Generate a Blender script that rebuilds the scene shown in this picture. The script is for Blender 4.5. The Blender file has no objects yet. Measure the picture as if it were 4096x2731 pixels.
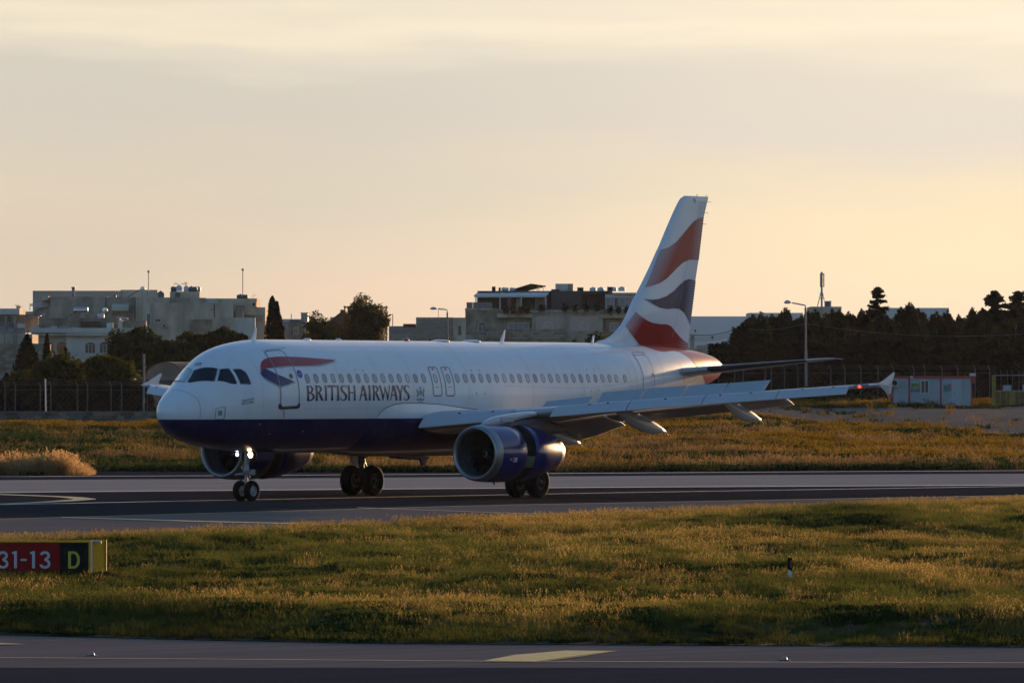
import bpy, bmesh, math, random
import numpy as np
from mathutils import Vector, Matrix
from mathutils.geometry import tessellate_polygon

rad = math.radians
scene = bpy.context.scene
COL = scene.collection

# ------------------------------------------------------------------ camera
F_PX, IMG_W, IMG_H = 25681.0, 4096.0, 2731.0
CAM_H, PITCH = 4.151, rad(0.4038)
cam_data = bpy.data.cameras.new("camera")
cam_data.lens = F_PX / IMG_W * 36.0
cam_data.sensor_width = 36.0
cam_data.clip_start = 1.0
cam_data.clip_end = 20000.0
camera = bpy.data.objects.new("camera", cam_data)
camera.location = (0, 0, CAM_H)
camera.rotation_euler = (rad(90) + PITCH, rad(-0.0088), 0)
COL.objects.link(camera)
scene.camera = camera

# ------------------------------------------------------------------ sun + sky
SUN_AZ, SUN_EL = rad(27.0), rad(5.5)        # azimuth measured from +Y towards +X
sun_data = bpy.data.lights.new("sun", 'SUN')
sun_data.energy = 3.8
sun_data.angle = rad(0.7)
sun_data.color = (1.0, 0.60, 0.30)
sun = bpy.data.objects.new("sun", sun_data)
sun_dir = Vector((math.sin(SUN_AZ) * math.cos(SUN_EL), math.cos(SUN_AZ) * math.cos(SUN_EL), math.sin(SUN_EL)))
sun.rotation_euler = (-sun_dir).to_track_quat('-Z', 'Y').to_euler()
sun.location = (200, 200, 100)
COL.objects.link(sun)

world = bpy.data.worlds.new("World")
scene.world = world
world.use_nodes = True
WN, WL = world.node_tree.nodes, world.node_tree.links
for n in list(WN):
    WN.remove(n)


class NT:
    """tiny node-tree helper"""
    def __init__(self, tree):
        self.t = tree; self.n = tree.nodes; self.l = tree.links
    def new(self, kind, **kw):
        nd = self.n.new(kind)
        for k, v in kw.items():
            setattr(nd, k, v)
        return nd
    def put(self, sock, v):
        if v is None:
            return
        if isinstance(v, bpy.types.NodeSocket):
            self.l.new(v, sock)
        else:
            sock.default_value = v
    def m(self, op, a, b=None, c=None, clamp=False):
        nd = self.n.new('ShaderNodeMath'); nd.operation = op; nd.use_clamp = clamp
        self.put(nd.inputs[0], a)
        if b is not None: self.put(nd.inputs[1], b)
        if c is not None: self.put(nd.inputs[2], c)
        return nd.outputs[0]
    def mix(self, f, a, b, blend='MIX'):
        nd = self.n.new('ShaderNodeMix'); nd.data_type = 'RGBA'; nd.blend_type = blend
        self.put(nd.inputs[0], f); self.put(nd.inputs[6], a); self.put(nd.inputs[7], b)
        return nd.outputs[2]
    def smooth(self, v, lo, hi):
        nd = self.n.new('ShaderNodeMapRange'); nd.interpolation_type = 'SMOOTHSTEP'
        self.put(nd.inputs[0], v)
        nd.inputs[1].default_value = lo; nd.inputs[2].default_value = hi
        nd.inputs[3].default_value = 0; nd.inputs[4].default_value = 1
        return nd.outputs[0]
    def noise(self, vec, scale, detail=3, rough=0.5, dim='3D'):
        nd = self.n.new('ShaderNodeTexNoise'); nd.noise_dimensions = dim
        self.put(nd.inputs['Vector'], vec)
        nd.inputs['Scale'].default_value = scale
        nd.inputs['Detail'].default_value = detail
        nd.inputs['Roughness'].default_value = rough
        return nd.outputs[0]
    def ramp(self, f, stops, interp='LINEAR'):
        nd = self.n.new('ShaderNodeValToRGB')
        cr = nd.color_ramp; cr.interpolation = interp
        while len(cr.elements) < len(stops):
            cr.elements.new(0.5)
        for e, (p, c) in zip(cr.elements, stops):
            e.position = p; e.color = (c[0], c[1], c[2], 1)
        self.put(nd.inputs[0], f)
        return nd.outputs[0]
    def comb(self, x, y, z):
        nd = self.n.new('ShaderNodeCombineXYZ')
        self.put(nd.inputs[0], x); self.put(nd.inputs[1], y); self.put(nd.inputs[2], z)
        return nd.outputs[0]


def c4(c):
    return (c[0], c[1], c[2], 1.0)


def build_world():
    k = NT(world.node_tree)
    tc = k.new('ShaderNodeTexCoord')
    sep = k.new('ShaderNodeSeparateXYZ'); k.l.new(tc.outputs['Generated'], sep.inputs[0])
    x, y, z = sep.outputs
    az = k.m('MULTIPLY', k.m('ARCTAN2', x, y), 57.2958)            # degrees, 0 = +Y, + towards +X
    el = k.m('MULTIPLY', k.m('ARCSINE', z), 57.2958)
    # thin high cloud: streaks, flat and long
    v1 = k.comb(k.m('MULTIPLY', az, 0.16), k.m('MULTIPLY', el, 1.0), 3.1)
    n1 = k.noise(v1, 1.0, 4, 0.55)
    v2 = k.comb(k.m('MULTIPLY', az, 0.5), k.m('MULTIPLY', el, 3.2), 8.7)
    n2 = k.noise(v2, 1.0, 5, 0.6)
    eld = k.m('ADD', el, k.m('MULTIPLY', k.m('SUBTRACT', n1, 0.5), 1.1))
    eld = k.m('ADD', eld, k.m('MULTIPLY', k.m('SUBTRACT', n2, 0.5), 0.55))
    # slight tilt of the layers: brighter bands rise to the left
    eld = k.m('ADD', eld, k.m('MULTIPLY', az, 0.03))
    f = k.m('DIVIDE', eld, 8.0, clamp=True)
    col = k.ramp(f, [(0.0, (0.88, 0.67, 0.47)), (0.10, (0.955, 0.725, 0.525)), (0.16, (0.89, 0.72, 0.55)),
                     (0.22, (0.80, 0.70, 0.55)), (0.29, (0.75, 0.68, 0.585)), (0.335, (0.755, 0.69, 0.59)),
                     (0.372, (0.86, 0.77, 0.62)), (0.405, (0.99, 0.87, 0.67)), (0.43, (0.93, 0.82, 0.65)),
                     (0.48, (0.82, 0.75, 0.62)), (0.58, (0.92, 0.82, 0.66)), (0.75, (0.72, 0.68, 0.61)), (1.0, (0.74, 0.70, 0.64))], 'EASE')
    # golden patch low on the sun's side
    gx = k.smooth(az, -1.5, 4.0)
    gy = k.m('MULTIPLY', k.smooth(el, 0.2, 1.2), k.m('SUBTRACT', 1.0, k.smooth(eld, 1.35, 2.6)))
    col = k.mix(k.m('MULTIPLY', k.m('MULTIPLY', gx, gy), 0.85), col, c4((1.0, 0.79, 0.51)))
    gx2 = k.m('MULTIPLY', gx, k.smooth(el, 1.6, 3.0))
    col = k.mix(k.m('MULTIPLY', gx2, 0.35), col, c4((0.90, 0.76, 0.56)))
    bright = k.m('ADD', 0.955, k.m('MULTIPLY', k.smooth(az, -3.5, 4.5), 0.16))
    low_l = k.m('MULTIPLY', k.m('SUBTRACT', 1.0, k.smooth(az, -4.2, -0.8)), k.m('SUBTRACT', 1.0, k.smooth(el, 1.2, 2.0)))
    col = k.mix(k.m('MULTIPLY', low_l, 0.5), col, c4((0.70, 0.62, 0.50)))
    # the veil thins out overhead and away from the sun
    side = k.m('COSINE', k.m('MULTIPLY', k.m('SUBTRACT', az, math.degrees(SUN_AZ)), 0.0174533))
    up = k.m('SUBTRACT', 1.0, k.smooth(el, 8.0, 34.0))
    veil = k.m('MULTIPLY', up, k.smooth(side, 0.50, 0.84))
    # dusk band low on the far side of the sky (behind the camera)
    low = k.m('MULTIPLY', k.m('SUBTRACT', 1.0, k.smooth(el, 1.5, 14.0)), k.m('SUBTRACT', 1.0, k.smooth(side, 0.50, 0.84)))
    sky = k.new('ShaderNodeTexSky'); sky.sky_type = 'NISHITA'
    sky.sun_disc = False
    sky.sun_elevation = SUN_EL
    sky.sun_rotation = SUN_AZ
    sky.altitude = 60; sky.air_density = 1.0; sky.dust_density = 0.5; sky.ozone_density = 3.2
    b1 = k.new('ShaderNodeBackground'); k.l.new(sky.outputs[0], b1.inputs[0]); b1.inputs[1].default_value = 0.15
    b2 = k.new('ShaderNodeBackground'); k.put(b2.inputs[0], col); k.put(b2.inputs[1], k.m('MULTIPLY', bright, 0.55))
    b3 = k.new('ShaderNodeBackground'); b3.inputs[0].default_value = (0.20, 0.20, 0.225, 1); b3.inputs[1].default_value = 1.0
    mx0 = k.new('ShaderNodeMixShader'); k.put(mx0.inputs[0], k.m('MULTIPLY', low, 0.8)); k.l.new(b1.outputs[0], mx0.inputs[1]); k.l.new(b3.outputs[0], mx0.inputs[2])
    mx = k.new('ShaderNodeMixShader'); k.put(mx.inputs[0], veil)
    k.l.new(mx0.outputs[0], mx.inputs[1]); k.l.new(b2.outputs[0], mx.inputs[2])
    out = k.new('ShaderNodeOutputWorld'); k.l.new(mx.outputs[0], out.inputs[0])


build_world()
scene.view_settings.view_transform = 'Standard'
scene.view_settings.look = 'None'
scene.view_settings.exposure = 0.8
scene.view_settings.gamma = 1.0
scene.view_settings.use_curve_mapping = False
scene.render.engine = 'CYCLES'
scene.cycles.max_bounces = 5
scene.cycles.diffuse_bounces = 2
scene.cycles.glossy_bounces = 3
scene.cycles.transmission_bounces = 3
scene.cycles.transparent_max_bounces = 6
scene.cycles.caustics_reflective = False
scene.cycles.caustics_refractive = False
scene.cycles.sample_clamp_indirect = 4.0


# ------------------------------------------------------------------ helpers
def tag(o, label=None, cat=None, group=None, kind=None):
    if label: o["label"] = label
    if cat: o["category"] = cat
    if group: o["group"] = group
    if kind: o["kind"] = kind
    return o


def link(o, parent=None):
    COL.objects.link(o)
    if parent is not None:
        o.parent = parent
    return o


def empty(name, loc=(0, 0, 0), rz=0.0, parent=None):
    o = bpy.data.objects.new(name, None)
    o.empty_display_size = 0.3
    o.location = loc
    o.rotation_euler = (0, 0, rz)
    return link(o, parent)


class MB:
    """collects geometry for ONE mesh object"""
    def __init__(self):
        self.v = []; self.f = []
    def add(self, vs, fs):
        b = len(self.v)
        self.v.extend([tuple(p) for p in vs])
        self.f.extend([tuple(i + b for i in q) for q in fs])
        return self
    def quad(self, a, b, c, d):
        return self.add([a, b, c, d], [(0, 1, 2, 3)])
    def poly(self, pts):
        return self.add(pts, [tuple(range(len(pts)))])
    def box(self, x0, x1, y0, y1, z0, z1):
        v = [(x0, y0, z0), (x1, y0, z0), (x1, y1, z0), (x0, y1, z0), (x0, y0, z1), (x1, y0, z1), (x1, y1, z1), (x0, y1, z1)]
        return self.add(v, [(0, 3, 2, 1), (4, 5, 6, 7), (0, 1, 5, 4), (1, 2, 6, 5), (2, 3, 7, 6), (3, 0, 4, 7)])
    def tube(self, pts, r, n=8, cap=True):
        """round bar through pts; r a number or one per point"""
        pts = [Vector(p) for p in pts]
        rs = r if isinstance(r, (list, tuple)) else [r] * len(pts)
        rings = []
        for i, p in enumerate(pts):
            a = pts[max(i - 1, 0)]; b = pts[min(i + 1, len(pts) - 1)]
            t = (b - a).normalized()
            h = Vector((0, 0, 1)) if abs(t.z) < 0.9 else Vector((0, 1, 0))
            u = t.cross(h).normalized(); w = t.cross(u)
            rings.append([tuple(p + (u * math.cos(k * 2 * math.pi / n) + w * math.sin(k * 2 * math.pi / n)) * rs[i]) for k in range(n)])
        return self.rings(rings, cap)
    def rings(self, rings, cap=True, closed=True):
        n = len(rings[0]); v = [p for r in rings for p in r]; f = []
        for i in range(len(rings) - 1):
            for k in range(n if closed else n - 1):
                a = i * n + k; b = i * n + (k + 1) % n
                f.append((a, b, b + n, a + n))
        if cap and closed:
            f.append(tuple(range(n - 1, -1, -1)))
            f.append(tuple((len(rings) - 1) * n + k for k in range(n)))
        return self.add(v, f)
    def lathe(self, prof, origin, axis='x', n=24, cap=False):
        """prof: (along, radius)"""
        rings = []
        for a, r in prof:
            ring = []
            for k in range(n):
                c, s = math.cos(k * 2 * math.pi / n) * r, math.sin(k * 2 * math.pi / n) * r
                if axis == 'x': p = (origin[0] + a, origin[1] + c, origin[2] + s)
                elif axis == 'y': p = (origin[0] + c, origin[1] + a, origin[2] + s)
                else: p = (origin[0] + c, origin[1] + s, origin[2] + a)
                ring.append(p)
            rings.append(ring)
        return self.rings(rings, cap)
    def build(self, name, m, parent=None, smooth=False, auto=None):
        me = bpy.data.meshes.new(name)
        me.from_pydata(self.v, [], self.f)
        if m is not None:
            me.materials.append(m)
        bm = bmesh.new(); bm.from_mesh(me)
        bmesh.ops.recalc_face_normals(bm, faces=bm.faces)
        if auto is not None:
            for e in bm.edges:
                if len(e.link_faces) == 2 and e.calc_face_angle(0) > auto:
                    e.smooth = False
            smooth = True
        bm.to_mesh(me); bm.free()
        if smooth:
            me.polygons.foreach_set('use_smooth', [True] * len(me.polygons))
        o = bpy.data.objects.new(name, me)
        return link(o, parent)


def pchip(xs, ys):
    n = len(xs); h = [xs[i + 1] - xs[i] for i in range(n - 1)]; d = [(ys[i + 1] - ys[i]) / h[i] for i in range(n - 1)]
    m = [0.0] * n
    m[0] = d[0]; m[-1] = d[-1]
    for i in range(1, n - 1):
        if d[i - 1] * d[i] <= 0: m[i] = 0.0
        else:
            w1 = 2 * h[i] + h[i - 1]; w2 = h[i] + 2 * h[i - 1]
            m[i] = (w1 + w2) / (w1 / d[i - 1] + w2 / d[i])
    def f(x):
        if x <= xs[0]: return ys[0]
        if x >= xs[-1]: return ys[-1]
        lo = 0
        while x > xs[lo + 1]: lo += 1
        t = (x - xs[lo]) / h[lo]
        return ((1 + 2 * t) * (1 - t) ** 2 * ys[lo] + t * (1 - t) ** 2 * h[lo] * m[lo]
                + t * t * (3 - 2 * t) * ys[lo + 1] + t * t * (t - 1) * h[lo] * m[lo + 1])
    return f


def lin(xs, ys):
    def f(x):
        if x <= xs[0]:
            i = 0
        elif x >= xs[-1]:
            i = len(xs) - 2
        else:
            i = 0
            while x > xs[i + 1]: i += 1
        return ys[i] + (ys[i + 1] - ys[i]) * (x - xs[i]) / (xs[i + 1] - xs[i])
    return f


# ------------------------------------------------------------------ materials
MATS = {}


def mat(name, col, rough=0.6, metal=0.0, coat=0.0, spec=0.5, var=0.0, vscale=1.0, var_col=None,
        bump=0.0, bscale=20.0, transl=0.0, emit=None, estr=0.0, coat_rough=0.06, stretch=None, world_co=False):
    """procedural principled material: colour varied by two octaves of noise, optional bump"""
    if name in MATS:
        return MATS[name]
    mm = bpy.data.materials.new(name); mm.use_nodes = True
    k = NT(mm.node_tree)
    for n in list(k.n): k.n.remove(n)
    out = k.new('ShaderNodeOutputMaterial')
    bs = k.new('ShaderNodeBsdfPrincipled')
    tc = k.new('ShaderNodeTexCoord')
    vec = tc.outputs['Object']
    if world_co:
        g = k.new('ShaderNodeNewGeometry'); vec = g.outputs['Position']
    if stretch:
        mp = k.new('ShaderNodeMapping'); k.l.new(vec, mp.inputs[0]); mp.inputs['Scale'].default_value = stretch; vec = mp.outputs[0]
    colour = c4(col)
    if var > 0:
        n1 = k.noise(vec, vscale, 5, 0.6)
        f = k.smooth(n1, 0.3, 0.7)
        oc = var_col if var_col else tuple(c * (1 - var) for c in col)
        hi = tuple(min(1, c * (1 + var * 0.5)) for c in col)
        colour = k.mix(f, c4(oc), c4(hi))
        n2 = k.noise(vec, vscale * 9, 4, 0.6)
        colour = k.mix(k.m('MULTIPLY', k.smooth(n2, 0.35, 0.75), 0.35 * min(1, var * 2)), colour, c4(tuple(c * 0.6 for c in col)))
    k.put(bs.inputs['Base Color'], colour)
    bs.inputs['Roughness'].default_value = rough
    bs.inputs['Metallic'].default_value = metal
    bs.inputs['Specular IOR Level'].default_value = spec
    bs.inputs['Coat Weight'].default_value = coat
    bs.inputs['Coat Roughness'].default_value = coat_rough
    if emit:
        bs.inputs['Emission Color'].default_value = c4(emit)
        bs.inputs['Emission Strength'].default_value = estr
    if bump > 0:
        b = k.new('ShaderNodeBump'); b.inputs['Strength'].default_value = bump; b.inputs['Distance'].default_value = 0.05
        k.put(b.inputs['Height'], k.noise(vec, bscale, 4, 0.6)); k.l.new(b.outputs[0], bs.inputs['Normal'])
    sh = bs.outputs[0]
    if transl > 0:
        tr = k.new('ShaderNodeBsdfTranslucent'); k.put(tr.inputs[0], colour)
        ms = k.new('ShaderNodeMixShader'); ms.inputs[0].default_value = transl
        k.l.new(sh, ms.inputs[1]); k.l.new(tr.outputs[0], ms.inputs[2]); sh = ms.outputs[0]
    k.l.new(sh, out.inputs[0])
    MATS[name] = mm
    return mm


# value noise in numpy, for terrain relief and planting density
def vnoise(x, y, seed=0):
    x = np.asarray(x, float); y = np.asarray(y, float)
    xi = np.floor(x).astype(np.int64); yi = np.floor(y).astype(np.int64)
    fx = x - xi; fy = y - yi
    fx = fx * fx * (3 - 2 * fx); fy = fy * fy * (3 - 2 * fy)
    def h(a, b):
        n = (a * 374761393 + b * 668265263 + seed * 1274126177) & 0xffffffff
        n = ((n ^ (n >> 13)) * 1274126177) & 0xffffffff
        return ((n ^ (n >> 16)) & 0xffff) / 65535.0
    return (h(xi, yi) * (1 - fx) + h(xi + 1, yi) * fx) * (1 - fy) + (h(xi, yi + 1) * (1 - fx) + h(xi + 1, yi + 1) * fx) * fy


def fbm(x, y, octaves=4, seed=0):
    s = 0; a = 0.5; t = 0
    for o in range(octaves):
        s = s + a * vnoise(np.asarray(x) * 2 ** o + 17.3 * o, np.asarray(y) * 2 ** o + 5.1 * o, seed + o); t += a; a *= 0.5
    return s / t


def at(px, py, D):
    """world point seen at photo pixel (px,py) standing at distance Y=D"""
    u = (px - IMG_W / 2) / F_PX; v = -(py - IMG_H / 2) / F_PX
    cy, sy = math.cos(PITCH), math.sin(PITCH)
    wy = cy - v * sy; wz = sy + v * cy
    return (u / wy * D, D, CAM_H + wz / wy * D)


_terr = pchip([0, 322, 380, 430, 470, 535, 600, 700, 900, 1500, 3000, 9000], [0, 0, .35, .9, 1.53, 2.5, 2.95, 3.2, 3.6, 8, 12, 14])


def terrain(y):
    return _terr(y)
# ================================================================== GROUND
def ground_material():
    mm = bpy.data.materials.new("ground_soil_and_grass"); mm.use_nodes = True
    k = NT(mm.node_tree)
    for n in list(k.n): k.n.remove(n)
    out = k.new('ShaderNodeOutputMaterial'); bs = k.new('ShaderNodeBsdfDiffuse')
    g = k.new('ShaderNodeNewGeometry'); pos = g.outputs['Position']
    sep = k.new('ShaderNodeSeparateXYZ'); k.l.new(pos, sep.inputs[0])
    x, y, z = sep.outputs
    mp = k.new('ShaderNodeMapping'); k.l.new(pos, mp.inputs[0]); mp.inputs['Scale'].default_value = (0.09, 0.03, 0.1)
    n1 = k.noise(mp.outputs[0], 1.0, 5, 0.6)
    n2 = k.noise(pos, 1.7, 5, 0.65)
    grass = k.mix(k.smooth(n1, 0.35, 0.65), c4((0.030, 0.036, 0.012)), c4((0.085, 0.065, 0.022)))
    grass = k.mix(k.m('MULTIPLY', k.smooth(n2, 0.4, 0.7), 0.5), grass, c4((0.02, 0.02, 0.008)))
    soil = k.mix(k.smooth(n2, 0.3, 0.75), c4((0.27, 0.21, 0.16)), c4((0.19, 0.148, 0.115)))
    soil = k.mix(k.m('MULTIPLY', k.smooth(n1, 0.45, 0.7), 0.45), soil, c4((0.09, 0.075, 0.06)))
    # bare stony ground: right of a slanted edge, 425..560 m away
    edge = k.m('ADD', k.m('MULTIPLY', x, -4.2), 560.0)         # nearer edge of the bare soil
    wob = k.m('MULTIPLY', k.m('SUBTRACT', n1, 0.5), 14.0)
    a = k.smooth(k.m('SUBTRACT', k.m('ADD', y, wob), edge), 0.0, 7.0)
    b = k.m('SUBTRACT', 1.0, k.smooth(y, 533.0, 537.0))
    c = k.smooth(x, 14.0, 20.0)
    col = k.mix(k.m('MULTIPLY', k.m('MULTIPLY', a, b), c), grass, soil)
    k.put(bs.inputs['Color'], col)
    k.l.new(bs.outputs[0], out.inputs[0])
    return mm


def build_ground():
    ys = list(np.linspace(-60, 320, 20)) + list(np.linspace(325, 700, 110)) + [760, 850, 1000, 1300, 1800, 2600, 4000, 7000]
    us = np.concatenate([-np.geomspace(3000, 60, 14), np.linspace(-55, 55, 160), np.geomspace(60, 3000, 14)])
    YY, XX = np.meshgrid(np.array(ys), us, indexing='ij')
    Z = np.array([terrain(v) for v in ys])[:, None] + 0 * XX
    far = np.clip((YY - 325) / 25, 0, 1) * np.clip((760 - YY) / 100, 0, 1)
    Z = Z + far * ((fbm(XX / 9, YY / 16, 3, 5) - .5) * 0.75 + (fbm(XX / 2.6, YY / 4, 2, 9) - .5) * 0.28)
    Z = Z - 0.05 * (1 - np.clip((YY - 322) / 6, 0, 1))
    ny, nx = XX.shape
    v = np.stack([XX.ravel(), YY.ravel(), Z.ravel()], 1)
    idx = np.arange(ny * nx).reshape(ny, nx)
    f = np.stack([idx[:-1, :-1], idx[:-1, 1:], idx[1:, 1:], idx[1:, :-1]], -1).reshape(-1, 4)
    me = bpy.data.meshes.new('ground')
    me.from_pydata(v.tolist(), [], f.tolist())
    me.materials.append(ground_material())
    me.polygons.foreach_set('use_smooth', [True] * len(me.polygons))
    o = link(bpy.data.objects.new('ground', me))
    tag(o, 'grassy airfield ground rising gently beyond the runway', kind='structure')
    return o


build_ground()


def asphalt(name, col, tint, rough, sc, streak=0.5, patch=0.3, spec=0.04):
    """paving: fine aggregate, long rubber/wear streaks along the traffic direction, faint patches"""
    mm = bpy.data.materials.new(name); mm.use_nodes = True
    k = NT(mm.node_tree)
    for n in list(k.n): k.n.remove(n)
    out = k.new('ShaderNodeOutputMaterial'); bs = k.new('ShaderNodeBsdfDiffuse')
    g = k.new('ShaderNodeNewGeometry'); pos = g.outputs['Position']
    rot = k.new('ShaderNodeMapping'); k.l.new(pos, rot.inputs[0]); rot.inputs['Rotation'].default_value = (0, 0, rad(-42))
    mp = k.new('ShaderNodeMapping'); k.l.new(rot.outputs[0], mp.inputs[0]); mp.inputs['Scale'].default_value = (0.02, 1.1, 1)
    mp2 = k.new('ShaderNodeMapping'); k.l.new(rot.outputs[0], mp2.inputs[0]); mp2.inputs['Scale'].default_value = (0.06, 0.25, 1)
    s = k.noise(mp.outputs[0], sc, 5, 0.65)
    p = k.noise(mp2.outputs[0], 1.0, 4, 0.6)
    fine = k.noise(pos, 9.0, 4, 0.7)
    colr = k.mix(k.m('MULTIPLY', k.smooth(s, 0.42, 0.68), streak), c4(col), c4(tint))
    colr = k.mix(k.m('MULTIPLY', k.smooth(p, 0.4, 0.65), patch), colr, c4(tuple(c * 0.72 for c in col)))
    colr = k.mix(k.m('MULTIPLY', k.smooth(fine, 0.4, 0.8), 0.35), colr, c4(tuple(c * 1.3 for c in col)))
    k.put(bs.inputs['Color'], colr)
    bs.inputs['Roughness'].default_value = 0.3
    bp = k.new('ShaderNodeBump'); bp.inputs['Strength'].default_value = 0.6; bp.inputs['Distance'].default_value = 0.01
    k.put(bp.inputs['Height'], fine); k.l.new(bp.outputs[0], bs.inputs['Normal'])
    k.l.new(bs.outputs[0], out.inputs[0])
    return mm


M_TAXI = asphalt('asphalt_taxiway', (0.072, 0.061, 0.062), (0.052, 0.045, 0.047), 0.95, 1.0)
M_RWY = asphalt('asphalt_runway', (0.056, 0.049, 0.047), (0.032, 0.028, 0.028), 0.95, 1.0, 0.7)
M_SHOULDER = asphalt('weathered_shoulder', (0.225, 0.176, 0.148), (0.160, 0.126, 0.108), 1.0, 1.4, 0.7)
M_CONC = asphalt('weathered_concrete', (0.46, 0.365, 0.295), (0.27, 0.22, 0.18), 1.0, 2.0, 1.0, 0.45)
M_YEL = mat('yellow_line_paint', (0.40, 0.36, 0.17), 0.7, var=0.35, vscale=3, world_co=True)
M_WHI = mat('white_line_paint', (0.80, 0.78, 0.76), 0.7, var=0.35, vscale=3, world_co=True)
M_TAR = mat('dark_line_border', (0.06, 0.055, 0.06), 0.8, var=0.2, vscale=2, world_co=True)

XS = np.linspace(-60, 70, 66)
# edges of the paving, metres: Y as a function of X (taken where the photo shows them)
E_SH0 = lin([-40, -13.7, -10.9, -6.1, 0, 7.7, 18.5, 60], [150, 171, 176, 186, 199, 214, 233, 300])
E_RW0 = lin([-16.07, -10.2, -.86, 19.6], [201.5, 210.6, 225, 246])
E_W1 = lin([-18, -11.36, -3.76, 3.94, 21.4], [225.8, 233.8, 242.5, 251.4, 268])
E_RW1 = lin([-20.1, -12.4, -4.1, 4.2, 21.7], [251.8, 256.3, 261, 265, 271.5])
E_CO1 = lin([-22.8, -14.1, 7.7, 24.5], [285.8, 289.7, 300.8, 307.6])
E_W3 = lin([-23.6, -14.6, 15.6, 25.4], [296.1, 299.0, 314.0, 318.0])
E_END = lin([-40, -22, -20, -11, 0, 25.6, 60], [298, 299.5, 316, 311, 312, 321, 334])
E_NEAR = lin([-30, -8.6, -5, -2, 9, 30], [112, 107.3, 105, 103.6, 102.2, 101.8])
EDGE_TAXI = lambda x: 94.9


def strip(name, lo, hi, z, m, label=None, kind='structure', parent=None, xs=XS):
    mb = MB()
    a = [(x, lo(x), z) for x in xs]; b = [(x, hi(x), z) for x in xs]
    n = len(xs)
    mb.add(a + b, [(i, i + 1, n + i + 1, n + i) for i in range(n - 1)])
    o = mb.build(name, m, parent)
    if parent is None:
        tag(o, label, kind=kind)
    return o


strip('taxiway', lambda x: 55.0, EDGE_TAXI, 0.0, M_TAXI, 'dark asphalt taxiway along the bottom of the picture')
strip('taxiway_shoulder', EDGE_TAXI, lambda x: E_NEAR(x) + 0.25, 0.004, M_SHOULDER, 'pale grey paved taxiway shoulder below the grass')
strip('runway_shoulder', lambda x: E_SH0(x) - 3.0, E_RW0, 0.0, M_SHOULDER, 'pale paved shoulder on the near side of the runway')
strip('runway', E_RW0, E_RW1, 0.004, M_RWY, 'dark asphalt runway under the airliner')
strip('concrete_apron', E_RW1, E_CO1, 0.0, M_CONC, 'pale concrete band beyond the dark runway')
strip('far_taxiway', E_CO1, E_END, 0.004, M_RWY, 'narrow dark asphalt strip at the far side of the paving')


def line_mark(name, fn, w, z, m, label, xs=XS):
    return strip(name, lambda x: fn(x) - w, lambda x: fn(x) + w, z, m, label, xs=xs)


line_mark('runway_edge_line', E_RW1, 0.6, 0.012, M_WHI, 'white painted line where dark runway meets pale concrete')
line_mark('runway_stripe', E_W1, 0.36, 0.012, M_WHI, 'thin white painted line across the dark runway')
line_mark('far_edge_line', E_W3, 0.5, 0.012, M_WHI, 'white painted line on the far dark strip', xs=XS)
line_mark('shoulder_line', lambda x: E_RW0(x) - 0.45, 0.32, 0.012, M_YEL, 'thin yellow painted line where shoulder meets dark runway')
line_mark('taxi_edge_line', lin([-20, -7.7, 0.0, 7.5, 30], [99.1, 98.3, 97.0, 96.5, 96.0]), 0.07, 0.012, M_YEL, 'thin yellow line along the near taxiway shoulder')
_l2 = lin([-30, -14.3, -9.5, -5], [190, 203.8, 197.5, 193])
line_mark('lead_off_line', _l2, 0.65, 0.016, M_YEL, 'yellow taxi line slanting off the runway shoulder', xs=np.linspace(-14.3, -4, 12))
_l3 = lin([-5.3, 2.1], [220, 207])
line_mark('faint_taxi_line', _l3, 0.35, 0.016, M_YEL, 'faint yellow line on the shoulder under the engine', xs=np.linspace(-5.3, 2.4, 8))


def flat_poly(name, pts, z, m, label):
    mb = MB(); mb.poly([(p[0], p[1], z) for p in pts])
    o = mb.build(name, m); tag(o, label, kind='structure'); return o


def gnd(px, py):
    """ground (z=0) point under a photo pixel"""
    a = at(px, py, 1.0); t = CAM_H / (CAM_H - a[2])
    return (a[0] * t, t)


_h = [gnd(*p) for p in [(1931, 2646), (2060, 2623), (2264, 2604.5), (2453, 2606), (2330, 2622), (2135, 2648)]]
flat_poly('painted_chevron', _h, 0.018, mat('yellow_bar_paint', (0.36, 0.36, 0.11), 0.8, var=0.3, vscale=3, world_co=True), 'slanted yellow painted bar on the near shoulder')
_hb = [gnd(*p) for p in [(1915, 2648), (2055, 2620), (2258, 2602.5), (2475, 2604.5), (2340, 2625), (2150, 2650)]]
flat_poly('chevron_border', _hb, 0.014, M_TAR, 'dark border round the slanted yellow bar')
flat_poly('painted_bar', [gnd(*p) for p in [(-120, 2582), (-120, 2572), (40, 2576), (100, 2579)]], 0.018, M_YEL, 'yellow painted bar at the left edge of the near shoulder')
# curved yellow lead-in line doubling back on the runway at the left
up = [(-90, 1975.5), (0, 1978), (153, 1983.5), (240, 1987), (290, 1990), (338, 1996)]
lo_ = [(338, 1998), (300, 2001), (249, 2005), (140, 2011), (0, 2017), (-90, 2021)]
mb = MB()
cl = [gnd(*p) for p in up + lo_]
L, R = [], []
for i, p in enumerate(cl):
    a = Vector(cl[max(i - 1, 0)]); b = Vector(cl[min(i + 1, len(cl) - 1)])
    t = (b - a).normalized(); nrm = Vector((-t.y, t.x)) * 0.42
    L.append((p[0] + nrm.x, p[1] + nrm.y, 0.016)); R.append((p[0] - nrm.x, p[1] - nrm.y, 0.016))
n = len(cl)
mb.add(L + R, [(i, i + 1, n + i + 1, n + i) for i in range(n - 1)])
tag(mb.build('curved_taxi_line', M_YEL), 'curved yellow lead-in line doubling back on the dark runway', kind='structure')


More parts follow.
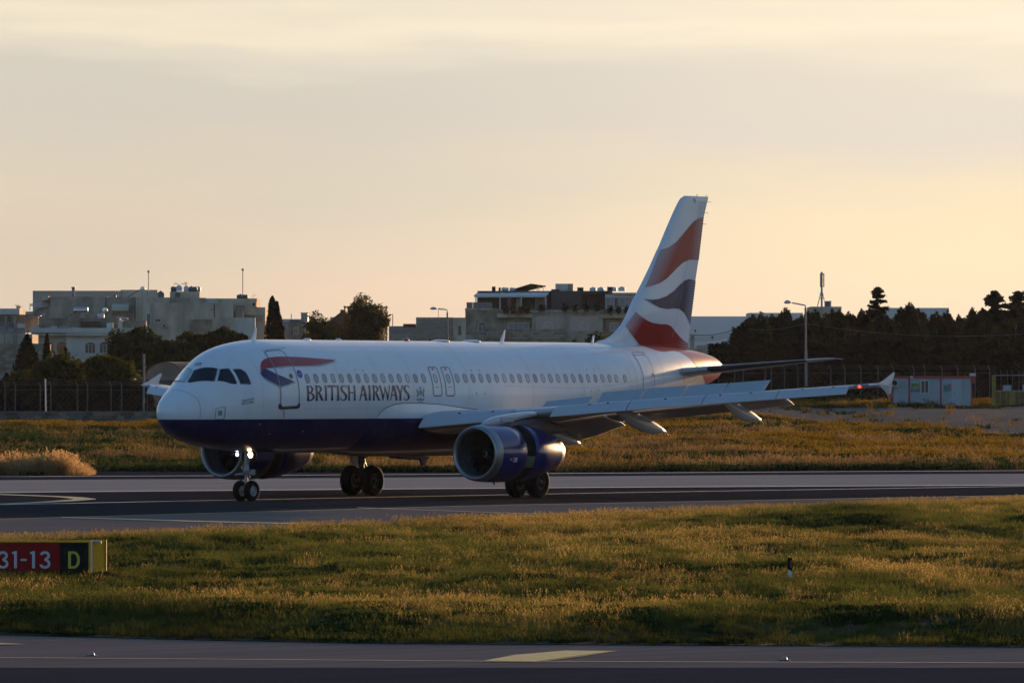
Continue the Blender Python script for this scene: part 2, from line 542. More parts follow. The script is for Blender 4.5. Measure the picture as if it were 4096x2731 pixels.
# near grass verge: real humps and hollows
def verge_h(x, y):
    x = np.asarray(x, float); y = np.asarray(y, float)
    lo = np.interp(x, np.linspace(-60, 70, 200), [E_NEAR(v) for v in np.linspace(-60, 70, 200)])
    hi = np.interp(x, np.linspace(-60, 70, 200), [E_SH0(v) for v in np.linspace(-60, 70, 200)])
    e = np.clip((y - lo) / 5, 0, 1) * np.clip((hi - y) / 22, 0, 1)
    e = e * e * (3 - 2 * e)
    h = (fbm(x / 7.0, y / 15.0, 3, 21) - 0.46) * 0.62 + (fbm(x / 1.7, y / 3.0, 3, 33) - .5) * 0.40
    # long hump under the near edge and a mound at the right
    h = h + 0.16 * np.exp(-((y - lo - 7) / 3.5) ** 2)
    h = h + 0.42 * np.exp(-(((x - 9.0) / 3.4) ** 2 + ((y - 196) / 6.5) ** 2))
    h = h + 0.22 * np.exp(-(((x - 15.0) / 4.0) ** 2 + ((y - 186) / 6.0) ** 2))
    return 0.02 + e * np.maximum(h, -0.25)


vx = np.linspace(-45, 48, 330); vt = np.linspace(0, 1, 300)
LO = np.array([E_NEAR(v) for v in vx]); HI = np.array([E_SH0(v) for v in vx])
XX = np.repeat(vx[None, :], len(vt), 0); YY = LO[None, :] + (HI - LO)[None, :] * vt[:, None]
ZZ = verge_h(XX, YY)
idx = np.arange(XX.size).reshape(XX.shape)
fv = np.stack([idx[:-1, :-1], idx[:-1, 1:], idx[1:, 1:], idx[1:, :-1]], -1).reshape(-1, 4)
me = bpy.data.meshes.new('grass_verge')
me.from_pydata(np.stack([XX.ravel(), YY.ravel(), ZZ.ravel()], 1).tolist(), [], fv.tolist())
me.materials.append(mat('verge_soil', (0.050, 0.046, 0.020), 1.0, spec=0.1, var=0.5, vscale=0.5, var_col=(0.095, 0.066, 0.042), bump=0.6, bscale=8, world_co=True))
me.polygons.foreach_set('use_smooth', [True] * len(me.polygons))
tag(link(bpy.data.objects.new('grass_verge', me)), 'humped earth verge under the near grass', kind='structure')
# ================================================================== BACKGROUND
BR = random.Random(77)
M_REND = mat('render_grey_beige', (0.41, 0.345, 0.26), 0.9, var=0.42, vscale=0.7, bump=.3, bscale=3, stretch=(1, 1, .35))
M_REND2 = mat('render_pale', (0.53, 0.445, 0.32), 0.9, var=0.35, vscale=0.7, bump=.3, bscale=3, stretch=(1, 1, .35))
M_CREAM = mat('render_cream', (0.55, 0.49, 0.38), 0.9, var=0.18, vscale=0.2)
M_PINKW = mat('render_pinkish', (0.52, 0.40, 0.31), 0.9, var=0.15, vscale=0.2)
M_WALLW = mat('whitewash', (0.58, 0.54, 0.46), 0.9, var=0.22, vscale=0.35)
M_STONE = mat('limestone', (0.46, 0.36, 0.255), 0.95, var=0.35, vscale=0.8, bump=.5, bscale=4)
M_STONE2 = mat('limestone_weathered', (0.34, 0.255, 0.175), 0.95, var=0.45, vscale=0.9, bump=.5, bscale=4)
M_DSTONE = mat('dark_cladding', (0.095, 0.082, 0.072), 0.9, var=0.4, vscale=2.5, stretch=(1, 1, 4), bump=.6, bscale=9)
M_CONCB = mat('bare_block', (0.34, 0.29, 0.235), 0.95, var=0.35, vscale=0.6, stretch=(1, 1, 3))
M_WINB = mat('window_glass_dark', (0.03, 0.035, 0.04), 0.15, spec=0.7)
M_WINF = mat('window_frame_white', (0.55, 0.55, 0.53), 0.6)
M_CURT = mat('pale_curtain', (0.33, 0.32, 0.30), 0.9, var=0.25, vscale=4, stretch=(6, 1, .3))
M_METG = mat('galvanised', (0.30, 0.31, 0.32), 0.5, metal=0.5, var=.3, vscale=3)
M_TANKW = mat('tank_white', (0.55, 0.55, 0.55), 0.4, var=.1, vscale=2)
M_TANKD = mat('tank_dark', (0.09, 0.10, 0.11), 0.4)
M_CHROME = mat('heater_tank_steel', (0.55, 0.55, 0.55), 0.25, metal=0.9)
M_SOLAR = mat('solar_panel_dark', (0.02, 0.02, 0.03), 0.2)
M_WOODR = mat('rusty_brown', (0.12, 0.06, 0.035), 0.9, var=.3, vscale=3)
M_CTR = mat('cabin_panel_grey', (0.33, 0.37, 0.38), 0.7, var=0.12, vscale=0.6)
M_REDT = mat('red_trim_paint', (0.36, 0.055, 0.045), 0.6, var=.2, vscale=2)
M_YELP = mat('yellow_gate_paint', (0.30, 0.20, 0.03), 0.6, var=.3, vscale=2)
M_POLE = mat('pole_concrete', (0.25, 0.235, 0.21), 0.8, var=.2, vscale=1)
M_POST = mat('fence_concrete', (0.12, 0.10, 0.085), 0.9, var=.3, vscale=1.5)
M_WIRE = mat('wire_grey', (0.13, 0.12, 0.11), 0.6)
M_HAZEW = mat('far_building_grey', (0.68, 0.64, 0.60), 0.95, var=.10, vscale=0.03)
M_SHED = mat('hut_render_ochre', (0.36, 0.245, 0.18), 0.95, var=.35, vscale=.5)
M_ROOF = mat('hut_roof', (0.13, 0.11, 0.09), 0.9, var=.3, vscale=2, stretch=(1, 5, 1))


class Site:
    """a thing whose parts are laid out from the photo's outline at one real distance"""
    def __init__(self, name, label, cat, px, py, D, group=None):
        self.D = D
        a = at(px, py, D)
        self.o = Vector((a[0], D, terrain(D)))
        self.root = empty(name, self.o)
        tag(self.root, label, cat, group)
    def p(self, px, py, d=0.0):
        a = at(px, py, self.D)            # scale set at the front plane
        return (a[0] - self.o.x, d, a[2] - self.o.z)
    def box(self, name, x0, y0, x1, y1, m, front=0.0, depth=6.0, parent=None, to_ground=False):
        a = self.p(x0, y0); b = self.p(x1, y1)
        zb = -0.5 if to_ground else b[2]
        mb = MB(); mb.box(a[0], b[0], front, front + depth, zb, a[2])
        return mb.build(name, m, parent or self.root)
    def poly(self, name, pts, m, front=0.0, depth=.1, parent=None):
        mb = MB(); P = [self.p(*q) for q in pts]
        mb.rings([[(p[0], front, p[2]) for p in P], [(p[0], front + depth, p[2]) for p in P]])
        return mb.build(name, m, parent or self.root)
    def window(self, x0, y0, x1, y1, front=-.02, parent=None, mull=1, glass=None, frame=None, arch=0, name='window', fw=2.2):
        """recess-coloured pane with a raised frame; arch = height (px) of a round head"""
        fm = frame or M_WINF; w = MB()
        a = self.p(x0, y0); b = self.p(x1, y1); t = fw * self.D / F_PX
        x0_, x1_, z1_, z0_ = a[0], b[0], a[2], b[2]
        f0, f1 = front - .06, front
        w.box(x0_ - t, x0_, f0, f1, z0_ - t, z1_); w.box(x1_, x1_ + t, f0, f1, z0_ - t, z1_)
        w.box(x0_, x1_, f0, f1, z0_ - t, z0_)
        if not arch: w.box(x0_ - t, x1_ + t, f0, f1, z1_, z1_ + t)
        for i in range(1, mull + 1):
            c = x0_ + (x1_ - x0_) * i / (mull + 1.0); w.box(c - t * .35, c + t * .35, f0, f1, z0_, z1_)
        if arch:
            ah = arch * self.D / F_PX; cx = (x0_ + x1_) / 2; r = (x1_ - x0_) / 2; n = 10
            w.box(x0_, x1_, f0, f1, z1_ - t * .5, z1_)
            for i in range(n):
                q = []
                for k, rr in ((i, 1), (i + 1, 1), (i + 1, 0), (i, 0)):
                    an = math.pi * k / n; e = t if rr else 0
                    q.append((cx + math.cos(an) * (r + e), f0, z1_ + math.sin(an) * (ah + e)))
                w.rings([q, [(v[0], f1, v[2]) for v in q]])
        fo = w.build(name, fm, parent or self.root)
        g = MB(); pts = [(x0_, f1 - .01, z0_), (x1_, f1 - .01, z0_), (x1_, f1 - .01, z1_)]
        if arch:
            pts += [(cx + math.cos(math.pi * k / 10) * r, f1 - .01, z1_ + math.sin(math.pi * k / 10) * ah) for k in range(1, 10)]
        pts += [(x0_, f1 - .01, z1_)]
        g.poly(pts)
        # a window is part of the building, its pane a sub-part
        if parent is None: g.build('pane', glass or M_WINB, fo)
        else: g.build('pane', glass or M_WINB, parent)
        return fo
    def tube(self, name, pts, r, m, parent=None, n=8):
        mb = MB(); mb.tube([self.p(q[0], q[1], q[2] if len(q) > 2 else 0) for q in pts], r, n)
        return mb.build(name, m, parent or self.root)


def blocks(parent, site, x0, y0, x1, y1, bw, bh, mats_, front, depth=.12, jit=.02, miss=0.0, gap=.6, name='stone_block'):
    """courses of separate blocks, staggered, each a part"""
    px = site.D / F_PX; rows = int(round((y1 - y0) / bh)); cache = {}
    for r in range(rows):
        ya = y0 + r * bh; off = (r % 2) * bw * .5; x = x0 - off
        while x < x1 - 1:
            xa, xb = max(x, x0), min(x + bw, x1)
            x += bw
            if xb - xa < bw * .2 or BR.random() < miss: continue
            w = (xb - xa - gap) * px; h = (bh - gap) * px
            key = (round(w, 2), round(h, 2), BR.randrange(len(mats_)))
            if key not in cache:
                mb = MB(); c = .02
                mb.rings([[(0, 0, 0), (w, 0, 0), (w, 0, h), (0, 0, h)], [(0, c, 0), (w, c, 0), (w, c, h), (0, c, h)], [(0, depth, 0), (w, depth, 0), (w, depth, h), (0, depth, h)]])
                mb.v = [(a + (c if a == 0 else -c) * (1 if b == 0 else 0), b, z_ + (c if z_ == 0 else -c) * (1 if b == 0 else 0)) for a, b, z_ in mb.v]
                o = mb.build(name, mats_[key[2]], None); cache[key] = o.data; first = o
            else:
                first = bpy.data.objects.new(name, cache[key]); COL.objects.link(first)
            q = site.p(xa, ya + bh)
            first.parent = parent; first.location = (q[0], front + BR.uniform(-jit, jit), q[2])


# ---- far, hazy shapes
def far_block(name, label, x0, y0, x1, y1, D, m, depth=20, cat='building'):
    s = Site(name, label, cat, (x0 + x1) / 2, y1, D)
    s.box('wall', x0, y0, x1, y1, m, 0, depth, to_ground=True)
    return s


fb = far_block('warehouse', 'long pale flat-roofed warehouse behind the tail fin', 2640, 1265, 3010, 1400, 2000, M_HAZEW, 60)
fb.box('lower_block', 2660, 1335, 2960, 1420, M_HAZEW, -14, 8)
fb.window(2777, 1318, 2784, 1328, front=-.1, mull=0)
fb.window(2840, 1345, 2848, 1356, front=-14.1, mull=0)
far_block('grey_block_house', 'pale flat block just left of the leaning street lamp', 2995, 1251, 3212, 1345, 1150, M_HAZEW, 14)
mh = far_block('mast_house', 'pale flat-roofed house carrying the telecom mast', 3243, 1226, 3366, 1330, 900, M_REND2, 12)
mh.box('rooftop_unit', 3303, 1203, 3322, 1226, M_TANKD, 2, 2)
mh.box('rooftop_unit', 3322.5, 1202, 3328, 1226, M_TANKW, 2, 2)
far_block('long_pale_house', 'long pale flat-topped building between the two tall conifers', 3495, 1231, 3796, 1340, 1100, M_HAZEW, 14)
rt = far_block('pale_house_low', 'sunlit cream house with stepped wall seen just behind the rudder', 2752, 1392, 2890, 1520, 800, M_STONE, 8)
rt.box('stepped_wall', 2764, 1340, 2778, 1392, M_STONE, 0, 4)
rt.box('upper_wall', 2790, 1380, 2890, 1400, M_REND2, 1.0, 4)
rt.box('dark_annexe', 2862, 1408, 2890, 1450, M_STONE2, -1.5, 3)

t = Site('telecom_mast', 'tall antenna mast on three legs above the right-hand pines', 'antenna mast', 3293, 1226, 905)
t.tube('mast_pole', [(3293, 1226, 4), (3293, 1085, 4)], .16, M_METG)
for dx, dd in ((-18, 4), (15, 4), (3, 7)):
    t.tube('mast_leg', [(3293 + dx, 1224, dd), (3293, 1152, 4)], .06, M_METG)
t.tube('cross_bar', [(3283, 1192, 4), (3304, 1192, 4)], .05, M_METG)
for x0, x1 in ((3285, 3291.5), (3298, 3302)):
    t.box('antenna_panel', x0, 1091, x1, 1146, M_METG, 3.4, .4)
t.tube('antenna_arm', [(3285, 1094, 4), (3302, 1094, 4)], .05, M_METG); t.tube('antenna_arm', [(3285, 1143, 4), (3302, 1143, 4)], .05, M_METG)


# ---- right-centre apartment block with roof terrace
A = Site('apartment_block', 'stone apartment block with dark penthouse and white pergola terrace', 'building', 2200, 1400, 820)
A.box('wall', 1861, 1237, 2545, 1420, M_STONE2, 0, 14, to_ground=True)
A.box('parapet', 1860, 1233, 2010, 1241, M_STONE, -.12, 14.3)
wallB = A.box('bay_wall', 2128, 1247, 2411, 1420, M_REND, -.6, .55)
A.box('relief_panel', 2143, 1264, 2241, 1325, M_PINKW, -.66, .055); A.box('relief_panel', 2280, 1264, 2391, 1325, M_PINKW, -.66, .055)
A.box('cornice', 2120, 1241, 2412, 1249, M_REND2, -.75, .9)
A.box('cornice', 1988, 1255, 2128, 1270, M_REND2, -.9, .88)
A.box('cornice', 2402, 1255, 2545, 1272, M_REND2, -.9, .88)
A.box('balcony_recess', 2002, 1272, 2121, 1324, M_STONE2, -.035, .03)
A.window(1914, 1302, 1943, 1325, arch=14, mull=1)
A.window(2035, 1293, 2113, 1322, front=-.05, mull=3, glass=M_CURT)
A.window(2175, 1305, 2208, 1321, front=-.61, arch=17, mull=1, glass=M_CURT); A.window(2175, 1305, 2190, 1320, front=-.64, mull=0, frame=M_WINF)
A.window(2320, 1305, 2351, 1316, front=-.61, arch=18, mull=1, glass=M_CURT)
A.window(2442, 1293, 2471, 1322, front=-.05, mull=1, glass=M_CURT)
A.box('terrace_wall', 1943, 1317, 2262, 1370, M_STONE2, -2.2, .4)
blocks(A.root, A, 1944, 1328, 2262, 1358, 27, 10, [M_STONE, M_STONE, M_STONE2], -2.32, depth=.10)
A.box('low_plinth', 1855, 1338, 1945, 1372, M_REND, -1.5, 1.4)
# penthouse
A.box('penthouse_wall', 1910, 1165, 2205, 1238, M_DSTONE, 3.5, 8)
A.box('penthouse_wall', 2206, 1156, 2238, 1238, M_DSTONE, 1.2, 9); A.box('penthouse_wall', 2238.5, 1163, 2325, 1238, M_DSTONE, 1.2, 9)
A.box('penthouse_wall', 2326, 1177, 2421, 1238, M_DSTONE, 3.0, 8)
A.box('roof_slab', 1909, 1162, 2205, 1171, M_DSTONE, 3.2, 9); A.box('roof_slab', 2326, 1163, 2450, 1175, M_DSTONE, .9, 10)
for x0, x1, g in ((2029, 2046, M_WINB), (2065, 2082, M_CREAM), (2142, 2164, M_CURT), (2165, 2184, M_CREAM)):
    A.window(x0, 1192, x1, 1236, front=3.47, mull=0, glass=g, fw=1)
mb = MB(); P0 = A.p(1898, 1189); P1 = A.p(2183, 1189); T0 = A.p(1915, 1172); T1 = A.p(2201, 1167)
mb.rings([[(P0[0], .2, P0[2]), (P1[0], .2, P1[2]), (P1[0], .2, P1[2] + .25), (P0[0], .2, P0[2] + .25)], [(T0[0], 3.6, T0[2]), (T1[0], 3.6, T1[2]), (T1[0], 3.6, T1[2] + .10), (T0[0], 3.6, T0[2] + .10)]])
mb.build('pergola_awning', M_WINF, A.root)
for x in (1901, 1907, 1998, 2083, 2182):
    A.box('pergola_post', x, 1189, x + 4, 1240, M_WINF, .25, .14)
for x in (1898, 1997, 2090, 2183):
    a, b = A.p(x, 1188), A.p(x + 16, 1172); mb = MB(); mb.tube([(a[0], .1, a[2] + .15), (b[0], 3.5, b[2] + .12)], .10, 6); mb.build('pergola_beam', M_WINF, A.root)
# sunroom
A.box('sunroom_roof', 2450, 1170, 2545, 1176, M_WINF, .4, 5); A.box('sunroom_wall', 2421, 1176, 2545, 1240, M_REND2, 1.2, 6)
A.box('sunroom_fascia', 2421, 1177, 2535, 1190, M_WINF, 1.0, .15)
for x0, x1 in ((2426, 2440), (2442, 2456), (2459, 2473), (2477, 2500), (2504, 2528)):
    A.window(x0, 1191, x1, 1229, front=1.15, mull=0, glass=M_CURT if x0 != 2459 else M_WINB, fw=1.2)
gl = A.box('glass_balustrade', 1866, 1209, 2210, 1239, mat('balustrade_glass', (0.20, 0.25, 0.25), 0.15), -.05, .04) if False else None
for i, x in enumerate(range(1866, 1945, 26)):
    A.box('balustrade_pane', x, 1209, x + 25, 1238, mat('balustrade_glass', (0.11, 0.14, 0.15), 0.15, spec=.6), -.05, .03)


def tank(site, x, ytop, ybot, w, d, m, name='water_tank', parent=None, lying=False, cat=None, label=None, group=None):
    """plastic roof tank: drum with domed top and lid"""
    a = site.p(x, ybot, d); h = (ybot - ytop) * site.D / F_PX; r = w * site.D / F_PX / 2
    mb = MB()
    if lying:
        mb.lathe([(-r, .02), (-r * .96, h * .3), (-r * .8, h * .46), (r * .8, h * .46), (r * .96, h * .3), (r, .02)], (a[0], d, a[2] + h * .48), 'x', 16, True)
        mb.lathe([(h * .42, r * .18), (h * .58, r * .18)], (a[0] - r * .3, d, a[2] + h * .48), 'z', 10, True)
    else:
        mb.lathe([(0, r * .92), (h * .55, r), (h * .78, r * .82), (h * .88, r * .4), (h * .9, r * .3), (h, r * .3)], a, 'z', 18, True)
    o = mb.build(name, m, None, smooth=True, auto=rad(40))
    o.location = site.o
    tag(o, label, cat or 'water tank', group)
    return o


GW = 'plastic water tanks on the flat roofs'
tank(A, 2020, 1147, 1163, 30, 4.5, M_TANKW, label='white lying water tank at the left end of the dark penthouse roof', lying=True, group=GW)
tank(A, 2050, 1147, 1163, 24, 5.5, M_TANKW, label='white water tank beside the tilted solar panel on the penthouse roof', lying=True, group=GW)
tank(A, 2373, 1146, 1163, 28, 3, M_TANKW, label='white domed water tank, leftmost of those right of the roof stair block', group=GW)
tank(A, 2404, 1146, 1163, 28, 3, M_TANKW, label='white domed water tank, second right of the roof stair block', group=GW)
tank(A, 2459, 1145, 1163, 22, 5, M_TANKW, label='white domed water tank partly behind the dark air conditioner', group=GW)
tank(A, 2489, 1144, 1163, 30, 3, M_TANKW, label='white domed water tank, the rightmost and nearest the tail fin', group=GW)


def ac_unit(site, x0, y0, x1, y1, d, m, label, depth=.5):
    root = empty('air_conditioner', site.o); tag(root, label, 'air conditioner', 'outdoor air conditioning units')
    a, b = site.p(x0, y0), site.p(x1, y1)
    mb = MB(); mb.box(a[0], b[0], d, d + depth, b[2], a[2]); mb.build('casing', m, root)
    cx, cz = (a[0] + b[0]) / 2, (a[2] + b[2]) / 2; r = min(b[0] - a[0], a[2] - b[2]) * .38
    mb = MB(); mb.lathe([(-.02, r), (-.02, r * .8), (-.04, r * .75), (-.03, .01)], (cx, d, cz), 'y', 14); mb.build('fan_grille', M_BLACK if 'matt_black' in MATS else mat('matt_black', (0.006, 0.006, 0.006), 0.8), root)
    return root


mat('matt_black', (0.006, 0.006, 0.006), 0.8); M_BLACK = MATS['matt_black']
M_ACW = mat('ac_casing_pale', (0.42, 0.42, 0.40), .6); M_ACD = mat('ac_casing_dark', (0.07, 0.06, 0.05), .6)
ac_unit(A, 1967, 1144, 1982, 1163, 4, M_ACD, 'dark air conditioner at the far left of the penthouse roof')
ac_unit(A, 1994, 1148, 2003, 1163, 4, M_ACD, 'small dark air conditioner left of the white lying tank')
ac_unit(A, 2310, 1148, 2335, 1163, 3, M_ACD, 'dark air conditioner right of the roof stair block')
ac_unit(A, 2430, 1146, 2452, 1163, 2.2, M_ACD, 'dark air conditioner between two white tanks near the tail fin')
sb = Site('roof_stair_block', 'pale square stair block standing on the penthouse roof', 'roof block', 2248, 1163, 822)
sb.box('wall', 2223, 1133, 2273, 1164, M_WALLW, 3, 4); sb.box('side_face', 2273.3, 1133, 2293, 1164, M_STONE, 3.2, 3.7); sb.box('lower_step', 2238, 1153, 2262, 1163.5, M_WALLW, 2.4, .58)
sp_ = Site('solar_canopy', 'tilted brown slatted solar canopy on the penthouse roof', 'solar canopy', 2110, 1163, 822)
mb = MB(); a, b, c, d = sp_.p(2042, 1162), sp_.p(2124, 1137), sp_.p(2185, 1143), sp_.p(2150, 1163)
mb.rings([[(a[0], 4, a[2]), (b[0], 4, b[2]), (b[0], 4, b[2] + .15), (a[0], 4, a[2] + .15)], [(a[0] + 2, 7.5, a[2]), (c[0], 7.5, c[2]), (c[0], 7.5, c[2] + .12), (a[0] + 2, 7.5, a[2] + .12)]])
mb.build('canopy_panel', M_WOODR, sp_.root)
for x in (2136, 2150, 2158, 2175):
    sp_.tube('canopy_leg', [(x, 1163, 5.5), (x - 3, 1142, 5.5)], .05, M_METG)
# planters along the terrace
M_LEAFD = None

# ---- block building left of it
C = Site('block_house', 'unplastered grey block building behind the single street lamp', 'building', 1700, 1400, 800)
C.box('wall', 1664, 1270, 1812, 1420, M_CONCB, 0, 8, to_ground=True); C.box('coping', 1664, 1269, 1812, 1277, M_REND, -.06, 8.1)
C.box('side_wall', 1812.4, 1270, 1862, 1420, M_REND2, -.2, 7, to_ground=True); C.window(1834, 1304, 1843, 1338, front=-.22, mull=0, frame=M_STONE2)
C.box('low_wall', 1555, 1304, 1663.6, 1420, M_CONCB, .8, 6, to_ground=True)
C.box('brick_parapet', 1612, 1295, 1663, 1309, M_WOODR, .7, .4)
blocks(C.root, C, 1665, 1283, 1811, 1355, 24, 9, [M_CONCB, M_CONCB, M_REND], -.09, depth=.085)
ta = Site('tv_aerial', 'thin television aerial on the grey block building', 'aerial', 1753, 1270, 802)
ta.tube('pole', [(1753, 1270, 1), (1753, 1233, 1)], .03, M_METG, n=5); ta.tube('aerial_arm', [(1752, 1234, 1), (1777, 1236, 1)], .03, M_METG, n=5)
for x in (1757, 1763, 1769, 1775): ta.tube('aerial_rod', [(x, 1231, 1), (x, 1239, 1)], .02, M_METG, n=4)
tb = Site('roof_pole', 'short bare pole on the low grey wall right of the big tree', 'pole', 1570, 1302, 802); tb.tube('pole', [(1570, 1304, 1), (1570, 1255, 1)], .05, M_METG, n=6)

# ---- houses between cypress and big tree
Dh = Site('small_house', 'small stone house with a white window right of the cypress', 'building', 1160, 1400, 760)
Dh.box('wall', 1122, 1287, 1203, 1420, M_STONE2, 0, 8, to_ground=True); Dh.box('side_wall', 1203.4, 1290, 1232, 1420, M_STONE, .3, 7, to_ground=True)
Dh.box('upper_wall', 1122, 1276, 1205, 1287, M_WALLW, .2, 6); Dh.box('roof_recess', 1160, 1281, 1202, 1286.5, M_DSTONE, .12, .06)
Dh.window(1176, 1313, 1191, 1336, mull=1)
Dh.box('stair_house', 1203, 1253, 1230, 1288, M_METG, 1, 3); Dh.box('stair_roof', 1201, 1249.5, 1232, 1253, M_WALLW, .9, 3.2)
pa = Site('roof_pole', 'short pale pole on the small house right of the cypress', 'pole', 1164, 1276, 760); pa.tube('pole', [(1164, 1276, 1), (1164, 1255, 1)], .05, M_TANKW, n=6)
Dr = Site('gable_house', 'brown pitched-roof house mostly hidden by the two big trees', 'building', 1350, 1330, 740)
Dr.poly('gable', [(1308, 1290), (1368, 1244), (1385, 1247), (1420, 1290), (1420, 1360), (1308, 1360)], M_WOODR, 0, 6)
Dr.box('white_wall', 1320, 1268, 1345, 1300, M_WALLW, .5, 4); Dr.tube('flue', [(1372, 1250, 1), (1372, 1238, 1)], .35, M_TANKD)

# ---- big rendered apartments on the left
L = Site('apartment_terrace', 'long pale grey rendered apartment terrace behind the dark trees', 'building', 600, 1400, 700)
L.box('wall', 164, 1186, 422, 1420, M_REND, 2.0, 12, to_ground=True)
L.box('roof_ledge', 163, 1184, 190, 1201, M_REND2, 1.0, 4)
L.poly('stepped_wall', [(190, 1200), (190, 1228), (140, 1229), (128, 1245), (72, 1246), (72, 1275), (420, 1275), (420, 1200)], M_REND, 1.9, .1)
L.box('wall', 422.5, 1188, 540, 1420, M_STONE2 if False else M_REND, 1.2, 12, to_ground=True)
L.box('wall', 540.4, 1189, 675, 1420, M_REND2, 1.0, 12, to_ground=True)
L.box('front_wall', 575, 1212, 935, 1420, M_REND2, -1.2, 6, to_ground=True)
L.box('corner_wall', 575, 1212.5, 604, 1420, M_CREAM, -1.3, .095)
L.box('upper_wall', 676, 1190, 818, 1260, M_REND, 2.5, 9); L.box('upper_wall', 818.5, 1192, 870, 1260, M_WALLW, 2.8, 9)
L.box('right_wall', 868, 1193, 1025, 1420, M_REND2, 1.5, 10, to_ground=True)
L.box('balcony_wall', 1025.5, 1228, 1058, 1420, M_CREAM, 1.8, 8, to_ground=True); L.box('balcony_rail', 976, 1259, 1047, 1284, M_STONE2, 1.3, .1)
L.box('stair_house', 672, 1164, 791, 1190, M_REND2, 4, 4)
L.window(694, 1170, 712, 1187, front=3.98, mull=1, fw=1.2, frame=M_TANKD)
L.box('brown_chimney', 940, 1238, 969, 1271, M_STONE2, -.5, 2.0); L.box('chimney_side', 969.3, 1238.5, 976, 1271, M_STONE, -.4, 1.9)  # side piece in paler stone: sunlight on the right face put into its colour
# awning, doors, windows
mb = MB(); a, b = L.p(446, 1215), L.p(514, 1243)
mb.rings([[(a[0], 1.15, a[2]), (b[0], 1.15, a[2]), (b[0], .0, b[2] + .35), (a[0], .0, b[2] + .35)], [(a[0], 1.19, a[2] - .02), (b[0], 1.19, a[2] - .02), (b[0], .04, b[2]), (a[0], .04, b[2])]])
mb.build('awning', M_CREAM, L.root)
L.window(448, 1243, 511, 1255, front=1.18, mull=1, frame=M_STONE2)
L.window(591, 1256, 604, 1300, front=-1.32, mull=0, glass=M_TANKD); L.window(623, 1276, 645, 1287, front=-1.22, mull=0, glass=M_TANKD)
L.window(946, 1224, 971, 1237, front=1.48, mull=1, frame=M_DSTONE, glass=M_CREAM)
L.box('drain_pipe', 421, 1190, 423.4, 1290, M_TANKD, 1.15, .06) if False else L.tube('drain_pipe', [(421, 1190, 1.1), (421, 1290, 1.1)], .05, M_TANKD)
L.tube('drain_pipe', [(538, 1189, .95), (538, 1285, .95)], .05, M_TANKD)
L.tube('drain_pipe', [(194, 1188, 1.7), (194, 1215, 1.7), (188, 1228, 1.7), (150, 1235, 1.7), (130, 1256, 1.7)], .06, M_TANKD)
L.tube('terrace_rail', [(112, 1240, 2.6), (112, 1216, 2.6), (189, 1206, 2.6)], .05, M_TANKW, n=6); L.tube('terrace_rail', [(112, 1219, 2.6), (189, 1213, 2.6)], .04, M_TANKW, n=6); L.tube('terrace_rail', [(112, 1223, 2.6), (189, 1221, 2.6)], .04, M_TANKW, n=6)
# lower terraces in front
L.box('low_block', 764, 1278, 853, 1340, M_STONE2, -2.2, 1.0, to_ground=True); L.box('low_wall', 853.5, 1272, 940, 1340, M_REND2, -2.2, 1.0, to_ground=True)
L.poly('sloped_wall', [(940.5, 1272), (1024, 1272), (1024, 1420), (940.5, 1420)], M_WALLW, -2.6, 1.2)
pk = Site('pink_building', 'plain pinkish building rising behind the grey apartment terrace', 'building', 370, 1250, 760)
pk.box('wall', 131, 1163, 480, 1420, M_PINKW, 0, 12, to_ground=True); pk.box('side_wall', 480.5, 1159, 628, 1420, M_CREAM, .8, 12, to_ground=True)
ch = Site('roof_chimney', 'dark-capped square chimney on the grey terrace roof', 'chimney', 285, 1186, 702)
ch.box('shaft', 279.5, 1152, 291.5, 1187, M_CONCB, 3, .35); ch.box('cap', 278, 1146, 293, 1152, M_TANKD, 2.9, .5)
for q, (x, yb, yt, ball, lb) in enumerate(((586, 1162, 1086, 1, 'ball-topped flagpole above the pink building'), (965, 1180, 1078, 1, 'ball-topped flagpole above the black roof tank'))):
    fp = Site('flagpole', lb, 'flagpole', x, yb, 705, 'ball-topped roof poles'); fp.tube('pole', [(x, yb + 2, 4), (x, yt, 4)], .055, M_TANKW)
    c = fp.p(x, yt - 2, 4); mb = MB(); mb.lathe([(-.16, .01), (-.11, .12), (0, .16), (.11, .12), (.16, .01)], c, 'z', 12); mb.build('ball', M_TANKW, fp.root, smooth=True)
tank(L, 635, 1161, 1188, 28, 4, M_TANKD, label='dark domed water tank left of the roof stair house', group=GW)
tank(L, 686, 1143, 1165, 26, 5, M_TANKD, lying=True, label='dark lying water tank, leftmost on the roof stair house', group=GW)
tank(L, 708, 1136, 1162, 24, 4.5, M_TANKW, label='tall white water tank on the roof stair house, left one', group=GW)
tank(L, 735, 1138, 1163, 22, 5.5, M_TANKW, label='tall white water tank on the roof stair house, middle one', group=GW)
tank(L, 763, 1143, 1165, 38, 4.6, M_TANKD, lying=True, label='dark lying water tank near the right end of the stair house roof', group=GW)
tank(L, 784, 1142, 1165, 20, 5.4, M_TANKW, label='white water tank at the right end of the stair house roof', group=GW)
tank(L, 963, 1175, 1194, 46, 4, M_TANKD, lying=True, label='black lying water tank under the right-hand flagpole', group=GW)
ac_unit(L, 1003, 1209, 1024, 1225, 1.0, M_ACW, 'pale air conditioner high on the right end of the terrace')
ac_unit(L, 444, 1179, 458, 1188, 3, M_ACW, 'small pale air conditioner on the grey terrace roof')
ac_unit(L, 652, 1297, 667, 1308, -1.75, M_ACW, 'pale air conditioner low on the wall above the dark trees')
ax = Site('tv_aerial', 'forked television aerials above the stair house tanks', 'aerial', 730, 1140, 702)
for x0, x1, y in ((688, 702, 1131), (716, 742, 1133), (728, 738, 1127)): ax.tube('aerial_arm', [(x0, y, 4.5), (x1, y + 1, 4.5)], .03, M_METG, n=5)
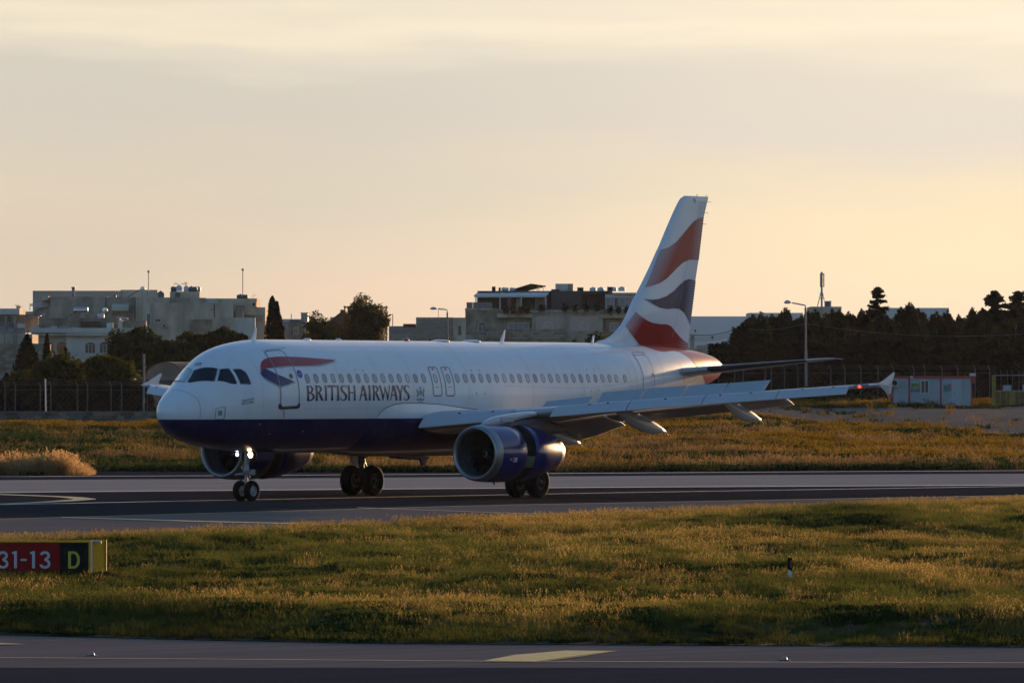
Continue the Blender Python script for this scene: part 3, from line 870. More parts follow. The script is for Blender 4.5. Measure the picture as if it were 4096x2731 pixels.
for x, y0, y1 in ((689, 1130, 1137), (702, 1130, 1137), (733, 1126, 1140), (738, 1127, 1135)): ax.tube('aerial_rod', [(x, y0, 4.5), (x, y1, 4.5)], .025, M_METG, n=4)
ay = Site('tv_aerial', 'thin aerial at the right end of the terrace roof', 'aerial', 1007, 1194, 702); ay.tube('pole', [(1007, 1194, 3), (1007, 1181, 3), (1018, 1180, 3)], .03, M_METG, n=5)
az_ = Site('utility_pole', 'thin service pole against the long pale wall', 'pole', 860, 1270, 698); az_.tube('pole', [(860, 1272, -1.6), (860, 1219, -1.6)], .06, M_WOODR, n=6); az_.tube('cross_arm', [(846, 1238, -1.6), (862, 1240, -1.6)], .04, M_WOODR, n=5)


def solar_heater(site, x, y, d, w, label, size=1.0):
    root = empty('solar_heater', site.o); tag(root, label, 'solar heater', 'roof solar water heaters')
    a = site.p(x, y, d)
    mb = MB(); mb.lathe([(-.75 * size, .05), (-.7 * size, .28), (.7 * size, .28), (.75 * size, .05)], (a[0], d, a[2]), 'x' if w else 'y', 16, True); mb.build('tank', M_CHROME, root, auto=rad(40))
    mb = MB(); mb.rings([[(a[0] - 2.3 * size, d - .5, a[2] - 1.35), (a[0] - .3, d - .5, a[2] - .15), (a[0] - .3, d - .5, a[2] - .05), (a[0] - 2.3 * size, d - .5, a[2] - 1.25)], [(a[0] - 2.3 * size, d + .7, a[2] - 1.35), (a[0] - .3, d + .7, a[2] - .15), (a[0] - .3, d + .7, a[2] - .05), (a[0] - 2.3 * size, d + .7, a[2] - 1.25)]]); mb.build('collector_panel', M_SOLAR, root)
    mb = MB()
    for dx in (-.1, .5): mb.tube([(a[0] + dx, d, a[2] - .1), (a[0] + dx + .1, d, a[2] - 1.35)], .04, 5)
    mb.build('stand', M_METG, root)


solar_heater(L, 563, 1154, 4, False, 'round-ended solar water heater tilted on the grey terrace roof')

# ---- lower white house with arched windows, D 650
H = Site('arched_house', 'whitewashed house with arched windows behind the hedge', 'building', 300, 1450, 650)
H.box('wall', 125, 1312, 268, 1470, M_PINKW, 0, 9, to_ground=True); H.box('wall', 268.5, 1312, 446, 1470, M_WALLW, -1.0, 9, to_ground=True); H.box('wall', 446.5, 1312, 540, 1470, M_REND2, -.5, 9, to_ground=True)
H.box('parapet', 120, 1312, 267, 1330, M_WALLW, -.25, .24); H.box('parapet', 267.6, 1313, 447, 1330, M_WALLW, -1.3, .29)
H.box('ledge', 130, 1334, 268, 1344, M_STONE, -.5, .49); H.box('ledge', 268.2, 1331, 447, 1344, M_CREAM, -1.6, .59)
H.window(193, 1380, 212, 1410, front=-.02, arch=10, mull=0, frame=M_STONE2); H.window(229, 1380, 267, 1410, front=-.02, arch=11, mull=0, frame=M_STONE2)
H.window(344, 1378, 383, 1412, front=-1.02, arch=8, mull=2); H.window(402, 1378, 440, 1412, front=-1.02, arch=9, mull=2)
H.box('roof_wall', 148, 1271, 320, 1312, M_STONE2, 2, 3); H.box('roof_wall', 320.5, 1271, 472, 1312, M_STONE2, 2.4, 3)
H.box('roof_shed', 319, 1285, 401, 1312, M_WOODR, 1.0, .9); H.box('roof_box', 424, 1291, 450, 1312, M_WALLW, .8, 1.1); H.box('roof_store', 488, 1284, 582, 1312, M_STONE2, .6, 2); H.box('roof_store_side', 472, 1281, 488, 1312, M_WALLW, .5, 1.5)
for i, (x, y, w, h) in enumerate(((180, 1305, 26, 8), (205, 1300, 20, 10), (236, 1303, 30, 7), (262, 1298, 18, 12), (285, 1304, 26, 8), (150, 1300, 24, 9))):
    H.box('rubble_block', x, y, x + w, y + h, M_STONE2 if i % 2 else M_CONCB, .2 + i * .05, .6)
H.box('roof_merlon', 137, 1305, 156, 1312, M_WALLW, -.22, .22); H.box('roof_merlon', 203, 1305, 230, 1312, M_WALLW, -.22, .22)
solar_heater(H, 316, 1239, 3, True, 'long silver solar water heater on the arched house roof', 1.0)
tank(H, 396, 1250, 1271, 30, 3, M_TANKW, label='white square-sided tank beside the small silver heater', group=GW)
solar_heater(H, 411, 1240, 3.4, False, 'small silver-ended solar heater right of the white roof tank', .6)
fd = Site('folding_table', 'pale folded table frames standing on the arched house roof', 'table', 485, 1275, 652)
fd.tube('table_top', [(460, 1268, 2), (487, 1270, 2)], .05, M_TANKW); fd.tube('table_top', [(487, 1270, 2), (507, 1271, 2)], .05, M_TANKW); fd.tube('leg', [(505, 1271, 2), (507, 1279, 2)], .04, M_TANKW)

# ---- far-left terrace with pergola and stone-block building, D 620
K = Site('stone_block_house', 'weathered stone-block house at the left edge below the pergola', 'building', 60, 1500, 620)
K.box('wall', -140, 1374, 180, 1600, M_STONE2, .15, 8, to_ground=True); K.box('upper_wall', -140, 1337, 128, 1373.5, M_REND2, .3, 8)
blocks(K.root, K, -120, 1390, 178, 1470, 26, 13.3, [M_STONE, M_STONE2, M_STONE2], 0.0, depth=.14)
K.box('annexe_wall', -140, 1506, 22, 1640, M_WALLW, -1, 1.0, to_ground=True); K.poly('annexe_roof', [(-140, 1508), (-140, 1500), (10, 1502), (38, 1512), (30, 1518)], M_METG, -1.4, 2.2)
for x in (18, 56, 65): K.tube('rebar', [(x, 1376, .1), (x, 1335, .1)], .03, M_TANKD, n=5)
Kp = Site('blue_roof_terrace', 'blue-white terrace wall with palm pot and metal pergola at left', 'building', 30, 1400, 660)
Kp.box('wall', -140, 1233, 72, 1420, M_WALLW, 2, 8, to_ground=True); Kp.box('back_wall', -140, 1262, 150, 1330, M_REND2, 1.2, .7); Kp.box('roof_sheet', -140, 1310, 100, 1336, M_METG, -.5, 1.5)
Kp.poly('pergola_roof', [(-140, 1258), (60, 1258), (163, 1261), (163, 1264), (60, 1262), (-140, 1262)], M_TANKD, -1.0, 2.0)
for x in (25, 34, 60, 62, 100): Kp.tube('pergola_post', [(x, 1262, -.8 if x != 34 else .9), (x, 1330, -.8 if x != 34 else .9)], .10, M_METG)
Kp.tube('pergola_rail', [(-60, 1283, -.2), (72, 1286, -.2)], .04, M_METG, n=6); Kp.tube('brace', [(-60, 1328, -1.2), (182, 1257, -1.2)], .05, M_METG, n=6)
Kp.box('white_tub', 72, 1295, 101, 1312, M_TANKW, -.9, .7)
kk = Site('palm_plant', 'small spiky palm in a pot on the blue-white roof wall', 'palm', 65, 1233, 662)
mb = MB()
for i in range(60):
    a = BR.uniform(0, 6.283); e = BR.uniform(.1, 1.3); l = BR.uniform(.35, .62); c = kk.p(60 + (i % 2) * 8, 1230, 3)
    tx, ty, tz = math.cos(a) * math.cos(e) * l, math.sin(a) * math.cos(e) * l, math.sin(e) * l - .05
    mb.add([(c[0] - .02, c[1], c[2]), (c[0] + .02, c[1], c[2]), (c[0] + tx, c[1] + ty, c[2] + tz)], [(0, 1, 2)])
mb.build('fronds', mat('palm_leaf', (0.03, 0.04, 0.02), .8), kk.root)
kk.tube('trunk', [(60, 1233, 3), (60, 1230, 3)], .08, M_WOODR); kk.tube('trunk', [(68, 1233, 3), (68, 1230, 3)], .08, M_WOODR)

# ---- barrel-vaulted hut
W = Site('vaulted_hut', 'ochre barrel-vaulted hut between the aircraft nose and the hedge', 'hut', 680, 1600, 540)
c0 = W.p(660, 1545); rx = 88 * 540 / F_PX; rz = 96 * 540 / F_PX
mb = MB(); n = 20
arc = [(c0[0] + math.cos(math.pi * i / n) * rx, c0[2] + math.sin(math.pi * i / n) * rz) for i in range(n + 1)]
mb.poly([(p[0], .05, p[1]) for p in arc]); mb.build('end_wall', M_SHED, W.root)
mb = MB(); mb.rings([[(p[0] * 1.0, 0, p[1] + .04) for p in arc], [(p[0] + 9, 14, p[1] + .04) for p in arc]], cap=False, closed=False); mb.build('vault_roof', M_ROOF, W.root, smooth=True)
mb = MB(); mb.rings([[(p[0], -.12, p[1] + .10) for p in arc], [(p[0], .05, p[1] + .10) for p in arc]], cap=False, closed=False); mb.build('roof_edge', M_STONE2, W.root)
W.box('plinth', 560, 1536, 790, 1600, M_STONE2, -.9, .8, to_ground=True); W.box('timber_rail', 610, 1520, 830, 1532, M_ROOF, -1.4, .2)
gp = Site('service_pole', 'concrete service pole in front of the barrel-vaulted hut', 'pole', 575, 1640, 505)
gp.tube('pole', [(575, 1648), (576, 1415)], .09, M_POLE); gp.box('collar', 572, 1432, 580, 1435, M_TANKD, -.12, .24); gp.tube('lamp_arm', [(576, 1470), (584, 1466)], .06, M_POLE)

# ---- roadside and airfield poles
def lamp_post(name, label, x, ybase, ytop, xh, yh, D, r=.09):
    s = Site(name, label, 'street lamp', x, ybase, D, 'tall airfield street lamps')
    s.tube('pole', [(x + 3, ybase), (x + 1, (ybase + ytop) / 2 + 20)], r * 1.35, M_POLE); s.tube('upper_pole', [(x + 1, (ybase + ytop) / 2 + 20), (x, ytop + 12)], r, M_POLE)
    s.tube('arm', [(x, ytop + 12), (x - 1, ytop + 2), (x - 6, ytop), (xh + 18, yh)], r * .62, M_POLE)
    a = s.p(xh, yh); mb = MB(); L_ = .62 * D / 600.0
    rr = []
    for u, h, w in ((-.52, .03, .04), (-.42, .16, .17), (-.15, .25, .24), (.15, .24, .22), (.40, .14, .12), (.55, .05, .05)):
        rr.append([(a[0] + u * L_, math.cos(k * math.pi / 5) * w, a[2] + (h if math.sin(k * math.pi / 5) > 0 else h * .35) * math.sin(k * math.pi / 5)) for k in range(10)])
    mb.rings(rr); mb.build('lamp_head', M_TANKW, s.root, smooth=True)
    return s


lp = lamp_post('street_lamp', 'tall street lamp with curved arm beside the right-hand pines', 3222, 1545, 1220, 3150, 1211, 560)
lamp_post('street_lamp', 'street lamp with dome head in front of the grey block building', 1789, 1400, 1238, 1734, 1236, 700, .09)
up_ = Site('utility_pole', 'dark timber utility pole left of the dark pine belt', 'pole', 2931, 1420, 690); up_.tube('pole', [(2931, 1420), (2931, 1306)], .10, M_WOODR); up_.tube('cross_arm', [(2924, 1318), (2938, 1320)], .04, M_WOODR, n=5)
for y in (1310, 1316, 1324): up_.tube('insulator', [(2933, y), (2935, y)], .08, M_TANKD, n=6)
up3 = Site('utility_pole', 'thin pole carrying the slanting wires right of the cypress', 'pole', 1149, 1400, 735); up3.tube('pole', [(1149, 1400), (1149, 1299)], .09, M_REND)


def cable(name, label, pts, D, sag, r=.018, D2=None):
    a = Vector(at(*pts[0], D)); b = Vector(at(*pts[1], D2 or D)); P = []
    for i in range(17):
        u = i / 16.0; p = a.lerp(b, u); p.z -= sag * 4 * u * (1 - u); P.append(p)
    mb = MB(); mb.tube(P, r, 4, cap=False)
    tag(mb.build(name, M_WIRE), label, 'cable', 'overhead cables')
cable('overhead_cable', 'cable from the street lamp leftwards across the dark pines', [(2990, 1316), (3219, 1294)], 558, .25)
cable('overhead_cable', 'long cable from the street lamp rightwards across the dark pines', [(3222, 1294), (4200, 1326)], 558, .7)
for i, (y0, y1) in enumerate(((1333, 1318), (1336, 1322), (1348, 1330), (1356, 1340))):
    cable('overhead_cable', ['topmost', 'second', 'third', 'lowest'][i] + ' sagging wire between the rudder and the dark utility pole', [(2740, y0), (2932, y1)], 688, .35, .022)
for i in range(4):
    cable('overhead_cable', ['upper', 'second', 'third', 'lower'][i] + ' slanting wire right of the cypress pole', [(1150, 1308 + i * 8), (1216, 1349 + i * 5)], 733, .15, .022)
cable('overhead_cable', 'wire looping along the arched house under its parapet', [(110, 1366), (262, 1343)], 645, .15, .025)

# ---- perimeter fence, left
def fence(name, label, posts, ytop, ybase, D, lean=-7, rows=5, fence_cat='fence', extra=0):
    s = Site(name, label, fence_cat, posts[len(posts) // 2], ybase, D)
    for i, x in enumerate(posts):
        j = BR.uniform(-2, 2)
        s.tube('fence_post', [(x, ybase + 6), (x + .5, ytop + 18 + j), (x + lean, ytop + j)], .045, M_POST, n=6)
    for r in range(3):
        s.tube('barbed_wire', [(posts[0] - 30 + lean * (1 - r * .3), ytop + 4 + r * 6), (posts[-1] + 30 + lean * (1 - r * .3), ytop + 4 + r * 6)], .008, M_WIRE, n=4)
    s.tube('line_wire', [(posts[0] - 30, ytop + 34), (posts[-1] + 30, ytop + 34)], .010, M_WIRE, n=4)
    # chain-link mesh: real thin wires, joined because nobody could count them
    mb = MB(); a = s.p(posts[0] - 30, ytop + 30); b = s.p(posts[-1] + 30, ybase)
    W_, H_ = b[0] - a[0], a[2] - b[2]; st = .45; x = -H_
    while x < W_:
        for sg in (1, -1):
            p0 = (a[0] + x if sg > 0 else a[0] + x + H_, 0.0, b[2]); p1 = (a[0] + x + H_ if sg > 0 else a[0] + x, 0.0, a[2])
            pts = []
            for p, q in ((p0, p1), (p1, p0)):
                X = min(max(p[0], a[0]), b[0]); tt = (X - p[0]) / (q[0] - p[0]) if q[0] != p[0] else 0
                pts.append((X, 0, p[2] + (q[2] - p[2]) * tt))
            mb.tube(pts, .003, 3, cap=False)
        x += st
    o = mb.build('chain_link', M_WIRE, s.root); o['kind'] = 'stuff'
    return s
fence('perimeter_fence', 'perimeter fence of bent concrete posts behind the low wall at left', [-60, 20, 61, 161, 203, 310, 350, 444, 486, 590, 640, 700], 1525, 1652, 486)
tp = Site('marker_pole', 'tall thin pale pole standing in the left perimeter fence', 'pole', 182, 1650, 483); tp.tube('pole', [(183, 1652), (181, 1515)], .05, M_TANKW)
fence('perimeter_fence', 'perimeter fence of bent posts under the pines at right', [2820, 2873, 2938, 2973, 3061, 3085, 3138, 3191, 3323, 3380, 3443, 3512, 3573, 3655, 3700, 3768, 3831, 3900, 3958], 1458, 1626, 548, lean=-8)
# ---- low stone wall, left: coursed blocks
Wl = Site('field_wall', 'low weathered stone-block wall behind the grass at left', 'wall', 300, 1690, 468)
Wl.box('wall_core', -160, 1646, 700, 1692, M_STONE2, .12, .25, to_ground=True)
M_BL1 = mat('block_pale', (0.17, 0.165, 0.145), .95, var=.35, vscale=1.2, bump=.4, bscale=6); M_BL2 = mat('block_brown', (0.11, 0.092, 0.075), .95, var=.4, vscale=1.2, bump=.4, bscale=6)
blocks(Wl.root, Wl, -150, 1648, 700, 1690, 27.5, 14, [M_BL1, M_BL2, M_BL2, M_BL1, M_STONE2], 0.0, depth=.14, jit=.015)
Wl.box('coping', -160, 1644.5, 700, 1647.6, M_BL1, -.02, .3)

# ---- grey site cabin
Q = Site('site_cabin', 'grey portable cabin with red corner trim and a white window', 'cabin', 3730, 1626, 536)
Q.box('wall_panel', 3573, 1512, 3634, 1624, M_CTR, 0, 2.6); Q.box('wall_panel', 3641, 1512, 3760, 1624, M_CTR, 0, 2.6); Q.box('wall_panel', 3766, 1512, 3884, 1624, M_CTR, 0, 2.6)
for x in (3634.3, 3760.3): Q.box('red_post', x, 1512, x + 5.6, 1628, M_REDT, -.06, .3)
Q.box('red_post', 3884.3, 1503, 3890, 1626, M_REDT, -.06, .3); Q.box('red_post', 3565, 1512, 3572.6, 1626, M_REDT, -.06, .3)
Q.box('roof_edge', 3565, 1503, 3884, 1511.6, M_REDT, -.12, 2.8); Q.box('base_rail', 3573, 1624.4, 3890, 1630, M_DSTONE, -.02, 2.6)
Q.window(3685, 1523, 3713, 1570, front=-.02, mull=1, fw=3.4)
dq = Q.box('door', 3806, 1518, 3846, 1623, mat('cabin_door_white', (0.38, 0.42, 0.45), .6), -.06, .055); mb = MB(); a = Q.p(3815, 1574); mb.box(a[0], a[0] + .12, -.12, -.065, a[2] - .03, a[2] + .03); mb.build('handle', M_TANKD, dq)
M_P1 = mat('poster_green', (0.22, 0.27, 0.12), .7, var=.5, vscale=3); M_P2 = mat('poster_teal', (0.12, 0.27, 0.27), .7, var=.5, vscale=3); M_P3 = mat('poster_pink', (0.38, 0.12, 0.13), .7)
Q.box('poster', 3645, 1532, 3681, 1566, M_P1, -.02, .015); Q.box('poster', 3774, 1538, 3790, 1568, M_P2, -.02, .015); Q.box('poster', 3790.5, 1535, 3806, 1552, M_P3, -.02, .015); Q.box('poster', 3790.5, 1553, 3805, 1566, M_P2, -.02, .015)
mb = MB(); 
for x in (3648, 3662, 3674): a = Q.p(x, 1562); mb.lathe([(-.03, .12), (-.03, .002)], (a[0], -.01, a[2]), 'y', 12)
mb.build('poster_dots', mat('poster_blue', (0.1, 0.14, 0.3), .7), Q.root)
a = Q.p(3646, 1509); mb = MB(); mb.lathe([(-.2, .02), (-.2, .12), (0, .13)], (a[0], -.1, a[2]), 'y', 12); mb.build('wall_lamp', M_TANKW, Q.root)
Q.box('white_cap', 3880, 1492, 3902, 1503, M_TANKW, -.3, .8); Q.box('red_box', 3890.5, 1504, 3902, 1532, M_REDT, -.2, .5)
ac_unit(Q, 3561, 1517, 3592, 1546, -.55, M_ACW, 'pale air conditioner on the left end of the grey cabin')

# ---- yellow gate at the right edge
Y_ = Site('yellow_gate', 'yellow steel gate with mesh upper half at the right edge', 'gate', 4040, 1622, 534)
Y_.box('gate_post', 3968, 1500, 3976, 1622, M_YELP, 0, .18); Y_.box('gate_post', 3978, 1502, 3984, 1622, M_YELP, .1, .12)
Y_.tube('top_rail', [(3976, 1501, .1), (4220, 1498, .1)], .04, M_METG); Y_.tube('mid_rail', [(3984, 1563, .1), (4220, 1563, .1)], .05, M_METG)
M_YD = mat('gate_sheet_worn', (0.16, 0.12, 0.04), .7, var=.5, vscale=2)
for i in range(9):
    Y_.box('gate_panel', 3985 + i * 26, 1565, 4010 + i * 26, 1620, M_YD if i % 2 else M_YELP if i in (2,) else M_YD, .12, .03)
for i in range(8): Y_.box('gate_bar', 4000 + i * 25, 1566, 4003.5 + i * 25, 1619, M_YELP, .06, .05)
for x in (3976, 4002, 4028, 4048, 4074, 4090, 4120): Y_.tube('fence_post', [(x + 4, 1560, .3), (x + 3, 1488, .3), (x, 1478, .3)], .03, M_POST, n=5)
Y_.box('notice_board', 4012, 1540, 4045, 1560, M_CTR, -.05, .05); Y_.box('notice_board', 4090, 1538, 4130, 1560, M_CTR, -.05, .05)

# ================================================================== TREES
TN = np.random.default_rng(5)


def leaf_mat(name, dark, light, transl=.35):
    mm = bpy.data.materials.new(name); mm.use_nodes = True
    k = NT(mm.node_tree)
    for n in list(k.n): k.n.remove(n)
    out = k.new('ShaderNodeOutputMaterial')
    g = k.new('ShaderNodeNewGeometry')
    n1 = k.noise(g.outputs['Position'], .9, 4, .6); r = g.outputs['Random Per Island']
    f = k.m('ADD', k.m('MULTIPLY', k.smooth(n1, .35, .65), .6), k.m('MULTIPLY', r, .4), clamp=True)
    col = k.mix(f, c4(dark), c4(light))
    df = k.new('ShaderNodeBsdfDiffuse'); k.put(df.inputs[0], col); tr = k.new('ShaderNodeBsdfTranslucent'); k.put(tr.inputs[0], col)
    ms = k.new('ShaderNodeMixShader'); ms.inputs[0].default_value = transl; k.l.new(df.outputs[0], ms.inputs[1]); k.l.new(tr.outputs[0], ms.inputs[2]); k.l.new(ms.outputs[0], out.inputs[0])
    return mm


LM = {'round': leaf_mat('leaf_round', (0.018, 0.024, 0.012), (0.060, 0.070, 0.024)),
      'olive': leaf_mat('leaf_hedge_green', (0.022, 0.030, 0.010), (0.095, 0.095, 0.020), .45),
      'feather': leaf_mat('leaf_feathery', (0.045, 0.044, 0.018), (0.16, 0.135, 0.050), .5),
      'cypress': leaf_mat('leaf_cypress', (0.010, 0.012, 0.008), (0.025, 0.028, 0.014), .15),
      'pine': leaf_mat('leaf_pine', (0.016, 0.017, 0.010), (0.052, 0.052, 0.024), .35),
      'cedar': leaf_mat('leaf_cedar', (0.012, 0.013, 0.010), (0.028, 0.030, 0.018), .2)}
M_BARK = mat('bark', (0.07, 0.055, 0.04), .95, var=.3, vscale=2)


def leaves(centres, size, m, name, parent, aspect=.5, upright=0.0):
    n = len(centres); c = np.asarray(centres)
    d = TN.normal(size=(n, 3)); d[:, 2] += upright; d /= np.linalg.norm(d, axis=1)[:, None]
    e = np.cross(d, TN.normal(size=(n, 3))); e /= np.linalg.norm(e, axis=1)[:, None] + 1e-9
    s = (TN.uniform(.6, 1.3, n) * size)[:, None]
    v = np.stack([c - d * s * .5, c + e * s * aspect * .5, c + d * s * .6, c - e * s * aspect * .5], 1).reshape(-1, 3)
    me = bpy.data.meshes.new(name)
    me.vertices.add(4 * n); me.vertices.foreach_set('co', v.astype(np.float32).ravel())
    me.loops.add(4 * n); me.loops.foreach_set('vertex_index', np.arange(4 * n, dtype=np.int32))
    me.polygons.add(n); me.polygons.foreach_set('loop_start', np.arange(0, 4 * n, 4, dtype=np.int32))
    me.update(calc_edges=True); me.materials.append(m)
    return link(bpy.data.objects.new(name, me), parent)


def crown_points(kind, H, R, base, n):
    """points in the crown volume; H total height, R half width, base = height where foliage starts"""
    out = []
    if kind in ('round', 'olive', 'feather'):
        hc = (H + base) / 2; hh = (H - base) / 2
        nb = int(30 * max(1.0, hh / R)) + (34 if kind == 'feather' else 0)
        u = TN.normal(size=(nb, 3)); u /= np.linalg.norm(u, axis=1)[:, None]
        rr = TN.uniform(.1, .84, nb)[:, None] ** .8
        B = u * rr * np.array([R * .76, R * .7, max(hh - R * .32, hh * .6)]); B[:, 2] += hc
        if kind == 'feather': B[:, 0] *= np.interp(B[:, 2], [base, hc, H], [1.1, 1.05, .75])
        br = TN.uniform(.24, .40, nb) * R * (1.0 if kind != 'feather' else .75)
        k = TN.integers(0, nb, n); d = TN.normal(size=(n, 3)); d /= np.linalg.norm(d, axis=1)[:, None]
        out = B[k] + d * (br[k] * TN.uniform(.1, 1.0, n) ** .45)[:, None] * np.array([1, 1, .9])
        if kind == 'feather': out[:, 2] += np.abs(TN.normal(0, .10, n))
        core = TN.random(n) < .30
        q = np.clip(TN.normal(size=(n, 3)), -1.8, 1.8) * np.array([R * .32, R * .28, hh * .36]); q[:, 2] += hc - hh * .15
        q[:, 2] = np.minimum(q[:, 2], H * .9 - TN.random(n) * .8)
        out[core] = q[core]
    elif kind == 'cypress':
        z = base + (H - base) * TN.random(n) ** .9
        t = (z - base) / (H - base); r = R * (np.minimum(1, t * 6 + .45)) * (1 - t) ** .62 * (1 + .13 * np.sin(z * 2.6 + 1))
        a = TN.uniform(0, 6.283, n); q = TN.uniform(.45, 1.0, n) * r * (1 + .18 * np.sin(a * 3 + z))
        out = np.stack([np.cos(a) * q, np.sin(a) * q, z], 1)
    elif kind == 'pine':
        # upright candles of foliage merging in a shaggy mass
        nb = 70
        z = base + (H - base) * TN.random(nb) ** .55; t = (z - base) / (H - base)
        a = TN.uniform(0, 6.283, nb); rb = R * (1 - .8 * t ** 3.0) * TN.uniform(.2, 1, nb) ** .7
        B = np.stack([np.cos(a) * rb, np.sin(a) * rb, z], 1)
        B[:, 2] = np.minimum(B[:, 2], H - .8 - .30 * rb - TN.uniform(0, .6, nb))
        B = np.vstack([B, [[0, 0, H - .75], [R * .12, .1, H - 1.3], [-R * .2, 0, H - 1.5], [R * .3, 0, H - 1.7]]]); nb += 4
        k = TN.integers(0, nb, n); tt = TN.random(n)
        lat = (.46 * (1 - tt) ** .8 + .05) * (.7 + .06 * R)
        out = B[k] + np.stack([TN.normal(size=n) * lat * .7, TN.normal(size=n) * lat * .7, (tt - .35) * 1.15], 1)
        rest = TN.random(n) < .25
        q = TN.normal(size=(n, 3)) * np.array([R * .42, R * .42, 1]); q[:, 2] = base + (H * .82 - base) * TN.random(n)
        out[rest] = q[rest]
    elif kind == 'cedar':
        nb = 52
        hb = np.sort(TN.random(nb)) ** .9; z = base + (H - base) * hb * .97
        ab = TN.uniform(0, 6.283, nb); lb = R * ((1 - hb) ** .6 * TN.uniform(.55, 1.05, nb) + .05)
        k = TN.integers(0, nb, n); u = TN.random(n) ** .6
        w = .07 + .075 * R * (1 - np.abs(u - .6)) * .5
        x = np.cos(ab[k]) * lb[k] * u; y = np.sin(ab[k]) * lb[k] * u
        out = np.stack([x + TN.normal(size=n) * w, y + TN.normal(size=n) * w, z[k] + u * lb[k] * .10 + TN.normal(0, .06, n)], 1)
        tip = TN.random(n) < .03
        out[tip] = np.stack([TN.normal(0, .12, n), TN.normal(0, .12, n), H - TN.random(n) * .6], 1)[tip]
    elif kind == 'spruce':
        nl = 20
        k = TN.integers(0, nl, n); t = k / (nl - 1.0); z = base + (H - base) * t
        ra = R * (1 - t) ** .8 + .1; a = TN.integers(0, 7, n) * .898 + k * .5 + TN.normal(0, .12, n); rr = TN.random(n) ** .6 * ra
        out = np.stack([np.cos(a) * rr, np.sin(a) * rr, z + TN.normal(0, .07, n) - rr * .12], 1)
    return out


TREE_CACHE = {}


def tree(name, label, kind, px, ytop, ybase, wpx, D, n=4200, leaf=.30, base_f=.12, group=None, cache=None, d=0.0):
    X = at(px, ytop, D); H = X[2] - terrain(D) + .3; R = wpx * D / F_PX / 2
    root = empty(name, (X[0], D + d, terrain(D) - .3)); tag(root, label, 'tree', group)
    if cache and cache in TREE_CACHE:
        ms, H0, R0, mt = TREE_CACHE[cache]
        c = link(bpy.data.objects.new('crown', ms), root); c.scale = (R / R0, R / R0, H / H0)
        c.rotation_euler = (0, 0, TN.uniform(0, 6.28))
        t_ = link(bpy.data.objects.new('trunk', mt), root); t_.scale = c.scale
        return root
    n = int(n * 1.35); leaf = leaf * (1.25 if kind in ('round', 'olive', 'feather') else 1.0)
    P = crown_points(kind, H, R, H * base_f, n)
    lk = {'spruce': 'cedar'}.get(kind, kind)
    c = leaves(P, leaf, LM[lk], 'crown', root, aspect=.42 if kind in ('pine', 'feather') else .6, upright=.6 if kind in ('pine', 'cypress') else 0)
    mb = MB(); tr = .045 * H ** .8
    mb.tube([(0, 0, 0), (.05, 0, H * .3), (0, 0, H * .62), (0, 0, H * (.95 if kind in ('pine', 'cedar', 'spruce', 'cypress') else .7))], [tr, tr * .8, tr * .5, tr * .12], 7)
    for i in range(9 if kind not in ('cypress',) else 0):
        a = i * 2.4; z0 = H * (.25 + .06 * i); l = R * (.5 if kind in ('round', 'olive', 'feather') else .8 * (1 - i / 11.0))
        mb.tube([(0, 0, z0), (math.cos(a) * l * .5, math.sin(a) * l * .5, z0 + l * .25), (math.cos(a) * l, math.sin(a) * l, z0 + l * (.55 if kind in ('round', 'feather', 'olive') else .1))], [tr * .35, tr * .22, tr * .06], 5)
    t_ = mb.build('trunk', M_BARK, root)
    if cache: TREE_CACHE[cache] = (c.data, H, R, t_.data)
    return root


tree('conifer', 'sparse tiered conifer standing before the stone-block house at left', 'spruce', 108, 1345, 1650, 190, 560, n=2600, leaf=.32, base_f=.15)
tree('conifer', 'small ragged conifer at the far left edge by the fence', 'spruce', 28, 1500, 1650, 120, 520, n=1500, leaf=.28, base_f=.1)
tree('cypress', 'slim dark cypress rising just right of the tiered conifer', 'cypress', 188, 1336, 1560, 56, 575, n=1800, leaf=.26)
tree('cypress', 'slim dark cypress in front of the arched house window', 'cypress', 262, 1392, 1560, 52, 555, n=1500, leaf=.26)
tree('bushy_tree', 'broad olive-green tree at the left, sunlit along its top', 'olive', 235, 1390, 1600, 310, 535, n=9500, leaf=.28, base_f=.1)
tree('bushy_tree', 'broad olive-green tree just left of the vaulted hut', 'olive', 440, 1386, 1600, 310, 530, n=10500, leaf=.28, base_f=.1)
tree('bushy_tree', 'low olive-green shrub tree under the two cypresses', 'olive', 120, 1440, 1620, 220, 545, n=5000, leaf=.26, base_f=.0)
tree('carob_tree', 'large dark rounded tree before the long pale wall', 'round', 550, 1286, 1560, 320, 600, n=13000, leaf=.34, base_f=.25)
tree('carob_tree', 'dark rounded tree behind the vaulted hut, brown-tipped', 'round', 680, 1315, 1560, 270, 590, n=9000, leaf=.34, base_f=.25)
tree('carob_tree', 'dark rounded tree directly above the cockpit roof', 'round', 805, 1288, 1560, 260, 615, n=9000, leaf=.34, base_f=.3)
tree('carob_tree', 'dark rounded tree above the forward antenna, left of the cypress', 'round', 905, 1280, 1560, 230, 610, n=9000, leaf=.34, base_f=.3)
tree('carob_tree', 'low dark tree filling the gap above the nose', 'round', 740, 1375, 1560, 240, 580, n=6500, leaf=.30, base_f=.0)
tree('cypress', 'taller of the two dense cypresses left of the feathery trees', 'cypress', 1089, 1186, 1420, 122, 640, n=4200, leaf=.28, base_f=.0)
tree('cypress', 'shorter of the two dense cypresses left of the feathery trees', 'cypress', 1107, 1208, 1420, 104, 638, n=3600, leaf=.28, base_f=.0)
tree('cypress', 'low dark cypress bush at the foot of the tall pair', 'cypress', 1128, 1318, 1420, 60, 636, n=1500, leaf=.28, base_f=.0)
tree('feathery_tree', 'smaller feathery sunlit tree left of the tallest tree', 'feather', 1275, 1200, 1420, 215, 610, n=10000, leaf=.24, base_f=.1)
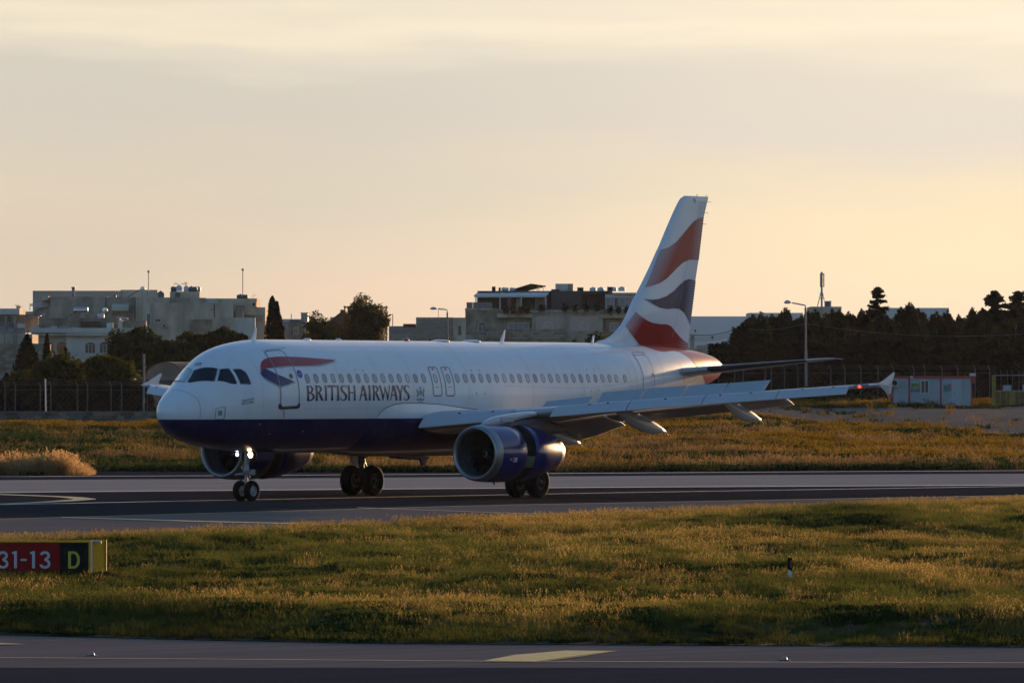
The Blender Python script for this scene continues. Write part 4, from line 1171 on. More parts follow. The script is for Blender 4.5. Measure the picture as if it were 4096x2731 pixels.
tree('feathery_tree', 'tallest feathery sunlit tree above the forward cabin', 'feather', 1462, 1118, 1420, 290, 612, n=20000, leaf=.25, base_f=.1)
tree('feathery_tree', 'feathery tree joining the two sunlit crowns', 'feather', 1370, 1262, 1420, 170, 616, n=6000, leaf=.24, base_f=.1)
tree('shrub_tree', 'small green shrub tree right of the tallest feathery tree', 'olive', 1585, 1314, 1420, 56, 660, n=2000, leaf=.24, base_f=.0)
tree('shrub_tree', 'small brownish shrub tree beside the street lamp pole', 'feather', 1720, 1300, 1420, 140, 660, n=5000, leaf=.22, base_f=.0)
tree('shrub_tree', 'dark shrub tree left of the pair by the tail fin', 'round', 2292, 1325, 1420, 70, 770, n=1800, leaf=.28, base_f=.0)
tree('shrub_tree', 'larger dark shrub tree against the apartment wall by the fin', 'round', 2400, 1290, 1420, 190, 772, n=6500, leaf=.30, base_f=.0)
tree('shrub_tree', 'dark shrub tree partly behind the tail fin', 'round', 2480, 1306, 1420, 140, 768, n=3000, leaf=.30, base_f=.0)

# pine belt on the right
pines = [(2882, 1378, 80), (2908, 1350, 80), (2955, 1308, 96), (2985, 1284, 100), (3012, 1262, 92), (3046, 1224, 100), (3086, 1262, 100), (3118, 1262, 92), (3143, 1232, 78), (3174, 1240, 78), (3205, 1262, 92), (3232, 1250, 84),
         (3260, 1242, 84), (3296, 1232, 92), (3328, 1240, 84), (3358, 1236, 84), (3392, 1252, 92), (3414, 1214, 84), (3446, 1240, 92), (3478, 1252, 92), (3540, 1256, 106), (3575, 1250, 92), (3604, 1232, 84), (3639, 1212, 78), (3672, 1240, 92), (3706, 1250, 84), (3748, 1252, 100),
         (3790, 1246, 92), (3834, 1262, 78), (3868, 1240, 84), (3893, 1230, 92), (3930, 1238, 106), (3975, 1232, 120), (4025, 1222, 120), (4075, 1210, 134), (4130, 1205, 134), (4200, 1215, 150)]
side_words = ['pine in the dark belt, %s in line from the tail fin']
ordn = ['first', 'second', 'third', 'fourth', 'fifth', 'sixth', 'seventh', 'eighth', 'ninth', 'tenth', 'eleventh', 'twelfth', 'thirteenth', 'fourteenth', 'fifteenth', 'sixteenth', 'seventeenth', 'eighteenth', 'nineteenth', 'twentieth']
for i, (x, yt, w) in enumerate(pines):
    if i < 18: lb = '%s dark pine counting right from the tail cone in the pine belt' % ordn[i]
    else: lb = '%s dark pine counting left from the right edge of the picture' % ordn[len(pines) - 1 - i]
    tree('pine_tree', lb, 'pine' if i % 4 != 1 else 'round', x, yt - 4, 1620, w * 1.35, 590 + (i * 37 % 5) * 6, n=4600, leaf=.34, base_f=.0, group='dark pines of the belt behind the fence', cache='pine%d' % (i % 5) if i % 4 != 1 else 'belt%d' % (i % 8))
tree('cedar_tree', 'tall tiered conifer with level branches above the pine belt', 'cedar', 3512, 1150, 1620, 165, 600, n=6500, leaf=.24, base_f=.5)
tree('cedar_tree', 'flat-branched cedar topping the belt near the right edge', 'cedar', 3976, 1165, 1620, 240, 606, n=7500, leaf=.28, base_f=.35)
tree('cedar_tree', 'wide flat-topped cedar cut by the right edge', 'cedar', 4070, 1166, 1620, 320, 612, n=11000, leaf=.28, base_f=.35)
# dense undergrowth below the pines and hedge at left: one mass each
def thicket(name, label, x0, x1, ytop, ybot, D, n, m, leaf=.4, depth=6):
    a, b = at(x0, ytop, D), at(x1, ybot, D); zt = terrain(D)
    P = np.stack([TN.uniform(a[0], b[0], n), D + TN.uniform(0, depth, n), zt + (a[2] - zt) * TN.random(n) ** .8], 1)
    top = .82 + .36 * (fbm(P[:, 0] / 2.2, P[:, 1] / 5, 3, 77) - .5); P[:, 2] = zt + (P[:, 2] - zt) * top
    o = leaves(P, leaf, m, name, None, .7); tag(o, label, kind='stuff')
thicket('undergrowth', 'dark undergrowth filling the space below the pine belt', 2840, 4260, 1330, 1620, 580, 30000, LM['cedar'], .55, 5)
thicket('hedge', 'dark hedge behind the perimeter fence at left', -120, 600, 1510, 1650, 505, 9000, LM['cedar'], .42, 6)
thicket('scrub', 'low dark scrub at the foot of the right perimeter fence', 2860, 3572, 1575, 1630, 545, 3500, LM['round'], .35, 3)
# planters
for i, (x, w, h) in enumerate(((2022, 26, 16), (2053, 26, 16), (2082, 24, 18), (2108, 26, 18), (2168, 30, 12), (2260, 26, 12), (2300, 22, 14), (2345, 24, 14), (2388, 24, 12), (2442, 22, 18), (2474, 18, 18), (2508, 22, 18))):
    a = at(x, 1252 if x < 2120 or x > 2420 else 1243, 818.5); r = w * 820 / F_PX / 2
    root = empty('potted_plant', a); tag(root, ['first', 'second', 'third', 'fourth', 'fifth', 'sixth', 'seventh', 'eighth', 'ninth', 'tenth', 'eleventh', 'twelfth'][i] + ' potted shrub from the left along the penthouse terrace edge', 'potted plant', 'potted shrubs along the penthouse terrace')
    P = TN.normal(size=(260, 3)) * np.array([r * .42, .25, .22]); P[:, 2] += .42
    leaves(P, .22, LM['cedar'], 'foliage', root, .6)
    mb = MB(); mb.box(-r * .7, r * .7, -.2, .2, -.05, .25); mb.build('planter_box', M_WOODR, root)
# ================================================================== HAZE
def build_haze():
    mb = MB(); mb.box(-3150, 3150, -80, 7200, -1.2, 32)
    mm = bpy.data.materials.new('thin_haze'); mm.use_nodes = True
    k = NT(mm.node_tree)
    for n in list(k.n): k.n.remove(n)
    out = k.new('ShaderNodeOutputMaterial'); v = k.new('ShaderNodeVolumePrincipled')
    v.inputs['Color'].default_value = (0.90, 0.92, 1.0, 1)
    v.inputs['Density'].default_value = 0.00002
    v.inputs['Anisotropy'].default_value = 0.2
    k.l.new(v.outputs[0], out.inputs['Volume'])
    o = mb.build('haze', mm); tag(o, 'thin evening haze over the airfield', kind='stuff')


build_haze()
# ================================================================== AIRLINER
PX0, PY0, HEAD = -12.461, 228.457, rad(56.0986)
plane = empty('airliner', (PX0, PY0, 0.0), HEAD)
tag(plane, 'white and navy twin-engine airliner with red, white and blue tail taxiing on the runway', 'airliner')

NS_ = [0, .05, .2, .5, 1, 1.6, 2.3, 3.2, 4.2, 5.5, 7]
US_ = [s ** .5 for s in NS_]
NO = [[3.262, 3.432, 3.647, 3.888, 4.178, 4.533, 5.033, 5.505, 5.731, 5.857, 5.87],
      [3.262, 3.029, 2.797, 2.538, 2.313, 2.147, 2.015, 1.905, 1.826, 1.763, 1.73],
      [0.0, 0.187, 0.374, 0.609, 0.89, 1.14, 1.381, 1.638, 1.818, 1.919, 1.975],
      [3.262, 3.227, 3.213, 3.225, 3.273, 3.359, 3.463, 3.608, 3.72, 3.802, 3.84]]
TS_ = [22, 24, 26, 28, 30, 32, 34, 35.5, 36.6, 37.2, 37.5]
TO = [[5.87, 5.873, 5.875, 5.864, 5.84, 5.789, 5.691, 5.566, 5.399, 5.228, 5.066],
      [1.73, 1.812, 2.059, 2.438, 2.885, 3.34, 3.788, 4.102, 4.346, 4.562, 4.757],
      [1.975, 1.974, 1.907, 1.759, 1.529, 1.245, 0.915, 0.637, 0.386, 0.202, 0.049]]
FN = [pchip(US_, a) for a in NO]; FT = [pchip(TS_, a) for a in TO]


def fsec(s):
    if s < 7:
        u = max(s, 0) ** .5
        return FN[0](u), FN[1](u), FN[2](u), FN[3](u)
    if s < 22:
        return 5.87, 1.73, 1.975, 3.84
    t, b, w = FT[0](s), FT[1](s), FT[2](s)
    return t, b, w, b + (t - b) * .51


def fus(s, th, off=0.0):
    """fuselage skin; th = 0 at the crown, growing towards port. local y = -port"""
    t, b, w, zc = fsec(s)
    c, sn = math.cos(th), math.sin(th)
    y = w * sn; z = zc + (t - zc) * c if c > 0 else zc + (zc - b) * c
    if off:
        e = 0.01
        t2, b2, w2, z2 = fsec(s + e if s < 37.4 else s - e)
        if s >= 37.4: e = -e
        p2 = Vector((e, w2 * sn - y, (z2 + (t2 - z2) * c if c > 0 else z2 + (z2 - b2) * c) - z))
        r = (t - zc) if c > 0 else (zc - b)
        pt = Vector((0, w * c, -r * sn))
        n = p2.cross(pt).normalized()
        if n.dot(Vector((0, sn * w, (z - zc)))) < 0: n = -n
        return (s + n.x * off, -(y + n.y * off), z + n.z * off)
    return (s, -y, z)


def paint(name, col, rough=0.36, coat=0.32, split=None, dirt=0.06, spec=0.3):
    """aircraft gloss paint; split = (z, colour below) for the two-tone scheme"""
    mm = bpy.data.materials.new(name); mm.use_nodes = True
    k = NT(mm.node_tree)
    for n in list(k.n): k.n.remove(n)
    out = k.new('ShaderNodeOutputMaterial'); bs = k.new('ShaderNodeBsdfPrincipled')
    tc = k.new('ShaderNodeTexCoord'); vec = tc.outputs['Object']
    mp = k.new('ShaderNodeMapping'); k.l.new(vec, mp.inputs[0]); mp.inputs['Scale'].default_value = (0.5, 1, 0.8)
    n1 = k.noise(mp.outputs[0], 1.4, 5, 0.65)
    mp2 = k.new('ShaderNodeMapping'); k.l.new(vec, mp2.inputs[0]); mp2.inputs['Scale'].default_value = (3.0, 1, 0.25)
    n2 = k.noise(mp2.outputs[0], 1.5, 4, 0.6)
    base = c4(col)
    if split:
        sep = k.new('ShaderNodeSeparateXYZ'); k.l.new(vec, sep.inputs[0])
        f = k.m('GREATER_THAN', sep.outputs[2], split[0])
        base = k.mix(f, c4(split[1]), c4(col))
    base = k.mix(k.m('MULTIPLY', k.smooth(n1, 0.45, 0.75), dirt), base, c4((0.25, 0.23, 0.20)))
    base = k.mix(k.m('MULTIPLY', k.smooth(n2, 0.5, 0.8), dirt * 1.2), base, c4((0.2, 0.18, 0.16)))
    k.put(bs.inputs['Base Color'], base)
    bs.inputs['Roughness'].default_value = rough
    bs.inputs['Specular IOR Level'].default_value = spec
    bs.inputs['Coat Weight'].default_value = coat
    k.put(bs.inputs['Coat Roughness'], k.m('ADD', 0.03, k.m('MULTIPLY', n1, 0.06)))
    k.l.new(bs.outputs[0], out.inputs[0])
    MATS[name] = mm
    return mm


M_FAN = mat('fan_black', (0.010, 0.010, 0.011), 0.7, spec=0.15)
M_RIMD = mat('main_rim_dark', (0.045, 0.042, 0.040), 0.5, metal=0.3)  # main wheel rims, darker than the nose wheel rims
M_GEARD = mat('main_gear_dark', (0.075, 0.07, 0.065), 0.45, metal=0.3, var=0.3, vscale=8)  # main gear struts, darker than the nose gear metal
M_TEDGE = mat('tailplane_edge_dark', (0.035, 0.034, 0.034), 0.4)
M_PYL = mat('pylon_grey_shaded', (0.085, 0.08, 0.078), 0.5, var=.3, vscale=2)  # dark colour paints in the shade on the pylon below the wing
M_FUS = paint('fuselage_paint', (0.78, 0.78, 0.79), split=(2.985, (0.004, 0.009, 0.070)), dirt=0.12)
M_WHITE = paint('white_paint', (0.78, 0.78, 0.79))
M_NAVY = paint('navy_paint', (0.007, 0.010, 0.055))
M_RED = paint('red_paint', (0.36, 0.020, 0.020), dirt=0.03)
M_BLUE = paint('blue_marking', (0.010, 0.016, 0.11), dirt=0.02)
M_EMB = paint('emblem_blue', (0.02, 0.035, 0.30), dirt=0.02)
M_ENG = paint('nacelle_blue', (0.007, 0.016, 0.125), rough=0.3, coat=0.6, dirt=0.02, spec=0.15)
M_GREY = paint('wing_grey', (0.42, 0.43, 0.45), rough=0.4, coat=0.35, dirt=0.10)
M_SLAT = paint('slat_grey', (0.50, 0.51, 0.54), rough=0.3, coat=0.5, dirt=0.08)
M_SHADOW = mat('grey_shadow_marking', (0.36, 0.39, 0.42), 0.35, coat=0.5)
M_LINE = mat('panel_line_grey', (0.16, 0.17, 0.18), 0.5)
M_FINE = mat('fine_seam_grey', (0.36, 0.37, 0.39), 0.5)
M_FAINT = mat('faint_seam', (0.50, 0.50, 0.51), 0.5)
M_SEAL = mat('door_outline_grey', (0.20, 0.22, 0.23), 0.45)
M_SILL = mat('worn_sill_metal', (0.06, 0.055, 0.045), 0.5, metal=0.3, var=0.4, vscale=6)
M_GLASS = mat('cockpit_glass', (0.008, 0.009, 0.012), 0.06, spec=0.8)
M_GLASS_L = mat('windshield_glass_bright', (0.42, 0.45, 0.45), 0.12, spec=0.8, coat=1.0)  # pale base colour paints the sky's reflection into this pane
M_PANE = mat('cabin_pane', (0.34, 0.38, 0.42), 0.22, spec=0.6, var=0.2, vscale=0.6)
def _vary(mm):
    k = NT(mm.node_tree); bs = [n for n in k.n if n.type == 'BSDF_PRINCIPLED'][0]
    oi = k.new('ShaderNodeObjectInfo')
    k.put(bs.inputs['Base Color'], k.ramp(oi.outputs['Random'], [(0, (.20, .23, .26)), (.45, (.32, .36, .40)), (.8, (.38, .42, .45)), (1, (.48, .51, .53))]))
_vary(M_PANE)
M_PANE_D = mat('door_pane', (0.05, 0.055, 0.06), 0.2, spec=0.6)
M_WRING = mat('window_surround', (0.13, 0.14, 0.165), 0.4)
M_ALU = mat('bare_aluminium', (0.50, 0.51, 0.53), 0.34, metal=0.9, var=0.15, vscale=2.5)
M_LIP = mat('inlet_lip_metal', (0.33, 0.34, 0.355), 0.42, metal=0.85, var=0.3, vscale=2.0, stretch=(4, 1, 1))
M_DARKM = mat('dark_metal', (0.035, 0.035, 0.038), 0.5, metal=0.4)
M_STEEL = mat('gear_steel', (0.30, 0.31, 0.33), 0.4, metal=0.5, var=0.3, vscale=8)
M_GEARW = mat('gear_grey_paint', (0.30, 0.32, 0.34), 0.4, var=0.3, vscale=7)
M_TYRE = mat('tyre_rubber', (0.009, 0.009, 0.009), 0.8, spec=0.12, var=0.3, vscale=9)
M_INNER = mat('inlet_liner', (0.10, 0.105, 0.115), 0.5, var=0.2, vscale=5)
M_BLACK = mat('matt_black', (0.006, 0.006, 0.006), 0.8)
M_CASC = mat('cascade_green', (0.10, 0.16, 0.10), 0.5)
M_REDP = mat('red_stencil', (0.35, 0.03, 0.03), 0.5)
M_LET = paint('lettering_navy', (0.012, 0.012, 0.045), dirt=0.0)
M_CREST = mat('crest_grey', (0.25, 0.28, 0.29), 0.5)
M_STENCIL = mat('stencil_dark', (0.07, 0.08, 0.11), 0.5)
M_STENW = mat('stencil_white', (0.6, 0.6, 0.6), 0.5)
M_LAMP_W = mat('landing_lamp', (1, 1, 1), 0.3, emit=(1.0, 0.60, 0.30), estr=11.0)
M_LAMP_C = mat('taxi_lamp', (1, 1, 1), 0.3, emit=(0.82, 0.80, 1.0), estr=8.0)
M_LAMP_R = mat('red_nav_lamp', (0.5, 0.01, 0.01), 0.3, emit=(1.0, 0.04, 0.02), estr=3.0)
M_BEACON = mat('beacon_glass', (0.45, 0.02, 0.03), 0.2, coat=1.0)

# --- fuselage skin
ss = [((i / 34.0) ** 2) * 7 for i in range(0, 35)] + [7 + i * .6 for i in range(1, 25)] + [22 + (i / 60.0) * 15.5 for i in range(0, 61)]
NTH = 96
mb = MB()
rings = []
for s in ss:
    s = max(s, 0.0008)
    rings.append([fus(s, k * 2 * math.pi / NTH) for k in range(NTH)])
mb.rings(rings, cap=True)
fuselage = mb.build('fuselage', M_FUS, plane, smooth=True)


def decal(name, polys, m, parent=None, off=.006, ds=.35, dt=.06, smap=fus, tris=None):
    """flat (s,th) shapes laid on a curved skin"""
    bm = bmesh.new()
    if tris is not None:
        vs = [bm.verts.new((p[0], p[1], 0)) for p in tris[0]]
        for t in tris[1]:
            try: bm.faces.new([vs[i] for i in t])
            except ValueError: pass
    for poly in polys or []:
        for t in tessellate_polygon([[Vector((p[0], p[1], 0)) for p in poly]]):
            try: bm.faces.new([bm.verts.new((poly[i][0], poly[i][1], 0)) for i in t])
            except ValueError: pass
    bmesh.ops.remove_doubles(bm, verts=bm.verts, dist=1e-5)
    xs_ = [v.co.x for v in bm.verts]; ys_ = [v.co.y for v in bm.verts]
    x = math.floor(min(xs_) / ds) * ds + ds
    while x < max(xs_):
        g = list(bm.verts) + list(bm.edges) + list(bm.faces)
        bmesh.ops.bisect_plane(bm, geom=g, plane_co=(x, 0, 0), plane_no=(1, 0, 0)); x += ds
    y = math.floor(min(ys_) / dt) * dt + dt
    while y < max(ys_):
        g = list(bm.verts) + list(bm.edges) + list(bm.faces)
        bmesh.ops.bisect_plane(bm, geom=g, plane_co=(0, y, 0), plane_no=(0, 1, 0)); y += dt
    for v in bm.verts:
        v.co = smap(v.co.x, v.co.y, off)
    me = bpy.data.meshes.new(name); bm.to_mesh(me); bm.free()
    me.materials.append(m)
    me.polygons.foreach_set('use_smooth', [True] * len(me.polygons))
    o = bpy.data.objects.new(name, me)
    return link(o, parent if parent is not None else plane)


def ribbon(pts, w, closed=False):
    """stroke polygon quads of half width w (w may be (ws, wth))"""
    ws, wt = w if isinstance(w, tuple) else (w, w / 2.0)
    P = [Vector((p[0], p[1] * 2.0)) for p in pts]; n = len(P); L, R = [], []
    for i in range(n):
        if closed:
            a, b = P[(i - 1) % n], P[(i + 1) % n]
        else:
            a, b = P[max(i - 1, 0)], P[min(i + 1, n - 1)]
        t = (b - a).normalized(); nn = Vector((-t.y, t.x)) * ws
        L.append((P[i] + nn)); R.append((P[i] - nn))
    out = []
    for i in range(n if closed else n - 1):
        j = (i + 1) % n
        out.append([(L[i].x, L[i].y / 2), (L[j].x, L[j].y / 2), (R[j].x, R[j].y / 2), (R[i].x, R[i].y / 2)])
    return out


def rrect(s0, s1, t0, t1, r=0.12, n=5):
    """rounded rectangle in (s,th); th metres ~ 2*th"""
    pts = []
    for cx, cy, a0 in ((s1 - r, t1 - r / 2, 0), (s0 + r, t1 - r / 2, 90), (s0 + r, t0 + r / 2, 180), (s1 - r, t0 + r / 2, 270)):
        for i in range(n + 1):
            a = rad(a0 + 90 * i / n)
            pts.append((cx + r * math.cos(a), cy + r / 2 * math.sin(a)))
    return pts


# --- cabin windows
WS = [6.276 + i * 0.5272 for i in range(15)] + [15.867 + i * 0.5272 for i in range(22)]
WS = [w for w in WS if w < 27.2] + [27.055, 27.616]
WS = sorted(set(round(w, 3) for w in WS))
WS = [w for i, w in enumerate(WS) if i == 0 or w - WS[i - 1] > 0.3]


def win_th(s):
    return lin([6, 22, 24, 26, 27.7], [1.260, 1.2515, 1.266, 1.311, 1.379])(s)


def cabin_window(s, th, name='cabin_window', parent=None):
    def ell(rs, rt, n=20):
        o = []
        for k in range(n):
            a = k * 2 * math.pi / n
            c, sn = math.cos(a), math.sin(a)
            o.append((s + rs * math.copysign(abs(c) ** .8, c), th + rt * math.copysign(abs(sn) ** .8, sn)))
        return o
    out, inn = ell(.135, .090), ell(.103, .077)
    mb = MB(); n = len(out)
    mb.add([fus(p[0], p[1], .003) for p in out] + [fus(p[0], p[1], .009) for p in ell(.128, .087)] + [fus(p[0], p[1], .004) for p in inn],
           [(i, (i + 1) % n, n + (i + 1) % n, n + i) for i in range(n)] + [(n + i, n + (i + 1) % n, 2 * n + (i + 1) % n, 2 * n + i) for i in range(n)])
    w = mb.build(name, M_WRING, parent or plane, smooth=True)
    mb = MB(); c = fus(s, th, .004)
    mb.add([c] + [fus(p[0], p[1], .004) for p in inn], [(0, i + 1, (i + 1) % n + 1) for i in range(n)])
    mb.build('pane', M_PANE, w, smooth=True)
    return w


for s in WS:
    cabin_window(s, win_th(s))


# --- doors
def door(name, s0, s1, t0, t1, sill, thick=.013, rr=.16):
    d = decal(name, [rrect(s0, s1, t0, t1, rr)], M_FUS, off=.003)
    decal('door_outline', ribbon(rrect(s0, s1, t0, t1, rr), thick * 1.5, True), M_SEAL, d, off=.0105)
    if sill:
        decal('door_sill', [[(s0 - .10, t1 - .07), (s0 - .09, t1 + .025), (s0 + .03, t1 + .045), (s1 - .03, t1 + .045), (s1 + .07, t1 + .02), (s1 + .06, t1 - .06),
                             (s1 - .02, t1 - .045), (s1 - .09, t1 + .005), (s0 + .12, t1 + .005), (s0 + .02, t1 - .05)]], M_SILL, d, off=.014)
    return d


d1 = door('cabin_door', 4.64, 5.68, 0.625, 1.745, True, thick=.017)
def disc(s, th, rs, rt, n=18):
    return [(s + rs * math.cos(k * 2 * math.pi / n), th + rt * math.sin(k * 2 * math.pi / n)) for k in range(n)]
decal('door_window_frame', [disc(5.363, 1.203, .105, .050)], M_SEAL, d1, off=.011)
decal('door_window', [disc(5.363, 1.203, .078, .038)], M_PANE_D, d1, off=.013)
decal('door_handle', ribbon([(4.86, 1.30), (4.87, 1.36)], .012), M_LINE, d1, off=.011)
d4 = door('cabin_door', 29.15, 30.13, 0.70, 1.80, False, thick=.010)
decal('door_window', [[(p[0], p[1]) for p in disc(30.0, 1.40, .09, .05)]], M_SEAL, d4, off=.011)
for s0 in (14.16, 15.00):
    dx = door('overwing_exit', s0, s0 + .56, 1.035, 1.583, False, thick=.016, rr=.10)
    cabin_window(s0 + .265, 1.2595, 'exit_window', dx)
    decal('exit_marking', [[(s0 + .20, 1.065), (s0 + .33, 1.065), (s0 + .33, 1.095), (s0 + .20, 1.095)]], M_REDP, dx, off=.011)
    decal('exit_stencil', ribbon([(s0 + .16, 1.425), (s0 + .38, 1.425)], .010), M_REDP, dx, off=.011)
decal('rain_gutter', ribbon([(4.557, 0.590), (5.0, 0.586), (5.511, 0.578), (6.052, 0.566)], .018), M_SHADOW, off=.012)
decal('rain_gutter', ribbon([(28.976, 0.487), (29.474, 0.598), (30.263, 0.724)], .014), M_SHADOW, off=.012)

# --- flight deck windows
def cockpit(name, poly, m):
    c = (sum(p[0] for p in poly) / len(poly), sum(p[1] for p in poly) / len(poly))
    big = [(c[0] + (p[0] - c[0]) * 1.07, c[1] + (p[1] - c[1]) * 1.07) for p in poly]
    fr = decal(name, [big], M_LINE if m is M_GLASS_L else M_FINE, off=.004, ds=.15, dt=.06)
    decal('pane', [poly], m, fr, off=.009, ds=.15, dt=.06)
    return fr


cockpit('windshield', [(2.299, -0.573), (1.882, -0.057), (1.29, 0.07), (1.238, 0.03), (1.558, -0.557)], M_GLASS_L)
cockpit('windshield', [(1.876, 0.024), (2.308, 0.569), (1.913, 0.795), (1.291, 0.294), (1.30, 0.167)], M_GLASS)
cockpit('cockpit_side_window', [(2.365, 0.626), (2.651, 0.744), (2.668, 1.114), (2.604, 1.124), (2.447, 1.076), (2.022, 0.843)], M_GLASS)
cockpit('cockpit_side_window', [(2.775, 0.807), (3.059, 0.879), (3.191, 0.983), (3.247, 1.209), (3.202, 1.233), (2.806, 1.166)], M_GLASS)
mb = MB()
for q in ([(1.27, .23), (1.45, .42), (1.75, .66), (1.86, .77)], [(1.26, -.10), (1.36, -.30), (1.52, -.52)]):
    mb.tube([fus(a, b, .035) for a, b in q], .014, 6)
mb.build('wiper', M_BLACK, plane)
decal('radome_seam', ribbon([(0.736, -0.204), (0.756, 0.158), (0.814, 0.431), (0.887, 0.694), (0.965, 0.928), (1.047, 1.099), (1.065, 1.268), (1.06, 1.49), (1.061, 1.676), (1.07, 1.856)], .007), M_LINE, off=.005, ds=.1)
decal('skin_seam', ribbon([(6.24, .56), (6.34, 1.0), (6.44, 1.441), (12.8, 1.437)], .004) + ribbon([(3.75, .5), (3.76, 1.2), (3.75, 1.98)], .004) + ribbon([(18.9, 1.40), (27.9, 1.50)], .004), M_FINE, off=.0045)
pn = decal('service_panel', ribbon(rrect(1.66, 2.04, 1.56, 1.885, .05), .011, True), M_REDP, off=.006, ds=.1)
decal('panel_vent', [[(1.761, 1.776), (1.749, 1.633), (1.925, 1.65), (1.934, 1.787)]], M_CREST, pn, off=.008, ds=.1)

for q in (8.2, 12.9, 16.55, 20.9, 24.4, 28.6, 31.0):
    decal('frame_seam', ribbon([(q, .15), (q, .6), (q, 1.1), (q, 1.6), (q, 1.93)], .009), M_FAINT, off=.004)
decal('lap_seam', ribbon([(4.0, .52), (12, .50), (20, .50), (28, .48)], .005), M_FAINT, off=.004)
decal('lap_seam', ribbon([(6.0, 1.80), (12, 1.79)], .005), M_FAINT, off=.004)

# --- ribbon device beside the door
RED = [(3.859, 1.035), (3.991, 0.921), (4.126, 0.851), (4.335, 0.806), (4.641, 0.782), (5.034, 0.787), (5.753, 0.801), (6.484, 0.818), (7.214, 0.844), (7.973, 0.865), (8.525, 0.881), (8.28, 0.919), (7.809, 0.962), (7.36, 0.995), (6.94, 1.011), (6.179, 1.01), (5.435, 1.006), (4.888, 1.005), (4.462, 1.004), (4.173, 0.998), (4.004, 1.013), (3.859, 1.041)]
BLUE = [(3.853, 1.048), (4.004, 1.013), (4.165, 0.999), (4.572, 1.127), (5.052, 1.227), (5.501, 1.31), (5.113, 1.351), (4.639, 1.374), (4.516, 1.34), (4.129, 1.244), (3.921, 1.169), (3.84, 1.112), (3.829, 1.072)]
SHR = [(4.173, 0.998), (4.462, 1.004), (4.888, 1.005), (5.435, 1.006), (6.179, 1.01), (6.94, 1.011), (7.36, 0.995), (7.809, 0.962), (8.28, 0.919), (8.615, 0.922), (8.13, 0.962), (7.655, 1.011), (7.217, 1.038), (6.525, 1.035), (5.779, 1.027), (5.033, 1.033), (4.548, 1.02)]
SHB = [(3.84, 1.112), (3.921, 1.169), (4.129, 1.244), (4.516, 1.34), (4.639, 1.374), (5.113, 1.351), (5.501, 1.31), (5.553, 1.334), (5.1, 1.377), (4.644, 1.405), (4.348, 1.332), (4.054, 1.258), (3.892, 1.186)]
decal('red_ribbon', [RED], M_RED, off=.0075)
decal('blue_ribbon', [BLUE], M_BLUE, off=.0075)
decal('ribbon_shadow', [SHR, SHB], M_SHADOW, off=.0065)
decal('round_emblem', [disc(5.90, 1.170, .155, .078)], M_EMB, off=.006)
decal('emblem_stripe', ribbon([(5.78, 1.170), (6.02, 1.170)], .012), M_FINE, off=.0075)


# --- lettering
def ell_arc(cx, cy, ro, so, ri, si, a0, a1, n=14):
    o = []; i_ = []
    for k in range(n + 1):
        a = rad(a0 + (a1 - a0) * k / n)
        o.append((cx + ro * math.cos(a), cy + so * math.sin(a))); i_.append((cx + ri * math.cos(a), cy + si * math.sin(a)))
    return [[o[k], o[k + 1], i_[k + 1], i_[k]] for k in range(n)]


def stem(x0, x1, y0=0, y1=100, f=5):
    return [[(x0 - f, y0), (x1 + f, y0), (x1 + f * .3, y0 + 6), (x1, y0 + 16), (x1, y1 - 16), (x1 + f * .3, y1 - 6), (x1 + f, y1), (x0 - f, y1), (x0 - f * .3, y1 - 6), (x0, y1 - 16), (x0, y0 + 16), (x0 - f * .3, y0 + 6)]]


def vstroke(pts):
    """centre line with varying half width: (x, y, hw)"""
    out = []; L, R = [], []
    for i, p in enumerate(pts):
        a, b = pts[max(i - 1, 0)], pts[min(i + 1, len(pts) - 1)]
        tx, ty = b[0] - a[0], (b[1] - a[1]) * 2.9
        l = math.hypot(tx, ty); nx, ny = -ty / l, tx / l
        L.append((p[0] + nx * p[2], p[1] + ny * p[2] / 2.9)); R.append((p[0] - nx * p[2], p[1] - ny * p[2] / 2.9))
    for i in range(len(pts) - 1):
        out.append([L[i], L[i + 1], R[i + 1], R[i]])
    return out


def sletter(x0, x1):
    w = x1 - x0; cx = (x0 + x1) / 2
    P = [(x1 - 8, 84, 5), (x1 - 14, 93, 9), (cx + 6, 97, 9), (cx - 20, 94, 14), (x0 + 24, 84, 19), (x0 + 22, 70, 20), (cx - 14, 57, 22), (cx + 14, 45, 22), (x1 - 22, 31, 20), (x1 - 22, 17, 19), (cx + 20, 6, 14), (cx - 10, 3, 9), (x0 + 14, 8, 9), (x0 + 5, 20, 4)]
    # smooth with Catmull-Rom
    Q = []
    for i in range(len(P) - 1):
        p0, p1, p2, p3 = P[max(i - 1, 0)], P[i], P[i + 1], P[min(i + 2, len(P) - 1)]
        for t in (0, .33, .66):
            Q.append(tuple(.5 * ((2 * p1[j]) + (-p0[j] + p2[j]) * t + (2 * p0[j] - 5 * p1[j] + 4 * p2[j] - p3[j]) * t * t + (-p0[j] + 3 * p1[j] - 3 * p2[j] + p3[j]) * t ** 3) for j in range(3)))
    Q.append(P[-1])
    return vstroke(Q)


def bowl(x, cy, ro, so, wx=37, wy=8):
    return ell_arc(x, cy, ro, so, ro - wx, so - wy, -90, 90) + [[(x - 22, cy + so), (x, cy + so), (x, cy + so - wy), (x - 22, cy + so - wy)], [(x - 22, cy - so), (x, cy - so), (x, cy - so + wy), (x - 22, cy - so + wy)]]


def aletter(x0, x1):
    ax = x0 + (x1 - x0) * .52
    return [[(x0, 0), (x0 + 27, 0), (x0 + 26, 3), (ax - 2, 84), (ax - 2, 100), (ax - 22, 100), (x0 + 8, 6)],
            [(x1 + 2, 0), (x1 - 48, 0), (x1 - 46, 5), (ax - 22, 92), (ax - 24, 100), (ax + 24, 100), (x1 - 8, 8)],
            [(x0 + 40, 32), (x1 - 34, 32), (x1 - 38, 39), (x0 + 44, 39)]]


